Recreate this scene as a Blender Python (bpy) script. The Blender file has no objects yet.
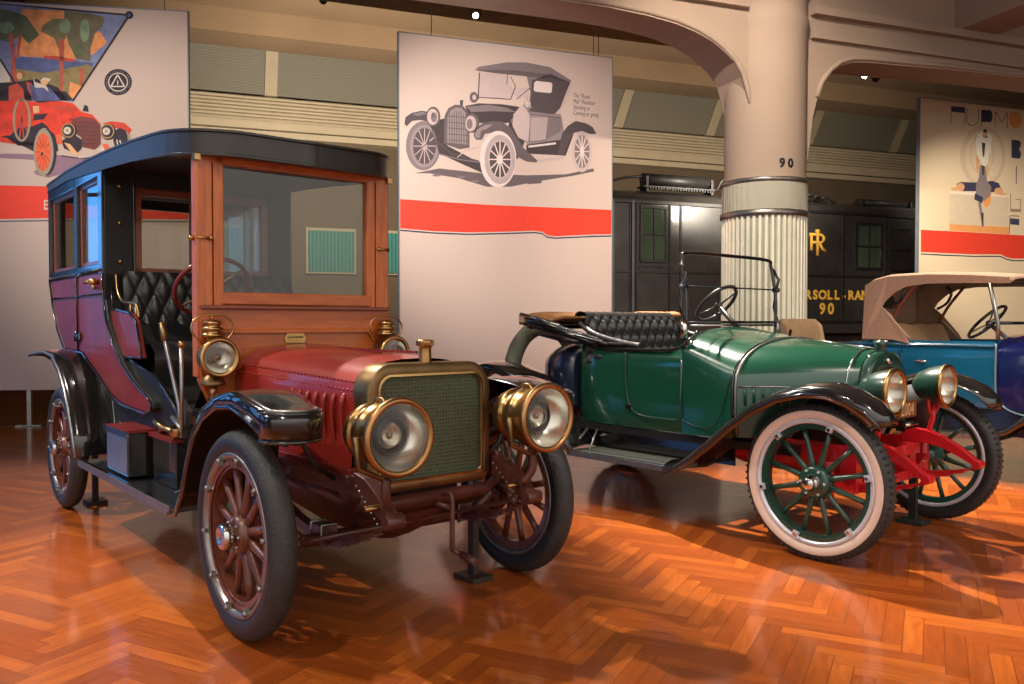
import bpy, bmesh, math, random
from mathutils import Vector, Matrix, noise
random.seed(7)
S = bpy.context.scene
COL = S.collection
PI = math.pi
# ---------------------------------------------------------------- camera, world, lights, exposure
cam_d = bpy.data.cameras.new('camera'); cam = bpy.data.objects.new('camera', cam_d); COL.objects.link(cam)
cam_d.sensor_width = 36; cam_d.lens = 827/1024*36; cam_d.clip_end = 200
cam.location = (0, 0, 1.30); cam.rotation_euler = (math.radians(90-1.316), 0, 0)
S.camera = cam
S.view_settings.view_transform = 'Standard'; S.view_settings.look = 'None'
S.view_settings.gamma = 1; S.view_settings.use_curve_mapping = False
S.view_settings.exposure = 0.52
W = bpy.data.worlds.new('world'); S.world = W; W.use_nodes = True
wn = W.node_tree.nodes; wl = W.node_tree.links
bg = wn['Background']
tc = wn.new('ShaderNodeTexCoord'); sep = wn.new('ShaderNodeSeparateXYZ'); rp = wn.new('ShaderNodeValToRGB')
wl.new(tc.outputs['Generated'], sep.inputs[0]); wl.new(sep.outputs['Z'], rp.inputs[0]); wl.new(rp.outputs[0], bg.inputs[0])
rp.color_ramp.elements[0].position = 0.0; rp.color_ramp.elements[0].color = (.48, .44, .40, 1)
rp.color_ramp.elements[1].position = 0.6; rp.color_ramp.elements[1].color = (.78, .76, .73, 1)
bg.inputs[1].default_value = 1.35

def area(name, loc, target, size, power, col, spread=180, sy=None):
    d = bpy.data.lights.new(name, 'AREA'); d.energy = power; d.color = col; d.size = size
    if sy: d.shape = 'RECTANGLE'; d.size_y = sy
    d.spread = math.radians(spread)
    o = bpy.data.objects.new(name, d); COL.objects.link(o); o.location = loc
    o.rotation_euler = (Vector(target)-Vector(loc)).to_track_quat('-Z', 'Y').to_euler(); return o
def spot(name, loc, target, power, col, ang=50, blend=.6, r=.06):
    d = bpy.data.lights.new(name, 'SPOT'); d.energy = power; d.color = col; d.spot_size = math.radians(ang)
    d.spot_blend = blend; d.shadow_soft_size = r
    o = bpy.data.objects.new(name, d); COL.objects.link(o); o.location = loc
    o.rotation_euler = (Vector(target)-Vector(loc)).to_track_quat('-Z', 'Y').to_euler(); return o
WARM = (1, .86, .70); HOT = (1, .92, .82)
spot('spot_lamp', (-2.9, 6.0, 5.6), (-.6, 3.7, 0), 1150, HOT, 58, .7)
spot('spot_lamp', (.6, 7.6, 5.7), (2.7, 5.3, 0), 3000, HOT, 48, .6)
spot('spot_lamp', (3.3, 8.6, 5.9), (4.7, 5.5, 0), 1500, WARM, 52, .7)
spot('spot_lamp', (-2.2, 1.2, 5.6), (-1.2, 4.2, .9), 300, HOT, 60, .8)
spot('spot_lamp', (2.4, 1.0, 5.8), (2.2, 5.0, .8), 300, HOT, 60, .8)
spot('spot_lamp', (5.6, 3.4, 5.8), (5.0, 7.0, .9), 660, HOT, 60, .8)
spot('banner_lamp', (-5.6, 5.6, 4.5), (-4.4, 11.0, 3.0), 640, HOT, 60, .9)
spot('banner_lamp', (-1.6, 6.4, 4.5), (-.1, 11.9, 3.2), 1150, (1, .92, .84), 60, .9)
spot('banner_lamp', (5.2, 9.4, 4.5), (8.7, 15.4, 2.7), 1500, WARM, 36, .9)
spot('column_lamp', (1.6, 6.2, 6.6), (3.3, 11.0, 3.2), 1500, WARM, 60, .9)
spot('spot_lamp', (-5.8, 4.4, 5.6), (-2.9, 5.4, .6), 900, HOT, 62, .8)  # added lamp without a fixture, brightens the limousine's side and left floor
spot('hall_lamp', (5.0, 12.4, 4.6), (5.0, 17.5, 2.4), 1000, WARM, 90, .9)
spot('hall_lamp', (-3.0, 14.5, 4.0), (-4.0, 22.0, 6.9), 3000, (1, .92, .76), 110, .9, .3)
spot('hall_lamp', (6.0, 16.5, 4.2), (4.0, 24.0, 7.0), 1500, (1, .90, .74), 110, .9, .3)
spot('hall_lamp', (11.0, 18.5, 4.8), (11.0, 25.0, 6.4), 420, (1, .90, .74), 110, .9, .3)

# ---------------------------------------------------------------- materials
def lin(c):
    c = c/255.0
    return c/12.92 if c <= .04045 else ((c+.055)/1.055)**2.4
def rgb(c): return (lin(c[0]), lin(c[1]), lin(c[2]), 1)
MATS = {}
def mat(name, col, rough=.5, metal=0, coat=0, var=.10, scale=8, bump=0, bscale=60, emit=0, spec=.5):
    if name in MATS: return MATS[name]
    m = bpy.data.materials.new(name); m.use_nodes = True; n = m.node_tree.nodes; l = m.node_tree.links
    b = n['Principled BSDF']; b.inputs['Roughness'].default_value = rough; b.inputs['Metallic'].default_value = metal
    b.inputs['Coat Weight'].default_value = coat; b.inputs['Coat Roughness'].default_value = .06
    b.inputs['Specular IOR Level'].default_value = spec
    c = rgb(col)
    tx = n.new('ShaderNodeTexCoord'); nz = n.new('ShaderNodeTexNoise'); nz.inputs['Scale'].default_value = scale
    nz.inputs['Detail'].default_value = 3
    cr = n.new('ShaderNodeValToRGB')
    cr.color_ramp.elements[0].position = .3; cr.color_ramp.elements[1].position = .7
    cr.color_ramp.elements[0].color = tuple(v*(1-var) for v in c[:3])+(1,)
    cr.color_ramp.elements[1].color = tuple(min(1, v*(1+var)) for v in c[:3])+(1,)
    l.new(tx.outputs['Object'], nz.inputs['Vector']); l.new(nz.outputs['Fac'], cr.inputs[0]); l.new(cr.outputs[0], b.inputs['Base Color'])
    if bump:
        n2 = n.new('ShaderNodeTexNoise'); n2.inputs['Scale'].default_value = bscale
        bp = n.new('ShaderNodeBump'); bp.inputs['Strength'].default_value = bump; bp.inputs['Distance'].default_value = .01
        l.new(tx.outputs['Object'], n2.inputs['Vector']); l.new(n2.outputs['Fac'], bp.inputs['Height']); l.new(bp.outputs[0], b.inputs['Normal'])
    if emit:
        b.inputs['Emission Color'].default_value = c; b.inputs['Emission Strength'].default_value = emit
    MATS[name] = m; return m
def glass(name, tint=(.85, .87, .85), refl=1.0, rough=0.0, f0=.045):
    if name in MATS: return MATS[name]
    m = bpy.data.materials.new(name); m.use_nodes = True; n = m.node_tree.nodes; l = m.node_tree.links
    n.remove(n['Principled BSDF']); out = n['Material Output']
    t = n.new('ShaderNodeBsdfTransparent'); t.inputs[0].default_value = tint+(1,)
    g = n.new('ShaderNodeBsdfGlossy'); g.inputs['Roughness'].default_value = rough; g.inputs[0].default_value = (refl, refl, refl, 1)
    lw = n.new('ShaderNodeLayerWeight'); pw = n.new('ShaderNodeMath'); pw.operation = 'POWER'; pw.inputs[1].default_value = 4; l.new(lw.outputs['Facing'], pw.inputs[0])
    f = n.new('ShaderNodeMath'); f.operation = 'MULTIPLY_ADD'; f.inputs[1].default_value = f0*18; f.inputs[2].default_value = f0; l.new(pw.outputs[0], f.inputs[0])
    x = n.new('ShaderNodeMixShader'); l.new(f.outputs[0], x.inputs[0]); l.new(t.outputs[0], x.inputs[1]); l.new(g.outputs[0], x.inputs[2])
    l.new(x.outputs[0], out.inputs[0]); MATS[name] = m; return m
def wood_mat(name, c1, c2, rough=.35, coat=.3, stretch=(1, 12, 12)):
    if name in MATS: return MATS[name]
    m = bpy.data.materials.new(name); m.use_nodes = True; n = m.node_tree.nodes; l = m.node_tree.links
    b = n['Principled BSDF']; b.inputs['Roughness'].default_value = rough; b.inputs['Coat Weight'].default_value = coat
    tx = n.new('ShaderNodeTexCoord'); mp = n.new('ShaderNodeMapping'); mp.inputs['Scale'].default_value = stretch
    nz = n.new('ShaderNodeTexNoise'); nz.inputs['Scale'].default_value = 4; nz.inputs['Detail'].default_value = 6; nz.inputs['Distortion'].default_value = .6
    cr = n.new('ShaderNodeValToRGB'); cr.color_ramp.elements[0].color = rgb(c1); cr.color_ramp.elements[1].color = rgb(c2)
    cr.color_ramp.elements[0].position = .3; cr.color_ramp.elements[1].position = .72
    l.new(tx.outputs['Object'], mp.inputs[0]); l.new(mp.outputs[0], nz.inputs['Vector']); l.new(nz.outputs['Fac'], cr.inputs[0]); l.new(cr.outputs[0], b.inputs['Base Color'])
    MATS[name] = m; return m
def ribbed_mat(name, ca, cb, freq, axis, rough=.6, metal=0):
    """fine parallel lines (blind slats, grille cores, leather flutes)"""
    if name in MATS: return MATS[name]
    m = bpy.data.materials.new(name); m.use_nodes = True; n = m.node_tree.nodes; l = m.node_tree.links
    b = n['Principled BSDF']; b.inputs['Roughness'].default_value = rough; b.inputs['Metallic'].default_value = metal
    tx = n.new('ShaderNodeTexCoord'); wv = n.new('ShaderNodeTexWave'); wv.bands_direction = axis
    wv.inputs['Scale'].default_value = freq
    cr = n.new('ShaderNodeValToRGB'); cr.color_ramp.elements[0].color = rgb(ca); cr.color_ramp.elements[1].color = rgb(cb)
    bp = n.new('ShaderNodeBump'); bp.inputs['Strength'].default_value = .5; bp.inputs['Distance'].default_value = .02
    l.new(tx.outputs['Object'], wv.inputs['Vector']); l.new(wv.outputs['Fac'], cr.inputs[0]); l.new(cr.outputs[0], b.inputs['Base Color'])
    l.new(wv.outputs['Fac'], bp.inputs['Height']); l.new(bp.outputs[0], b.inputs['Normal'])
    MATS[name] = m; return m
def honeycomb_mat(name, ca, cb, scale):
    if name in MATS: return MATS[name]
    m = bpy.data.materials.new(name); m.use_nodes = True; n = m.node_tree.nodes; l = m.node_tree.links
    b = n['Principled BSDF']; b.inputs['Roughness'].default_value = .6; b.inputs['Metallic'].default_value = .3
    tx = n.new('ShaderNodeTexCoord'); vo = n.new('ShaderNodeTexVoronoi'); vo.inputs['Scale'].default_value = scale; vo.inputs['Randomness'].default_value = .15
    cr = n.new('ShaderNodeValToRGB'); cr.color_ramp.elements[0].color = rgb(ca); cr.color_ramp.elements[1].color = rgb(cb)
    cr.color_ramp.elements[0].position = .2; cr.color_ramp.elements[1].position = .6
    bp = n.new('ShaderNodeBump'); bp.inputs['Strength'].default_value = .8; bp.inputs['Distance'].default_value = .004
    l.new(tx.outputs['Object'], vo.inputs['Vector']); l.new(vo.outputs['Distance'], cr.inputs[0]); l.new(cr.outputs[0], b.inputs['Base Color'])
    l.new(vo.outputs['Distance'], bp.inputs['Height']); l.new(bp.outputs[0], b.inputs['Normal'])
    MATS[name] = m; return m

RED = mat('dark_red_paint', (150, 40, 30), .34, 0, .4, .08, 3)
REDDK = mat('maroon_paint', (118, 36, 30), .42, 0, .10, .2, 5, spec=.35)
MAROON = mat('maroon_brown_metal', (84, 44, 36), .42, .1, .2, .25, 14)
BLACK = mat('black_enamel', (26, 24, 23), .16, 0, .9, .1, 4)
BLACKM = mat('black_satin', (24, 22, 21), .45, 0, 0, .2, 10)
DARK = mat('dark_brown_underside', (46, 30, 22), .6, 0, 0, .25, 9)
BRASS = mat('brass', (182, 144, 92), .28, 1, 0, .14, 10)
BRASSD = mat('aged_brass', (128, 102, 68), .42, .9, 0, .22, 9)
COPPER = mat('copper', (178, 134, 88), .32, 1, 0, .15, 10)
RIMS = mat('silver_painted_rim', (206, 206, 214), .3, .35, .2, .04, 8)
NICKEL = mat('nickel', (205, 203, 198), .14, 1, 0, .06, 12)
STEEL = mat('dull_steel', (150, 146, 140), .36, .9, 0, .15, 16)
REFL = mat('silvered_reflector', (236, 234, 226), .24, .9, 0, .04, 4)
RUBBER = mat('dark_grey_rubber', (36, 35, 38), .5, 0, 0, .12, 20, .25, 120)
RUBBERT = mat('worn_tread_rubber', (50, 48, 46), .6, 0, 0, .2, 14, .4, 90)
RUBBERO = mat('olive_grey_rubber', (112, 112, 96), .75, 0, 0, .2, 14, .4, 90)
WHITEW = mat('cream_white_rubber', (212, 186, 170), .6, 0, 0, .05, 8)
LEATHER = mat('black_leather', (44, 42, 41), .32, 0, .2, .2, 12, .15, 200)
WOODO = wood_mat('orange_varnished_wood', (166, 80, 24), (198, 108, 42), .34, .3, (12, 12, 1.2))
WOODH = wood_mat('orange_varnished_board', (164, 76, 23), (196, 102, 40), .34, .3, (12, 1.2, 12))
WOODR = wood_mat('reddish_brown_wood', (104, 44, 22), (136, 64, 36), .35, .4, (12, 1, 12))
SPOKER = wood_mat('red_brown_spoke', (82, 38, 24), (116, 60, 42), .35, .5, (10, 10, 1))
GREEN = mat('green_paint', (22, 74, 54), .22, 0, .8, .10, 2.5)
GREENW = mat('dark_green_wheel_paint', (28, 62, 50), .3, 0, .6, .15, 8)
GREEND = mat('green_body_lower_paint', (20, 68, 50), .22, 0, .8, .1, 2.5)
REDF = mat('bright_red_chassis_paint', (198, 26, 34), .3, 0, .5, .12, 6)
TAN = mat('tan_canvas', (176, 142, 116), .85, 0, 0, .06, 30, .3, 220)
TANL = mat('tan_leather', (196, 158, 118), .6, 0, 0, .08, 10)
TANB = mat('brown_tan_canvas', (176, 122, 72), .8, 0, 0, .12, 12)
BLUE = mat('teal_blue_paint', (20, 92, 124), .2, 0, .9, .10, 2)
BLUED = mat('dark_blue_paint', (16, 28, 80), .2, 0, .9, .15, 3)
GLASS = glass('window_glass', (.80, .80, .76))
GLASSC = glass('clear_glass', (.97, .975, .97), f0=.012)
LENS = glass('lamp_lens_glass', (.93, .92, .88))

# ---------------------------------------------------------------- mesh helpers
def frame_of(axis):
    a = Vector(axis).normalized(); u = Vector((0, 0, 1)) if abs(a.z) < .9 else Vector((1, 0, 0))
    e1 = u.cross(a).normalized(); e2 = a.cross(e1).normalized(); return e1, e2, a
class MB:
    def __init__(s): s.v = []; s.f = []; s.m = []; s.sm = []; s.mats = []; s.uv = None
    def mi(s, m):
        if m not in s.mats: s.mats.append(m)
        return s.mats.index(m)
    def add(s, vs, fs, m, smooth=False):
        k = len(s.v); s.v += [tuple(v) for v in vs]; mi = s.mi(m) if not isinstance(m, list) else None
        for i, f in enumerate(fs):
            s.f.append([k+a for a in f]); s.m.append(mi if mi is not None else s.mi(m[i])); s.sm.append(smooth)
        return s
    def box(s, c, d, m, rot=None):
        c = Vector(c); h = Vector(d)/2
        vs = [Vector((x*h.x, y*h.y, z*h.z)) for x in (-1, 1) for y in (-1, 1) for z in (-1, 1)]
        if rot: R = Matrix.Rotation(rot[0], 3, rot[1]); vs = [R @ v for v in vs]
        return s.add([c+v for v in vs], [(0, 1, 3, 2), (4, 6, 7, 5), (0, 4, 5, 1), (2, 3, 7, 6), (0, 2, 6, 4), (1, 5, 7, 3)], m)
    def tube(s, pts, r, m, n=8, closed=False, cap=True, sq=None):
        P = [Vector(p) for p in pts]; N = len(P); rs = r if isinstance(r, (list, tuple)) else [r]*N
        T = []
        for i in range(N):
            a = P[(i-1) % N] if (closed or i) else P[0]; b = P[(i+1) % N] if (closed or i < N-1) else P[-1]
            T.append((b-a).normalized() if (b-a).length else Vector((0, 0, 1)))
        e1, e2, _ = frame_of(T[0]); vs = []
        for i in range(N):
            if i:
                q = T[i-1].rotation_difference(T[i]); e1 = q @ e1
                e1 = (e1-T[i]*e1.dot(T[i])).normalized()
            e2 = T[i].cross(e1)
            for k in range(n):
                t = 2*PI*k/n+(PI/4 if n == 4 else 0); u, w = math.cos(t), math.sin(t)
                if sq: u *= sq
                vs.append(P[i]+(e1*u+e2*w)*rs[i])
        fs = []
        for i in range(N if closed else N-1):
            j = (i+1) % N
            for k in range(n): fs.append((i*n+k, i*n+(k+1) % n, j*n+(k+1) % n, j*n+k))
        s.add(vs, fs, m, n > 4)
        if cap and not closed:
            b0 = len(s.v)-len(vs)
            s.f.append([b0+k for k in range(n)][::-1]); s.m.append(s.mi(m)); s.sm.append(False)
            s.f.append([b0+(N-1)*n+k for k in range(n)]); s.m.append(s.mi(m)); s.sm.append(False)
        return s
    def lathe(s, prof, o, axis, m, n=24, a0=0, a1=2*PI, smooth=True, sc=1.0):
        """prof = [(radius, height along axis, optional material)]"""
        e1, e2, a = frame_of(axis); o = Vector(o); full = abs(a1-a0-2*PI) < 1e-4; K = n if full else n+1; vs = []
        for p in prof:
            for k in range(K):
                t = a0+(a1-a0)*k/n; vs.append(o+a*p[1]+(e1*math.cos(t)*sc+e2*math.sin(t))*p[0])
        fs = []; ms = []
        for i in range(len(prof)-1):
            for k in range(n):
                k2 = (k+1) % K; fs.append((i*K+k, i*K+k2, (i+1)*K+k2, (i+1)*K+k)); ms.append(prof[i][2] if len(prof[i]) > 2 else m)
        return s.add(vs, fs, ms, smooth)
    def disc(s, c, r, axis, m, n=24):
        e1, e2, a = frame_of(axis); c = Vector(c)
        return s.add([c+(e1*math.cos(2*PI*k/n)+e2*math.sin(2*PI*k/n))*r for k in range(n)], [list(range(n))], m)
    def cyl(s, a, b, r, m, n=16, r2=None):
        a, b = Vector(a), Vector(b); L = (b-a).length; r2 = r if r2 is None else r2
        s.lathe([(r, 0), (r2, L)], a, b-a, m, n)
        s.disc(a, r, a-b, m, n); return s.disc(b, r2, b-a, m, n)
    def prism(s, poly, fn, t0, t1, m, smooth=False, side=None):
        """poly = 2D points, fn(u,v,t) -> 3D"""
        n = len(poly); vs = [fn(p[0], p[1], t0) for p in poly]+[fn(p[0], p[1], t1) for p in poly]
        s.add(vs, [list(range(n))[::-1], list(range(n, 2*n))], m)
        return s.add(vs, [(i, (i+1) % n, n+(i+1) % n, n+i) for i in range(n)], side or m, smooth)
    def loft(s, rings, m, closed=False, cap=False, smooth=True):
        n = len(rings[0]); vs = [p for r in rings for p in r]; fs = []
        for i in range(len(rings)-1):
            for k in range(n if closed else n-1): fs.append((i*n+k, i*n+(k+1) % n, (i+1)*n+(k+1) % n, (i+1)*n+k))
        s.add(vs, fs, m, smooth)
        if cap: s.add(list(rings[0]), [list(range(n))[::-1]], m); s.add(list(rings[-1]), [list(range(n))], m)
        return s
    def ball(s, c, r, m, n=10, sc=(1, 1, 1)):
        vs = []; fs = []; h = n//2+1
        for i in range(h):
            a = PI*i/(h-1)
            for k in range(n):
                t = 2*PI*k/n; vs.append((c[0]+r*sc[0]*math.sin(a)*math.cos(t), c[1]+r*sc[1]*math.sin(a)*math.sin(t), c[2]+r*sc[2]*math.cos(a)))
        for i in range(h-1):
            for k in range(n): fs.append((i*n+k, i*n+(k+1) % n, (i+1)*n+(k+1) % n, (i+1)*n+k))
        return s.add(vs, fs, m, True)
    def build(s, name, parent=None, bevel=0, solid=0, loc=None, rz=0, off=0, keep=False):
        me = bpy.data.meshes.new(name); me.from_pydata(s.v, [], s.f)
        for m in s.mats: me.materials.append(m)
        me.polygons.foreach_set('material_index', s.m); me.polygons.foreach_set('use_smooth', s.sm)
        me.update(); me.validate()
        bm = bmesh.new(); bm.from_mesh(me); bmesh.ops.remove_doubles(bm, verts=bm.verts, dist=1e-5) if not keep else None
        bmesh.ops.recalc_face_normals(bm, faces=bm.faces); bm.to_mesh(me); bm.free()
        o = bpy.data.objects.new(name, me); COL.objects.link(o)
        if loc: o.location = loc
        o.rotation_euler.z = rz
        if parent: o.parent = parent
        if solid:
            d = o.modifiers.new('thickness', 'SOLIDIFY'); d.thickness = solid; d.offset = off
        if bevel:
            d = o.modifiers.new('bevel', 'BEVEL'); d.width = bevel; d.segments = 2; d.limit_method = 'ANGLE'; d.angle_limit = math.radians(50); d.harden_normals = False
        return o
def tag(o, label=None, cat=None, group=None, kind=None):
    if label: o['label'] = label
    if cat: o['category'] = cat
    if group: o['group'] = group
    if kind: o['kind'] = kind
    return o
def thing(name, label, cat, loc=(0, 0, 0), rz=0, group=None):
    o = bpy.data.objects.new(name, None); COL.objects.link(o); o.location = loc; o.rotation_euler.z = rz; o.empty_display_size = .2
    return tag(o, label, cat, group)
def copy_tree(o, parent=None):
    kids = [c for c in bpy.data.objects if c.parent == o]
    c = o.copy(); COL.objects.link(c); c.parent = parent
    for k in kids: copy_tree(k, c)
    return c
def smooth_path(P, n=6, closed=False):
    """Catmull-Rom through the points"""
    P = [Vector(p) for p in P]; out = []; N = len(P)
    for i in range(N if closed else N-1):
        a, b, c, d = (P[(i-1) % N], P[i], P[(i+1) % N], P[(i+2) % N]) if closed else (P[max(i-1, 0)], P[i], P[i+1], P[min(i+2, N-1)])
        for k in range(n):
            t = k/n; out.append(.5*((2*b)+(c-a)*t+(2*a-5*b+4*c-d)*t*t+(3*b-a-3*c+d)*t**3))
    if not closed: out.append(P[-1])
    return out
def text_polys(body, size, bold=0.0, shear=0.0, align='LEFT', space=1.0):
    cu = bpy.data.curves.new('lettering', 'FONT'); cu.body = body; cu.size = size; cu.offset = bold; cu.shear = shear; cu.align_x = align; cu.space_character = space
    cu.resolution_u = 3
    o = bpy.data.objects.new('lettering', cu); COL.objects.link(o)
    me = bpy.data.meshes.new_from_object(o); vs = [tuple(v.co) for v in me.vertices]; fs = [list(p.vertices) for p in me.polygons]
    bpy.data.objects.remove(o); bpy.data.meshes.remove(me); bpy.data.curves.remove(cu); return vs, fs
def frame_rot(th):
    t = math.radians(th); return Matrix.Rotation(t, 4, 'Z')
BFR = frame_rot(20)                      # the hall's own axes
def hall(x, y, z): return BFR @ Vector((x, y, z))
# ================================================================ THE SETTING
def struct(o): o['kind'] = 'structure'; return o
# floor: herringbone oak blocks, one face per block, laid at 26.8 degrees
def floor_mat():
    m = bpy.data.materials.new('herringbone_oak'); m.use_nodes = True; n = m.node_tree.nodes; l = m.node_tree.links
    b = n['Principled BSDF']; b.inputs['Coat Weight'].default_value = .6; b.inputs['Coat Roughness'].default_value = .10; b.inputs['Coat IOR'].default_value = 1.5; b.inputs['Specular IOR Level'].default_value = .2
    at = n.new('ShaderNodeAttribute'); at.attribute_name = 'tone'
    uv = n.new('ShaderNodeUVMap'); uv.uv_map = 'grain'
    mp = n.new('ShaderNodeMapping'); mp.inputs['Scale'].default_value = (3, 26, 1)
    l.new(uv.outputs[0], mp.inputs[0])
    nz = n.new('ShaderNodeTexNoise'); nz.inputs['Scale'].default_value = 1.6; nz.inputs['Detail'].default_value = 7; nz.inputs['Distortion'].default_value = 1.0
    l.new(mp.outputs[0], nz.inputs['Vector'])
    cr = n.new('ShaderNodeValToRGB'); e = cr.color_ramp.elements
    e[0].position = 0; e[0].color = rgb((104, 46, 14)); e[1].position = 1; e[1].color = rgb((200, 108, 36))
    q = e.new(.5); q.color = rgb((152, 72, 22))
    ad = n.new('ShaderNodeMath'); ad.operation = 'MULTIPLY_ADD'; ad.inputs[1].default_value = .62; 
    l.new(nz.outputs['Fac'], ad.inputs[0]); 
    sc = n.new('ShaderNodeMath'); sc.operation = 'MULTIPLY_ADD'; sc.inputs[1].default_value = .32; sc.inputs[2].default_value = .06
    l.new(at.outputs['Fac'], sc.inputs[0]); l.new(sc.outputs[0], ad.inputs[2]); l.new(ad.outputs[0], cr.inputs[0])
    # joint lines from the block's own uv
    u2 = n.new('ShaderNodeUVMap'); u2.uv_map = 'edge'; sp = n.new('ShaderNodeSeparateXYZ'); l.new(u2.outputs[0], sp.inputs[0])
    def edge(o, w):
        a = n.new('ShaderNodeMath'); a.operation = 'PINGPONG'; a.inputs[1].default_value = .5; l.new(o, a.inputs[0])
        c = n.new('ShaderNodeMath'); c.operation = 'GREATER_THAN'; c.inputs[1].default_value = w; l.new(a.outputs[0], c.inputs[0]); return c.outputs[0]
    mu = n.new('ShaderNodeMath'); mu.operation = 'MULTIPLY'; l.new(edge(sp.outputs[0], .004), mu.inputs[0]); l.new(edge(sp.outputs[1], .022), mu.inputs[1])
    mx = n.new('ShaderNodeMix'); mx.data_type = 'RGBA'; l.new(mu.outputs[0], mx.inputs[0]); mx.inputs[6].default_value = rgb((112, 50, 16)); l.new(cr.outputs[0], mx.inputs[7])
    l.new(mx.outputs[2], b.inputs['Base Color'])
    r = n.new('ShaderNodeMath'); r.operation = 'MULTIPLY_ADD'; r.inputs[1].default_value = .16; r.inputs[2].default_value = .26; l.new(nz.outputs['Fac'], r.inputs[0]); l.new(r.outputs[0], b.inputs['Roughness'])
    bp = n.new('ShaderNodeBump'); bp.inputs['Strength'].default_value = .12; bp.inputs['Distance'].default_value = .002; l.new(nz.outputs['Fac'], bp.inputs['Height']); l.new(bp.outputs[0], b.inputs['Normal'])
    return m
def build_floor():
    w = .077; n = 6; a = math.radians(90-26.8); ca, sa = math.cos(a), math.sin(a)
    vs = []; fs = []; tone = []; g = []; ed = []
    def tile(x0, y0, x1, y1, horiz):
        cx, cy = (x0+x1)/2*w, (y0+y1)/2*w; wx, wy = cx*ca-cy*sa, cx*sa+cy*ca+6
        if wy < .2 or wy > 14.5 or abs(wx) > 2.2+wy*.72+1.0: return
        k = len(vs)
        for (p, q) in ((x0, y0), (x1, y0), (x1, y1), (x0, y1)):
            X, Y = p*w, q*w; vs.append((X*ca-Y*sa, X*sa+Y*ca+6, 0))
        fs.append((k, k+1, k+2, k+3)); t = random.random(); tone.append(t*t*(3-2*t))
        ox, oy = random.random()*40, random.random()*40
        L = n*w
        c = [(0, 0), (L, 0), (L, w), (0, w)] if horiz else [(0, 0), (0, w), (L, w), (L, 0)]
        g.extend([(ox+p, oy+q) for p, q in c]); ed.extend([(p/L, q/w) for p, q in c])
    R = 120
    for t in range(-R*2, R*2):
        for k in range(-R//n-4, R//n+5):
            x, y = t+k*n, t-k*n
            if abs(x) > 260 or abs(y) > 260: continue
            tile(x, y, x+n, y+1, True); tile(x+n, y+1-n, x+n+1, y+1, False)
    me = bpy.data.meshes.new('floor')
    k = len(vs)
    nf = len(fs)
    vs += [(-26, -4, -.004), (34, -4, -.004), (34, 34, -.004), (-26, 34, -.004)]; fs.append((k, k+1, k+2, k+3))
    tone.append(.4); g += [(0, 0), (12, 0), (12, 12), (0, 12)]; ed += [(.5, .5)]*4
    me.from_pydata(vs, [], fs)
    u1 = me.uv_layers.new(name='grain'); u2 = me.uv_layers.new(name='edge')
    for i in range(len(me.loops)): u1.data[i].uv = g[i]; u2.data[i].uv = ed[i]
    at = me.attributes.new('tone', 'FLOAT', 'FACE')
    for i, t in enumerate(tone): at.data[i].value = t
    me.materials.append(floor_mat())
    o = bpy.data.objects.new('floor', me); COL.objects.link(o); struct(o)
build_floor()
# brass strip let into the floor under the left banner
b = MB(); b.box((-7.2, 10.34, .003), (7, .03, .006), BRASSD); struct(b.build('trim_1'))

CONC = mat('painted_concrete', (156, 136, 120), .8, 0, 0, .05, 1.2)
CEIL = mat('brown_ceiling_paint', (128, 102, 76), .9, 0, 0, .08, .6)
CREAMW = mat('cream_metal_siding', (158, 140, 114), .7, 0, 0, .06, 2)
WALLB = mat('tan_wall_paint', (84, 68, 50), .85, 0, 0, .08, 1)
BLIND = ribbed_mat('grey_green_blind', (90, 82, 68), (114, 106, 92), 9, 'Z', .6)
MULL = mat('olive_mullion_paint', (142, 126, 100), .7, 0, 0, .05, 2)
# back wall, siding ledge, clerestory
def hb(b, x0, x1, y0, y1, z0, z1, m):
    c = hall((x0+x1)/2, (y0+y1)/2, (z0+z1)/2); return b.box(c, (x1-x0, y1-y0, z1-z0), m, (math.radians(20), 'Z'))
b = MB(); hb(b, -14, 34, 22.35, 22.6, 0, 8.6, WALLB); struct(b.build('wall_back'))
b = MB()
for i in range(7): hb(b, -12, 34, 22.0-.02*(i % 2), 22.35, 6.42+i*.09, 6.475+i*.09, CREAMW)
hb(b, -12, 34, 22.06, 22.35, 6.4, 7.05, MULL); hb(b, -12, 34, 21.9, 22.35, 6.2, 6.40, CREAMW); hb(b, -12, 34, 21.96, 22.35, 6.02, 6.17, CREAMW)
struct(b.build('trim_2'))
wi = 0
xs = [-9.6, -6.1, -2.4, 1.32, 4.9, 7.6, 11.15, 14.3, 18.0, 21.5, 25]
for i in range(len(xs)-1):
    b = MB(); lean = .55 if xs[i] > 6 else .05
    x0, x1 = xs[i], xs[i+1]
    def q(x, z, y): return hall(x+(z-7.06)*lean*.35, y-(z-7.06)*.35, z)
    b.add([q(x0+.28, 7.08, 22.0), q(x1, 7.08, 22.0), q(x1, 8.25, 22.0), q(x0+.28, 8.25, 22.0)], [(0, 1, 2, 3)], BLIND)
    b.loft([[q(x0, 7.06, 21.92), q(x0+.30, 7.06, 21.92), q(x0+.30, 7.06, 22.05), q(x0, 7.06, 22.05)],
            [q(x0, 8.3, 21.92), q(x0+.30, 8.3, 21.92), q(x0+.30, 8.3, 22.05), q(x0, 8.3, 22.05)]], MULL, closed=True, cap=True, smooth=False)
    wi += 1; struct(b.build('window_%d' % wi))
b = MB(); hb(b, -12, 34, 21.2, 21.75, 8.2, 8.32, MULL); struct(b.build('trim_3'))
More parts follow.
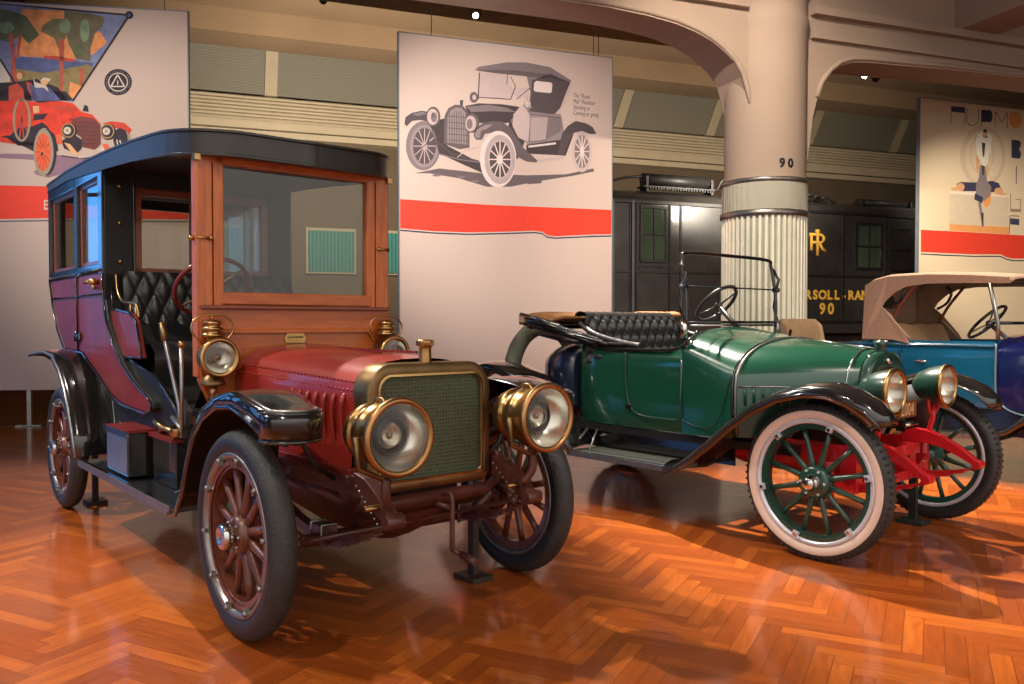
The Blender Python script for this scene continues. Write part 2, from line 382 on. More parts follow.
# teal curtained windows low in the back wall
TEAL = ribbed_mat('teal_curtain', (34, 84, 78), (54, 114, 102), 3.5, 'X', .8)
for x0 in (-.2, 2.35, 4.3):
    b = MB(); hb(b, x0, x0+1.3, 22.2, 22.34, 2.6, 3.8, MULL); hb(b, x0+.05, x0+1.25, 22.14, 22.2, 2.65, 3.72, TEAL)
    wi += 1; struct(b.build('window_%d' % wi))
# ceiling and its beams
b = MB(); hb(b, -14, 34, -3, 22.6, 8.6, 8.8, CEIL); struct(b.build('ceiling'))
b = MB()
hb(b, -12, 34, 20.4, 21.5, 8.05, 8.6, CEIL); struct(b.build('trim_4'))
b = MB(); hb(b, -12, 34, 14.2, 14.9, 6.95, 7.4, mat('lit_olive_beam', (170, 150, 100), .8)); hb(b, -12, 34, 14.3, 14.8, 7.4, 8.6, CEIL); struct(b.build('trim_5'))
# column with arched concrete beam
CX, CY = 6.90, 9.19
b = MB(); cc = hall(CX, CY, 0)
b.lathe([(.52, 0), (.52, 3.6), (.52, 4.6), (.525, 5.05), (.545, 5.12), (.545, 5.2), (.52, 5.28), (.52, 5.5), (.545, 5.56), (.545, 5.64), (.52, 5.72), (.52, 8.6)], cc, (0, 0, 1), CONC, 48)
vs, fs = text_polys('9 0', .155, .008, 0, 'CENTER')
n90 = math.radians(-76)
for vv, off in ((vs, 0),):
    out = []
    for x, y, z in vv:
        t = n90+x/.525; out.append((cc.x+.5225*math.cos(t), cc.y+.5225*math.sin(t), 3.27+y))
    b.add(out, fs, BLACKM)
column = struct(b.build('column'))
def arch_beam():
    left = [(-8, 5.02), (3.0, 5.05), (4.44, 5.05), (4.98, 5.02), (5.4, 4.97), (5.69, 4.9), (5.9, 4.82), (6.06, 4.73), (6.24, 4.6), (6.37, 4.43), (6.45, 4.2), (6.51, 3.95), (6.56, 3.7), (6.62, 3.35)]
    right = [(7.36, 3.3), (7.42, 3.7), (7.46, 4.0), (7.52, 4.22), (7.6, 4.43), (7.74, 4.6), (7.9, 4.72), (8.1, 4.79), (8.4, 4.82), (8.8, 4.83), (9.8, 4.87), (11.5, 4.90), (20, 5.0), (32, 5.1)]
    poly = [(-8, 8.6)]+left+right+[(32, 8.6)]
    b = MB(); b.prism(poly, lambda u, v, t: hall(u, t, v), 8.93, 9.5, CONC)
    L2 = [(x, z+.035) for x, z in left[:-1]]
    for P in (left[:12], right[3:]):
        b.tube([hall(x, 8.93, z+.05) for x, z in P], .035, CONC, 8)
    hb(b, -8, 6.4, 8.85, 8.93, 5.28, 5.36, CONC); hb(b, 7.4, 32, 8.86, 8.93, 5.02, 5.06, CONC); hb(b, 7.4, 32, 8.82, 8.93, 5.32, 5.42, CONC)
    hb(b, -8, 32, 8.6, 8.93, 6.3, 8.6, CONC)
    return struct(b.build('beam'))
arch_beam()
b = MB(); hb(b, 9.9, 10.6, .5, 8.95, 5.42, 6.2, CONC); hb(b, 9.82, 10.68, .5, 8.95, 5.95, 8.6, CONC); struct(b.build('trim_6'))
# fluted metal cover round the column foot
FLW = mat('cream_enamelled_steel', (226, 220, 200), .35, .1, .2, .04, 6)
FLD = mat('grey_green_flute_shade', (146, 148, 130), .5, 0, 0, .08, 6)
b = MB(); N = 44; ring = []
for z in (0, 2.68):
    r = []
    for k in range(N):
        t0 = 2*PI*k/N; d = 2*PI/N
        for f, rr in ((0, .525), (.12, .548), (.5, .548), (.62, .525)): r.append((cc.x+rr*math.cos(t0+f*d), cc.y+rr*math.sin(t0+f*d), z))
    ring.append(r)
b.loft(ring, FLW, closed=True, smooth=False)
# recessed grounds coloured darker, painting in the shade of the flutes
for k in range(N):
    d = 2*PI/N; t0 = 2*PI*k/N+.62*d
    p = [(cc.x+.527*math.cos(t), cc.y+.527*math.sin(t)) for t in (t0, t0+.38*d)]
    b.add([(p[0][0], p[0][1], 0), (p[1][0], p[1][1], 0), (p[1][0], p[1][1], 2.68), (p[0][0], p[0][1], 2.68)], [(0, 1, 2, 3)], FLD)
b.lathe([(.548, 2.74), (.548, 3.10)], cc, (0, 0, 1), ribbed_mat('fine_grille_steel', (146, 146, 128), (206, 200, 180), 26, 'X', .4), 64)
b.lathe([(.53, 2.66), (.565, 2.67), (.573, 2.70), (.565, 2.74), (.54, 2.75)], cc, (0, 0, 1), STEEL, 64)
b.lathe([(.54, 3.09), (.562, 3.10), (.568, 3.125), (.56, 3.15), (.515, 3.155)], cc, (0, 0, 1), STEEL, 64)
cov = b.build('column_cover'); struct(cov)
# left wall with tall daylight windows (source of the blue highlights)
b = MB(); 
WX = -10.6
for (y0, y1) in ((-3, .5), (1.95, 3.7), (5.15, 6.9), (8.35, 10.1), (11.55, 24)): b.box((WX, (y0+y1)/2, 4.3), (.3, y1-y0, 8.6), WALLB)
b.box((WX, 10, .45), (.28, 26, .9), WALLB); b.box((WX, 10, 7.3), (.28, 26, 2.6), WALLB)
struct(b.build('wall_left'))
SKYW = mat('daylight_window_pane', (90, 170, 255), .4, 0, 0, .05, .5, emit=1.6)
for y0 in (.5, 3.7, 6.9, 10.1):
    b = MB(); b.box((WX-.02, y0+.725, 3.45), (.04, 1.45, 5.1), SKYW)
    for zz in (2.2, 3.5, 4.8): b.box((WX+.03, y0+.725, zz), (.06, 1.45, .06), MULL)
    b.box((WX+.03, y0+.7, 3.45), (.06, .06, 5.1), MULL)
    wi += 1; struct(b.build('window_%d' % wi))

b = MB(); b.box((19, 17, 4.3), (.3, 34, 8.6), WALLB); struct(b.build('wall_right'))
# ================================================================ BANNERS
BC = {'g2': (70, 58, 60), 'g3': (84, 72, 74), 'g4': (102, 88, 90), 'g5': (126, 111, 112), 'g6': (146, 130, 130), 'g7': (178, 158, 156), 'g8': (196, 172, 168), 'g9': (224, 202, 196),
 'red': (226, 62, 40), 'navy': (58, 58, 84), 'b3pk': (214, 190, 162), 'b3bg': (224, 204, 172), 'orng': (232, 158, 92), 'tank': (150, 132, 110), 'tan3': (222, 166, 116), 'b3lt': (236, 220, 196), 'b3sh': (214, 196, 168),
 'wht3': (240, 236, 216), 'dkgr': (60, 66, 60), 'grey3': (138, 126, 126), 'sky1': (120, 124, 156), 'orng1': (224, 142, 84), 'blu1': (84, 88, 130), 'tree1': (92, 96, 66), 'tree2': (112, 106, 72), 'tree3': (106, 96, 70), 'tree4': (122, 140, 104),
 'trnk': (176, 82, 66), 'ground1': (136, 116, 74), 'redd': (190, 70, 52), 'cream': (206, 190, 172), 'dark1': (48, 36, 46), 'purp': (142, 108, 124), 'red1': (214, 58, 34), 'tire1': (158, 140, 118), 'orr': (222, 98, 54), 'rad1': (116, 58, 52), 'gold1': (172, 134, 80)}
def bmat(k): return mat('print_'+k, BC[k], .75, 0, 0, .22 if k in ('tree1', 'tree2', 'tree3', 'tree4', 'orng1', 'blu1', 'ground1', 'sky1', 'redd', 'trnk', 'red1', 'dark1') else .04, 9)
def banner(idx, x0, x1, y, th, base, label, cables):
    R = frame_rot(th); root = thing('hanging_banner', label, 'banner', R @ Vector(((x0+x1)/2, y, .46)), math.radians(th), 'tall car history banners')
    cx = (x0+x1)/2
    b = MB(); b.box((0, .035, 2.4), (x1-x0, .07, 4.8), bmat_base(base))
    for k, lay, P in ART[idx]:
        pts = [(min(max(u, x0+.005), x1-.005)-cx, -.0008*lay-.0006, min(max(z, .47), 5.25)-.46) for u, z in P]
        b.add(pts, [list(range(len(pts)))], bmat(k))
    if idx == 2:
        for i, ln in enumerate(('The "Royal', 'Mail" Roadster', 'Standing or', 'Coming or going')):
            vs, fs = text_polys(ln, .092, .0, .25); b.add([(x*.66+5.03-cx, -.002, y2+4.62-.085*i-.46) for x, y2, z in vs], fs, bmat('g3'))
    p = b.build('panel', root)
    e = MB()
    for sx in (-1, 1): e.box((sx*(x1-x0+.012)/2, .035, 2.4), (.014, .074, 4.82), mat('grey_banner_edge', (120, 126, 132), .5))
    e.box((0, .035, 4.808), (x1-x0+.03, .074, .014), MATS['grey_banner_edge']); e.build('edge_frame', root)
    for c in cables:
        q = MB(); q.tube([(c-cx, .035, 4.8), (c-cx, .035, 8.1)], .006, STEEL, 6); q.build('suspension_wire', root)
    return root
def bmat_base(c): return mat('banner_print_ground_%d_%d' % (c[0], c[1]), c, .8, 0, 0, .02, .6)
ART = {
 1: [
  ('sky1',1,[(-5.329,5.244),(-4.829,5.244),(-3.323,5.178),(-3.994,4.064),(-4.097,4.078),(-5.346,4.032)]),
  ('orng1',2,[(-4.577,5.195),(-4.084,5.193),(-3.638,4.934),(-3.579,4.828),(-3.745,4.674),(-3.988,4.591),(-4.125,4.603),(-4.33,4.612),(-4.534,4.603),(-4.652,4.634),(-4.632,4.85)]),
  ('blu1',2,[(-4.669,4.597),(-4.33,4.594),(-3.953,4.574),(-3.746,4.565),(-3.818,4.362),(-4.332,4.413),(-4.654,4.454)]),
  ('tree1',3,[(-4.83,5.181),(-4.729,5.169),(-4.527,5.107),(-4.411,4.933),(-4.377,4.881),(-4.498,4.767),(-4.598,4.87),(-4.734,4.774),(-4.968,4.834),(-4.964,5.174)]),
  ('tree2',3,[(-4.36,4.936),(-4.325,5.01),(-4.222,5.087),(-4.085,5.094),(-4.034,5.006),(-4.07,4.859),(-4.158,4.728),(-4.207,4.853),(-4.343,4.918)]),
  ('tree3',3,[(-4.084,5.193),(-3.878,5.186),(-3.723,5.167),(-3.602,5.137),(-3.637,5.026),(-3.725,4.93),(-3.779,4.746),(-3.781,4.582),(-3.953,4.611),(-4.037,4.788),(-4.069,4.968),(-4.085,5.094)]),
  ('tree4',4,[(-3.787,4.964),(-3.792,4.908),(-3.805,4.86),(-3.825,4.827),(-3.847,4.815),(-3.87,4.825),(-3.888,4.856),(-3.9,4.902),(-3.904,4.958),(-3.899,5.014),(-3.886,5.061),(-3.867,5.094),(-3.844,5.106),(-3.822,5.096),(-3.803,5.066),(-3.791,5.019)]),
  ('tree4',4,[(-4.009,5.007),(-4.016,4.967),(-4.035,4.935),(-4.063,4.916),(-4.094,4.915),(-4.121,4.931),(-4.139,4.961),(-4.146,5.0),(-4.139,5.04),(-4.119,5.072),(-4.091,5.091),(-4.061,5.093),(-4.034,5.077),(-4.015,5.046)]),
  ('tree4',4,[(-4.664,4.957),(-4.678,4.92),(-4.716,4.892),(-4.766,4.88),(-4.817,4.887),(-4.853,4.912),(-4.866,4.947),(-4.852,4.983),(-4.815,5.011),(-4.764,5.024),(-4.714,5.016),(-4.677,4.992)]),
  ('tree1',4,[(-3.848,4.724),(-3.856,4.685),(-3.875,4.652),(-3.903,4.633),(-3.934,4.632),(-3.961,4.648),(-3.98,4.679),(-3.986,4.718),(-3.979,4.758),(-3.959,4.79),(-3.932,4.809),(-3.901,4.811),(-3.874,4.794),(-3.855,4.764)]),
  ('trnk',4,[(-4.733,4.882),(-4.682,4.884),(-4.654,4.454),(-4.639,4.292),(-4.724,4.289),(-4.703,4.578)]),
  ('trnk',4,[(-4.156,4.837),(-4.088,4.84),(-4.101,4.423),(-4.113,4.168),(-4.147,4.167),(-4.146,4.548)]),
  ('trnk',4,[(-4.623,4.869),(-4.581,4.88),(-4.618,4.581),(-4.649,4.58)]),
  ('trnk',4,[(-3.92,4.485),(-3.86,4.487),(-3.861,4.324),(-3.905,4.267)]),
  ('ground1',3,[(-4.654,4.454),(-4.332,4.413),(-3.816,4.544),(-3.747,4.51),(-3.993,4.1),(-4.234,4.091),(-4.641,4.148)]),
  ('orng1',4,[(-4.025,4.317),(-3.888,4.268),(-3.993,4.1),(-4.044,4.171)]),
  ('redd',4,[(-4.329,4.63),(-4.159,4.629),(-3.953,4.592),(-3.988,4.564),(-4.33,4.594)]),
  ('sky1',4,[(-3.601,5.155),(-3.34,5.164),(-3.57,4.81),(-3.639,4.916)]),
  ('cream',4,[(-5.005,4.564),(-4.838,4.572),(-4.673,4.291),(-5.01,4.241)]),
  ('dark1',6,[(-5.329,5.25),(-4.83,5.238),(-4.828,5.261),(-5.328,5.274)]),
  ('dark1',6,[(-4.83,5.238),(-4.067,5.199),(-4.065,5.222),(-4.828,5.261)]),
  ('dark1',6,[(-4.067,5.199),(-3.315,5.169),(-3.313,5.192),(-4.065,5.222)]),
  ('dark1',6,[(-3.323,5.187),(-4.003,4.088),(-3.984,4.076),(-3.304,5.174)]),
  ('dark1',6,[(-4.945,4.685),(-4.846,4.555),(-4.829,4.57),(-4.928,4.7)]),
  ('dark1',6,[(-4.847,4.556),(-4.666,4.249),(-4.647,4.262),(-4.828,4.569)]),
  ('dark1',7,[(-3.267,5.183),(-3.27,5.164),(-3.281,5.147),(-3.296,5.136),(-3.314,5.131),(-3.332,5.134),(-3.348,5.144),(-3.358,5.159),(-3.361,5.178),(-3.357,5.197),(-3.347,5.214),(-3.331,5.225),(-3.313,5.23),(-3.295,5.227),(-3.28,5.217),(-3.27,5.202)]),
  ('blu1',8,[(-3.293,5.182),(-3.296,5.17),(-3.304,5.162),(-3.314,5.159),(-3.325,5.161),(-3.332,5.169),(-3.335,5.179),(-3.332,5.19),(-3.324,5.199),(-3.314,5.202),(-3.303,5.2),(-3.296,5.192)]),
  ('dark1',3,[(-3.292,4.343),(-3.296,4.31),(-3.306,4.279),(-3.321,4.25),(-3.342,4.224),(-3.367,4.203),(-3.396,4.186),(-3.427,4.176),(-3.459,4.171),(-3.491,4.173),(-3.521,4.181),(-3.549,4.196),(-3.574,4.215),(-3.594,4.239),(-3.609,4.267),(-3.618,4.298),(-3.621,4.33),(-3.617,4.362),(-3.608,4.393),(-3.592,4.422),(-3.572,4.448),(-3.547,4.469),(-3.518,4.486),(-3.487,4.496),(-3.455,4.501),(-3.423,4.499),(-3.393,4.491),(-3.364,4.477),(-3.34,4.458),(-3.319,4.433),(-3.304,4.405),(-3.295,4.375)]),
  ('cream',4,[(-3.338,4.341),(-3.341,4.314),(-3.353,4.317),(-3.35,4.34)]),
  ('cream',4,[(-3.341,4.314),(-3.35,4.289),(-3.361,4.294),(-3.353,4.317)]),
  ('cream',4,[(-3.35,4.289),(-3.365,4.266),(-3.374,4.273),(-3.361,4.294)]),
  ('cream',4,[(-3.365,4.266),(-3.384,4.246),(-3.391,4.256),(-3.374,4.273)]),
  ('cream',4,[(-3.384,4.246),(-3.406,4.231),(-3.412,4.242),(-3.391,4.256)]),
  ('cream',4,[(-3.406,4.231),(-3.432,4.221),(-3.434,4.233),(-3.412,4.242)]),
  ('cream',4,[(-3.432,4.221),(-3.458,4.217),(-3.458,4.23),(-3.434,4.233)]),
  ('cream',4,[(-3.458,4.217),(-3.485,4.219),(-3.482,4.232),(-3.458,4.23)]),
  ('cream',4,[(-3.485,4.219),(-3.51,4.227),(-3.504,4.239),(-3.482,4.232)]),
  ('cream',4,[(-3.51,4.227),(-3.532,4.24),(-3.524,4.25),(-3.504,4.239)]),
  ('cream',4,[(-3.532,4.24),(-3.55,4.258),(-3.541,4.267),(-3.524,4.25)]),
  ('cream',4,[(-3.55,4.258),(-3.564,4.28),(-3.553,4.286),(-3.541,4.267)]),
  ('cream',4,[(-3.564,4.28),(-3.573,4.305),(-3.561,4.308),(-3.553,4.286)]),
  ('cream',4,[(-3.573,4.305),(-3.575,4.331),(-3.563,4.332),(-3.561,4.308)]),
  ('cream',4,[(-3.575,4.331),(-3.572,4.358),(-3.56,4.356),(-3.563,4.332)]),
  ('cream',4,[(-3.572,4.358),(-3.563,4.383),(-3.552,4.378),(-3.56,4.356)]),
  ('cream',4,[(-3.563,4.383),(-3.549,4.407),(-3.539,4.399),(-3.552,4.378)]),
  ('cream',4,[(-3.549,4.407),(-3.53,4.426),(-3.522,4.416),(-3.539,4.399)]),
  ('cream',4,[(-3.53,4.426),(-3.507,4.441),(-3.502,4.43),(-3.522,4.416)]),
  ('cream',4,[(-3.507,4.441),(-3.482,4.451),(-3.48,4.439),(-3.502,4.43)]),
  ('cream',4,[(-3.482,4.451),(-3.456,4.455),(-3.456,4.442),(-3.48,4.439)]),
  ('cream',4,[(-3.456,4.455),(-3.429,4.453),(-3.432,4.441),(-3.456,4.442)]),
  ('cream',4,[(-3.429,4.453),(-3.404,4.446),(-3.41,4.434),(-3.432,4.441)]),
  ('cream',4,[(-3.404,4.446),(-3.382,4.432),(-3.39,4.422),(-3.41,4.434)]),
  ('cream',4,[(-3.382,4.432),(-3.363,4.414),(-3.373,4.406),(-3.39,4.422)]),
  ('cream',4,[(-3.363,4.414),(-3.349,4.392),(-3.36,4.386),(-3.373,4.406)]),
  ('cream',4,[(-3.349,4.392),(-3.341,4.367),(-3.353,4.364),(-3.36,4.386)]),
  ('cream',4,[(-3.341,4.367),(-3.338,4.341),(-3.35,4.34),(-3.353,4.364)]),
  ('cream',5,[(-3.468,4.431),(-3.548,4.282),(-3.534,4.274),(-3.454,4.424)]),
  ('cream',5,[(-3.541,4.27),(-3.381,4.276),(-3.381,4.292),(-3.541,4.286)]),
  ('cream',5,[(-3.374,4.289),(-3.454,4.432),(-3.468,4.423),(-3.387,4.28)]),
  ('cream',5,[(-3.454,4.329),(-3.456,4.306),(-3.461,4.296),(-3.466,4.305),(-3.467,4.328),(-3.465,4.352),(-3.46,4.362),(-3.455,4.352)]),
  ('grey3',4,[(-3.31,4.342),(-3.314,4.336),(-3.321,4.335),(-3.324,4.341),(-3.32,4.348),(-3.313,4.348)]),
  ('grey3',4,[(-3.314,4.311),(-3.317,4.304),(-3.324,4.304),(-3.328,4.31),(-3.324,4.317),(-3.317,4.317)]),
  ('grey3',4,[(-3.324,4.281),(-3.328,4.274),(-3.335,4.274),(-3.339,4.28),(-3.335,4.287),(-3.328,4.287)]),
  ('grey3',4,[(-3.364,4.231),(-3.367,4.224),(-3.374,4.224),(-3.378,4.23),(-3.374,4.237),(-3.367,4.237)]),
  ('grey3',4,[(-3.391,4.213),(-3.394,4.207),(-3.401,4.207),(-3.405,4.213),(-3.401,4.219),(-3.394,4.22)]),
  ('grey3',4,[(-3.42,4.202),(-3.424,4.195),(-3.431,4.195),(-3.434,4.201),(-3.431,4.208),(-3.424,4.208)]),
  ('grey3',4,[(-3.451,4.197),(-3.455,4.191),(-3.462,4.19),(-3.465,4.197),(-3.462,4.203),(-3.455,4.203)]),
  ('grey3',4,[(-3.482,4.199),(-3.486,4.193),(-3.493,4.193),(-3.496,4.199),(-3.493,4.205),(-3.486,4.206)]),
  ('grey3',4,[(-3.512,4.209),(-3.515,4.202),(-3.522,4.202),(-3.526,4.208),(-3.522,4.215),(-3.515,4.215)]),
  ('grey3',4,[(-3.56,4.245),(-3.563,4.239),(-3.57,4.239),(-3.574,4.245),(-3.57,4.251),(-3.563,4.252)]),
  ('grey3',4,[(-3.576,4.271),(-3.58,4.265),(-3.587,4.264),(-3.59,4.271),(-3.587,4.277),(-3.58,4.277)]),
  ('grey3',4,[(-3.586,4.3),(-3.59,4.294),(-3.597,4.293),(-3.6,4.299),(-3.597,4.306),(-3.59,4.306)]),
  ('grey3',4,[(-3.589,4.331),(-3.593,4.324),(-3.6,4.324),(-3.603,4.33),(-3.6,4.337),(-3.593,4.337)]),
  ('grey3',4,[(-3.586,4.362),(-3.589,4.355),(-3.596,4.355),(-3.599,4.361),(-3.596,4.368),(-3.589,4.368)]),
  ('grey3',4,[(-3.575,4.392),(-3.578,4.385),(-3.585,4.385),(-3.589,4.391),(-3.585,4.398),(-3.578,4.398)]),
  ('grey3',4,[(-3.536,4.442),(-3.539,4.435),(-3.546,4.435),(-3.55,4.441),(-3.546,4.448),(-3.539,4.448)]),
  ('grey3',4,[(-3.509,4.459),(-3.513,4.453),(-3.52,4.453),(-3.523,4.459),(-3.52,4.465),(-3.513,4.465)]),
  ('grey3',4,[(-3.48,4.471),(-3.483,4.464),(-3.49,4.464),(-3.494,4.47),(-3.49,4.477),(-3.483,4.477)]),
  ('grey3',4,[(-3.449,4.476),(-3.452,4.469),(-3.459,4.469),(-3.462,4.475),(-3.459,4.481),(-3.452,4.482)]),
  ('grey3',4,[(-3.417,4.473),(-3.421,4.467),(-3.428,4.467),(-3.431,4.473),(-3.428,4.479),(-3.421,4.48)]),
  ('grey3',4,[(-3.388,4.464),(-3.392,4.458),(-3.399,4.458),(-3.402,4.464),(-3.398,4.47),(-3.391,4.471)]),
  ('grey3',4,[(-3.34,4.428),(-3.343,4.421),(-3.35,4.421),(-3.354,4.427),(-3.35,4.434),(-3.343,4.434)]),
  ('grey3',4,[(-3.323,4.402),(-3.327,4.395),(-3.334,4.395),(-3.337,4.401),(-3.334,4.408),(-3.327,4.408)]),
  ('grey3',4,[(-3.313,4.373),(-3.317,4.366),(-3.324,4.366),(-3.327,4.372),(-3.324,4.379),(-3.317,4.379)]),
  ('dark1',5,[(-4.943,4.262),(-4.656,4.291),(-4.418,4.337),(-4.163,4.239),(-4.045,4.08),(-4.945,4.046)]),
  ('redd',6,[(-4.741,4.234),(-4.639,4.274),(-4.572,4.205),(-4.557,4.061),(-4.743,4.054)]),
  ('tan3',7,[(-4.579,4.367),(-4.584,4.345),(-4.596,4.329),(-4.613,4.322),(-4.63,4.327),(-4.642,4.342),(-4.647,4.364),(-4.642,4.386),(-4.629,4.402),(-4.612,4.409),(-4.595,4.404),(-4.583,4.388)]),
  ('redd',6,[(-4.655,4.4),(-4.57,4.412),(-4.562,4.367),(-4.655,4.355)]),
  ('cream',7,[(-4.46,4.372),(-4.436,4.3),(-4.3,4.252),(-4.275,4.18),(-4.334,4.232),(-4.436,4.228)]),
  ('tan3',8,[(-4.281,4.303),(-4.285,4.284),(-4.298,4.268),(-4.316,4.259),(-4.335,4.258),(-4.353,4.266),(-4.365,4.281),(-4.369,4.299),(-4.365,4.318),(-4.352,4.334),(-4.334,4.343),(-4.314,4.344),(-4.297,4.336),(-4.285,4.322)]),
  ('cream',9,[(-4.384,4.302),(-4.333,4.359),(-4.248,4.344),(-4.265,4.307),(-4.333,4.332)]),
  ('blu1',6,[(-4.504,4.262),(-4.266,4.235),(-4.131,4.077),(-4.472,4.064)]),
  ('redd',6,[(-4.537,4.296),(-4.478,4.281),(-4.404,4.121),(-4.455,4.065),(-4.522,4.207)]),
  ('purp',2,[(-5.021,3.386),(-4.752,3.403),(-4.447,3.403),(-4.431,3.331),(-4.753,3.343),(-5.022,3.35)]),
  ('purp',2,[(-4.466,3.184),(-4.207,3.409),(-3.967,3.361),(-3.655,3.407),(-3.674,3.278),(-4.038,3.195),(-4.297,3.116),(-4.433,3.149)]),
  ('red1',4,[(-5.179,4.099),(-4.743,4.062),(-4.388,4.057),(-4.302,4.096),(-3.994,4.053),(-3.892,3.948),(-3.754,3.916),(-3.789,3.805),(-3.964,3.672),(-4.205,3.628),(-4.342,3.605),(-4.683,3.523),(-5.186,3.579)]),
  ('dark1',5,[(-5.011,4.177),(-4.078,4.196),(-3.993,4.09),(-4.285,4.061),(-4.388,4.039),(-4.506,4.089),(-5.012,4.088)]),
  ('dark1',5,[(-4.458,3.892),(-4.287,3.916),(-4.339,3.841),(-4.459,3.819)]),
  ('dark1',5,[(-4.766,3.592),(-4.646,3.722),(-4.476,3.746),(-4.357,3.804),(-4.272,3.735),(-4.188,3.61),(-4.173,3.447),(-4.463,3.438),(-4.581,3.498),(-4.699,3.54)]),
  ('dark1',5,[(-4.85,3.608),(-4.749,3.629),(-4.649,3.505),(-4.445,3.502),(-4.445,3.548),(-4.682,3.577)]),
  ('red1',6,[(-4.287,3.897),(-4.133,3.939),(-3.962,3.854),(-4.136,3.685),(-4.256,3.681),(-4.322,3.806)]),
  ('redd',6,[(-4.32,3.987),(-4.132,4.012),(-3.96,3.982),(-3.926,3.947),(-4.115,3.976)]),
  ('tire1',6,[(-4.489,3.827),(-4.494,3.75),(-4.52,3.758),(-4.516,3.826)]),
  ('tire1',6,[(-4.494,3.75),(-4.508,3.68),(-4.53,3.695),(-4.52,3.758)]),
  ('tire1',6,[(-4.508,3.68),(-4.528,3.621),(-4.545,3.642),(-4.53,3.695)]),
  ('tire1',6,[(-4.528,3.621),(-4.554,3.578),(-4.565,3.604),(-4.545,3.642)]),
  ('tire1',6,[(-4.554,3.578),(-4.583,3.555),(-4.586,3.584),(-4.565,3.604)]),
  ('tire1',6,[(-4.583,3.555),(-4.613,3.555),(-4.608,3.583),(-4.586,3.584)]),
  ('tire1',6,[(-4.613,3.555),(-4.641,3.575),(-4.629,3.602),(-4.608,3.583)]),
  ('tire1',6,[(-4.641,3.575),(-4.666,3.616),(-4.648,3.639),(-4.629,3.602)]),
  ('tire1',6,[(-4.666,3.616),(-4.684,3.674),(-4.661,3.69),(-4.648,3.639)]),
  ('tire1',6,[(-4.684,3.674),(-4.696,3.744),(-4.67,3.753),(-4.661,3.69)]),
  ('tire1',6,[(-4.696,3.744),(-4.699,3.82),(-4.672,3.821),(-4.67,3.753)]),
  ('tire1',6,[(-4.699,3.82),(-4.694,3.896),(-4.668,3.889),(-4.672,3.821)]),
  ('tire1',6,[(-4.694,3.896),(-4.681,3.967),(-4.658,3.952),(-4.668,3.889)]),
  ('tire1',6,[(-4.681,3.967),(-4.66,4.026),(-4.643,4.005),(-4.658,3.952)]),
  ('tire1',6,[(-4.66,4.026),(-4.635,4.068),(-4.624,4.043),(-4.643,4.005)]),
  ('tire1',6,[(-4.635,4.068),(-4.606,4.091),(-4.602,4.063),(-4.624,4.043)]),
  ('tire1',6,[(-4.606,4.091),(-4.576,4.092),(-4.58,4.064),(-4.602,4.063)]),
  ('tire1',6,[(-4.576,4.092),(-4.547,4.072),(-4.559,4.045),(-4.58,4.064)]),
  ('tire1',6,[(-4.547,4.072),(-4.523,4.031),(-4.541,4.008),(-4.559,4.045)]),
  ('tire1',6,[(-4.523,4.031),(-4.504,3.973),(-4.527,3.957),(-4.541,4.008)]),
  ('tire1',6,[(-4.504,3.973),(-4.492,3.903),(-4.519,3.894),(-4.527,3.957)]),
  ('tire1',6,[(-4.492,3.903),(-4.489,3.827),(-4.516,3.826),(-4.519,3.894)]),
  ('redd',6,[(-4.594,3.815),(-4.513,3.818),(-4.513,3.834),(-4.594,3.832)]),
  ('redd',6,[(-4.601,3.82),(-4.537,3.678),(-4.523,3.686),(-4.587,3.827)]),
  ('redd',6,[(-4.602,3.822),(-4.58,3.591),(-4.564,3.593),(-4.587,3.825)]),
  ('redd',6,[(-4.602,3.824),(-4.63,3.591),(-4.615,3.59),(-4.587,3.823)]),
  ('redd',6,[(-4.601,3.827),(-4.669,3.681),(-4.655,3.675),(-4.587,3.82)]),
  ('redd',6,[(-4.594,3.832),(-4.675,3.829),(-4.676,3.813),(-4.594,3.815)]),
  ('redd',6,[(-4.587,3.827),(-4.651,3.968),(-4.665,3.961),(-4.601,3.82)]),
  ('redd',6,[(-4.587,3.825),(-4.609,4.056),(-4.624,4.053),(-4.602,3.822)]),
  ('redd',6,[(-4.587,3.823),(-4.559,4.056),(-4.574,4.057),(-4.602,3.824)]),
  ('redd',6,[(-4.587,3.82),(-4.52,3.966),(-4.533,3.973),(-4.601,3.827)]),
  ('tire1',6,[(-4.207,3.437),(-4.211,3.37),(-4.221,3.306),(-4.237,3.249),(-4.258,3.201),(-4.283,3.164),(-4.31,3.141),(-4.339,3.133),(-4.367,3.14),(-4.394,3.161),(-4.418,3.197),(-4.438,3.243),(-4.452,3.3),(-4.461,3.363),(-4.463,3.429),(-4.459,3.496),(-4.449,3.56),(-4.433,3.617),(-4.412,3.665),(-4.388,3.701),(-4.36,3.724),(-4.332,3.733),(-4.303,3.726),(-4.277,3.705),(-4.253,3.67),(-4.233,3.623),(-4.218,3.567),(-4.209,3.503)]),
  ('dark1',7,[(-4.193,3.437),(-4.197,3.372),(-4.207,3.31),(-4.222,3.255),(-4.241,3.208),(-4.264,3.173),(-4.29,3.151),(-4.317,3.143),(-4.343,3.149),(-4.368,3.17),(-4.391,3.204),(-4.409,3.25),(-4.422,3.305),(-4.43,3.366),(-4.433,3.43),(-4.429,3.495),(-4.419,3.557),(-4.404,3.612),(-4.385,3.659),(-4.362,3.694),(-4.336,3.716),(-4.31,3.724),(-4.283,3.718),(-4.258,3.697),(-4.236,3.663),(-4.217,3.618),(-4.204,3.563),(-4.196,3.502)]),
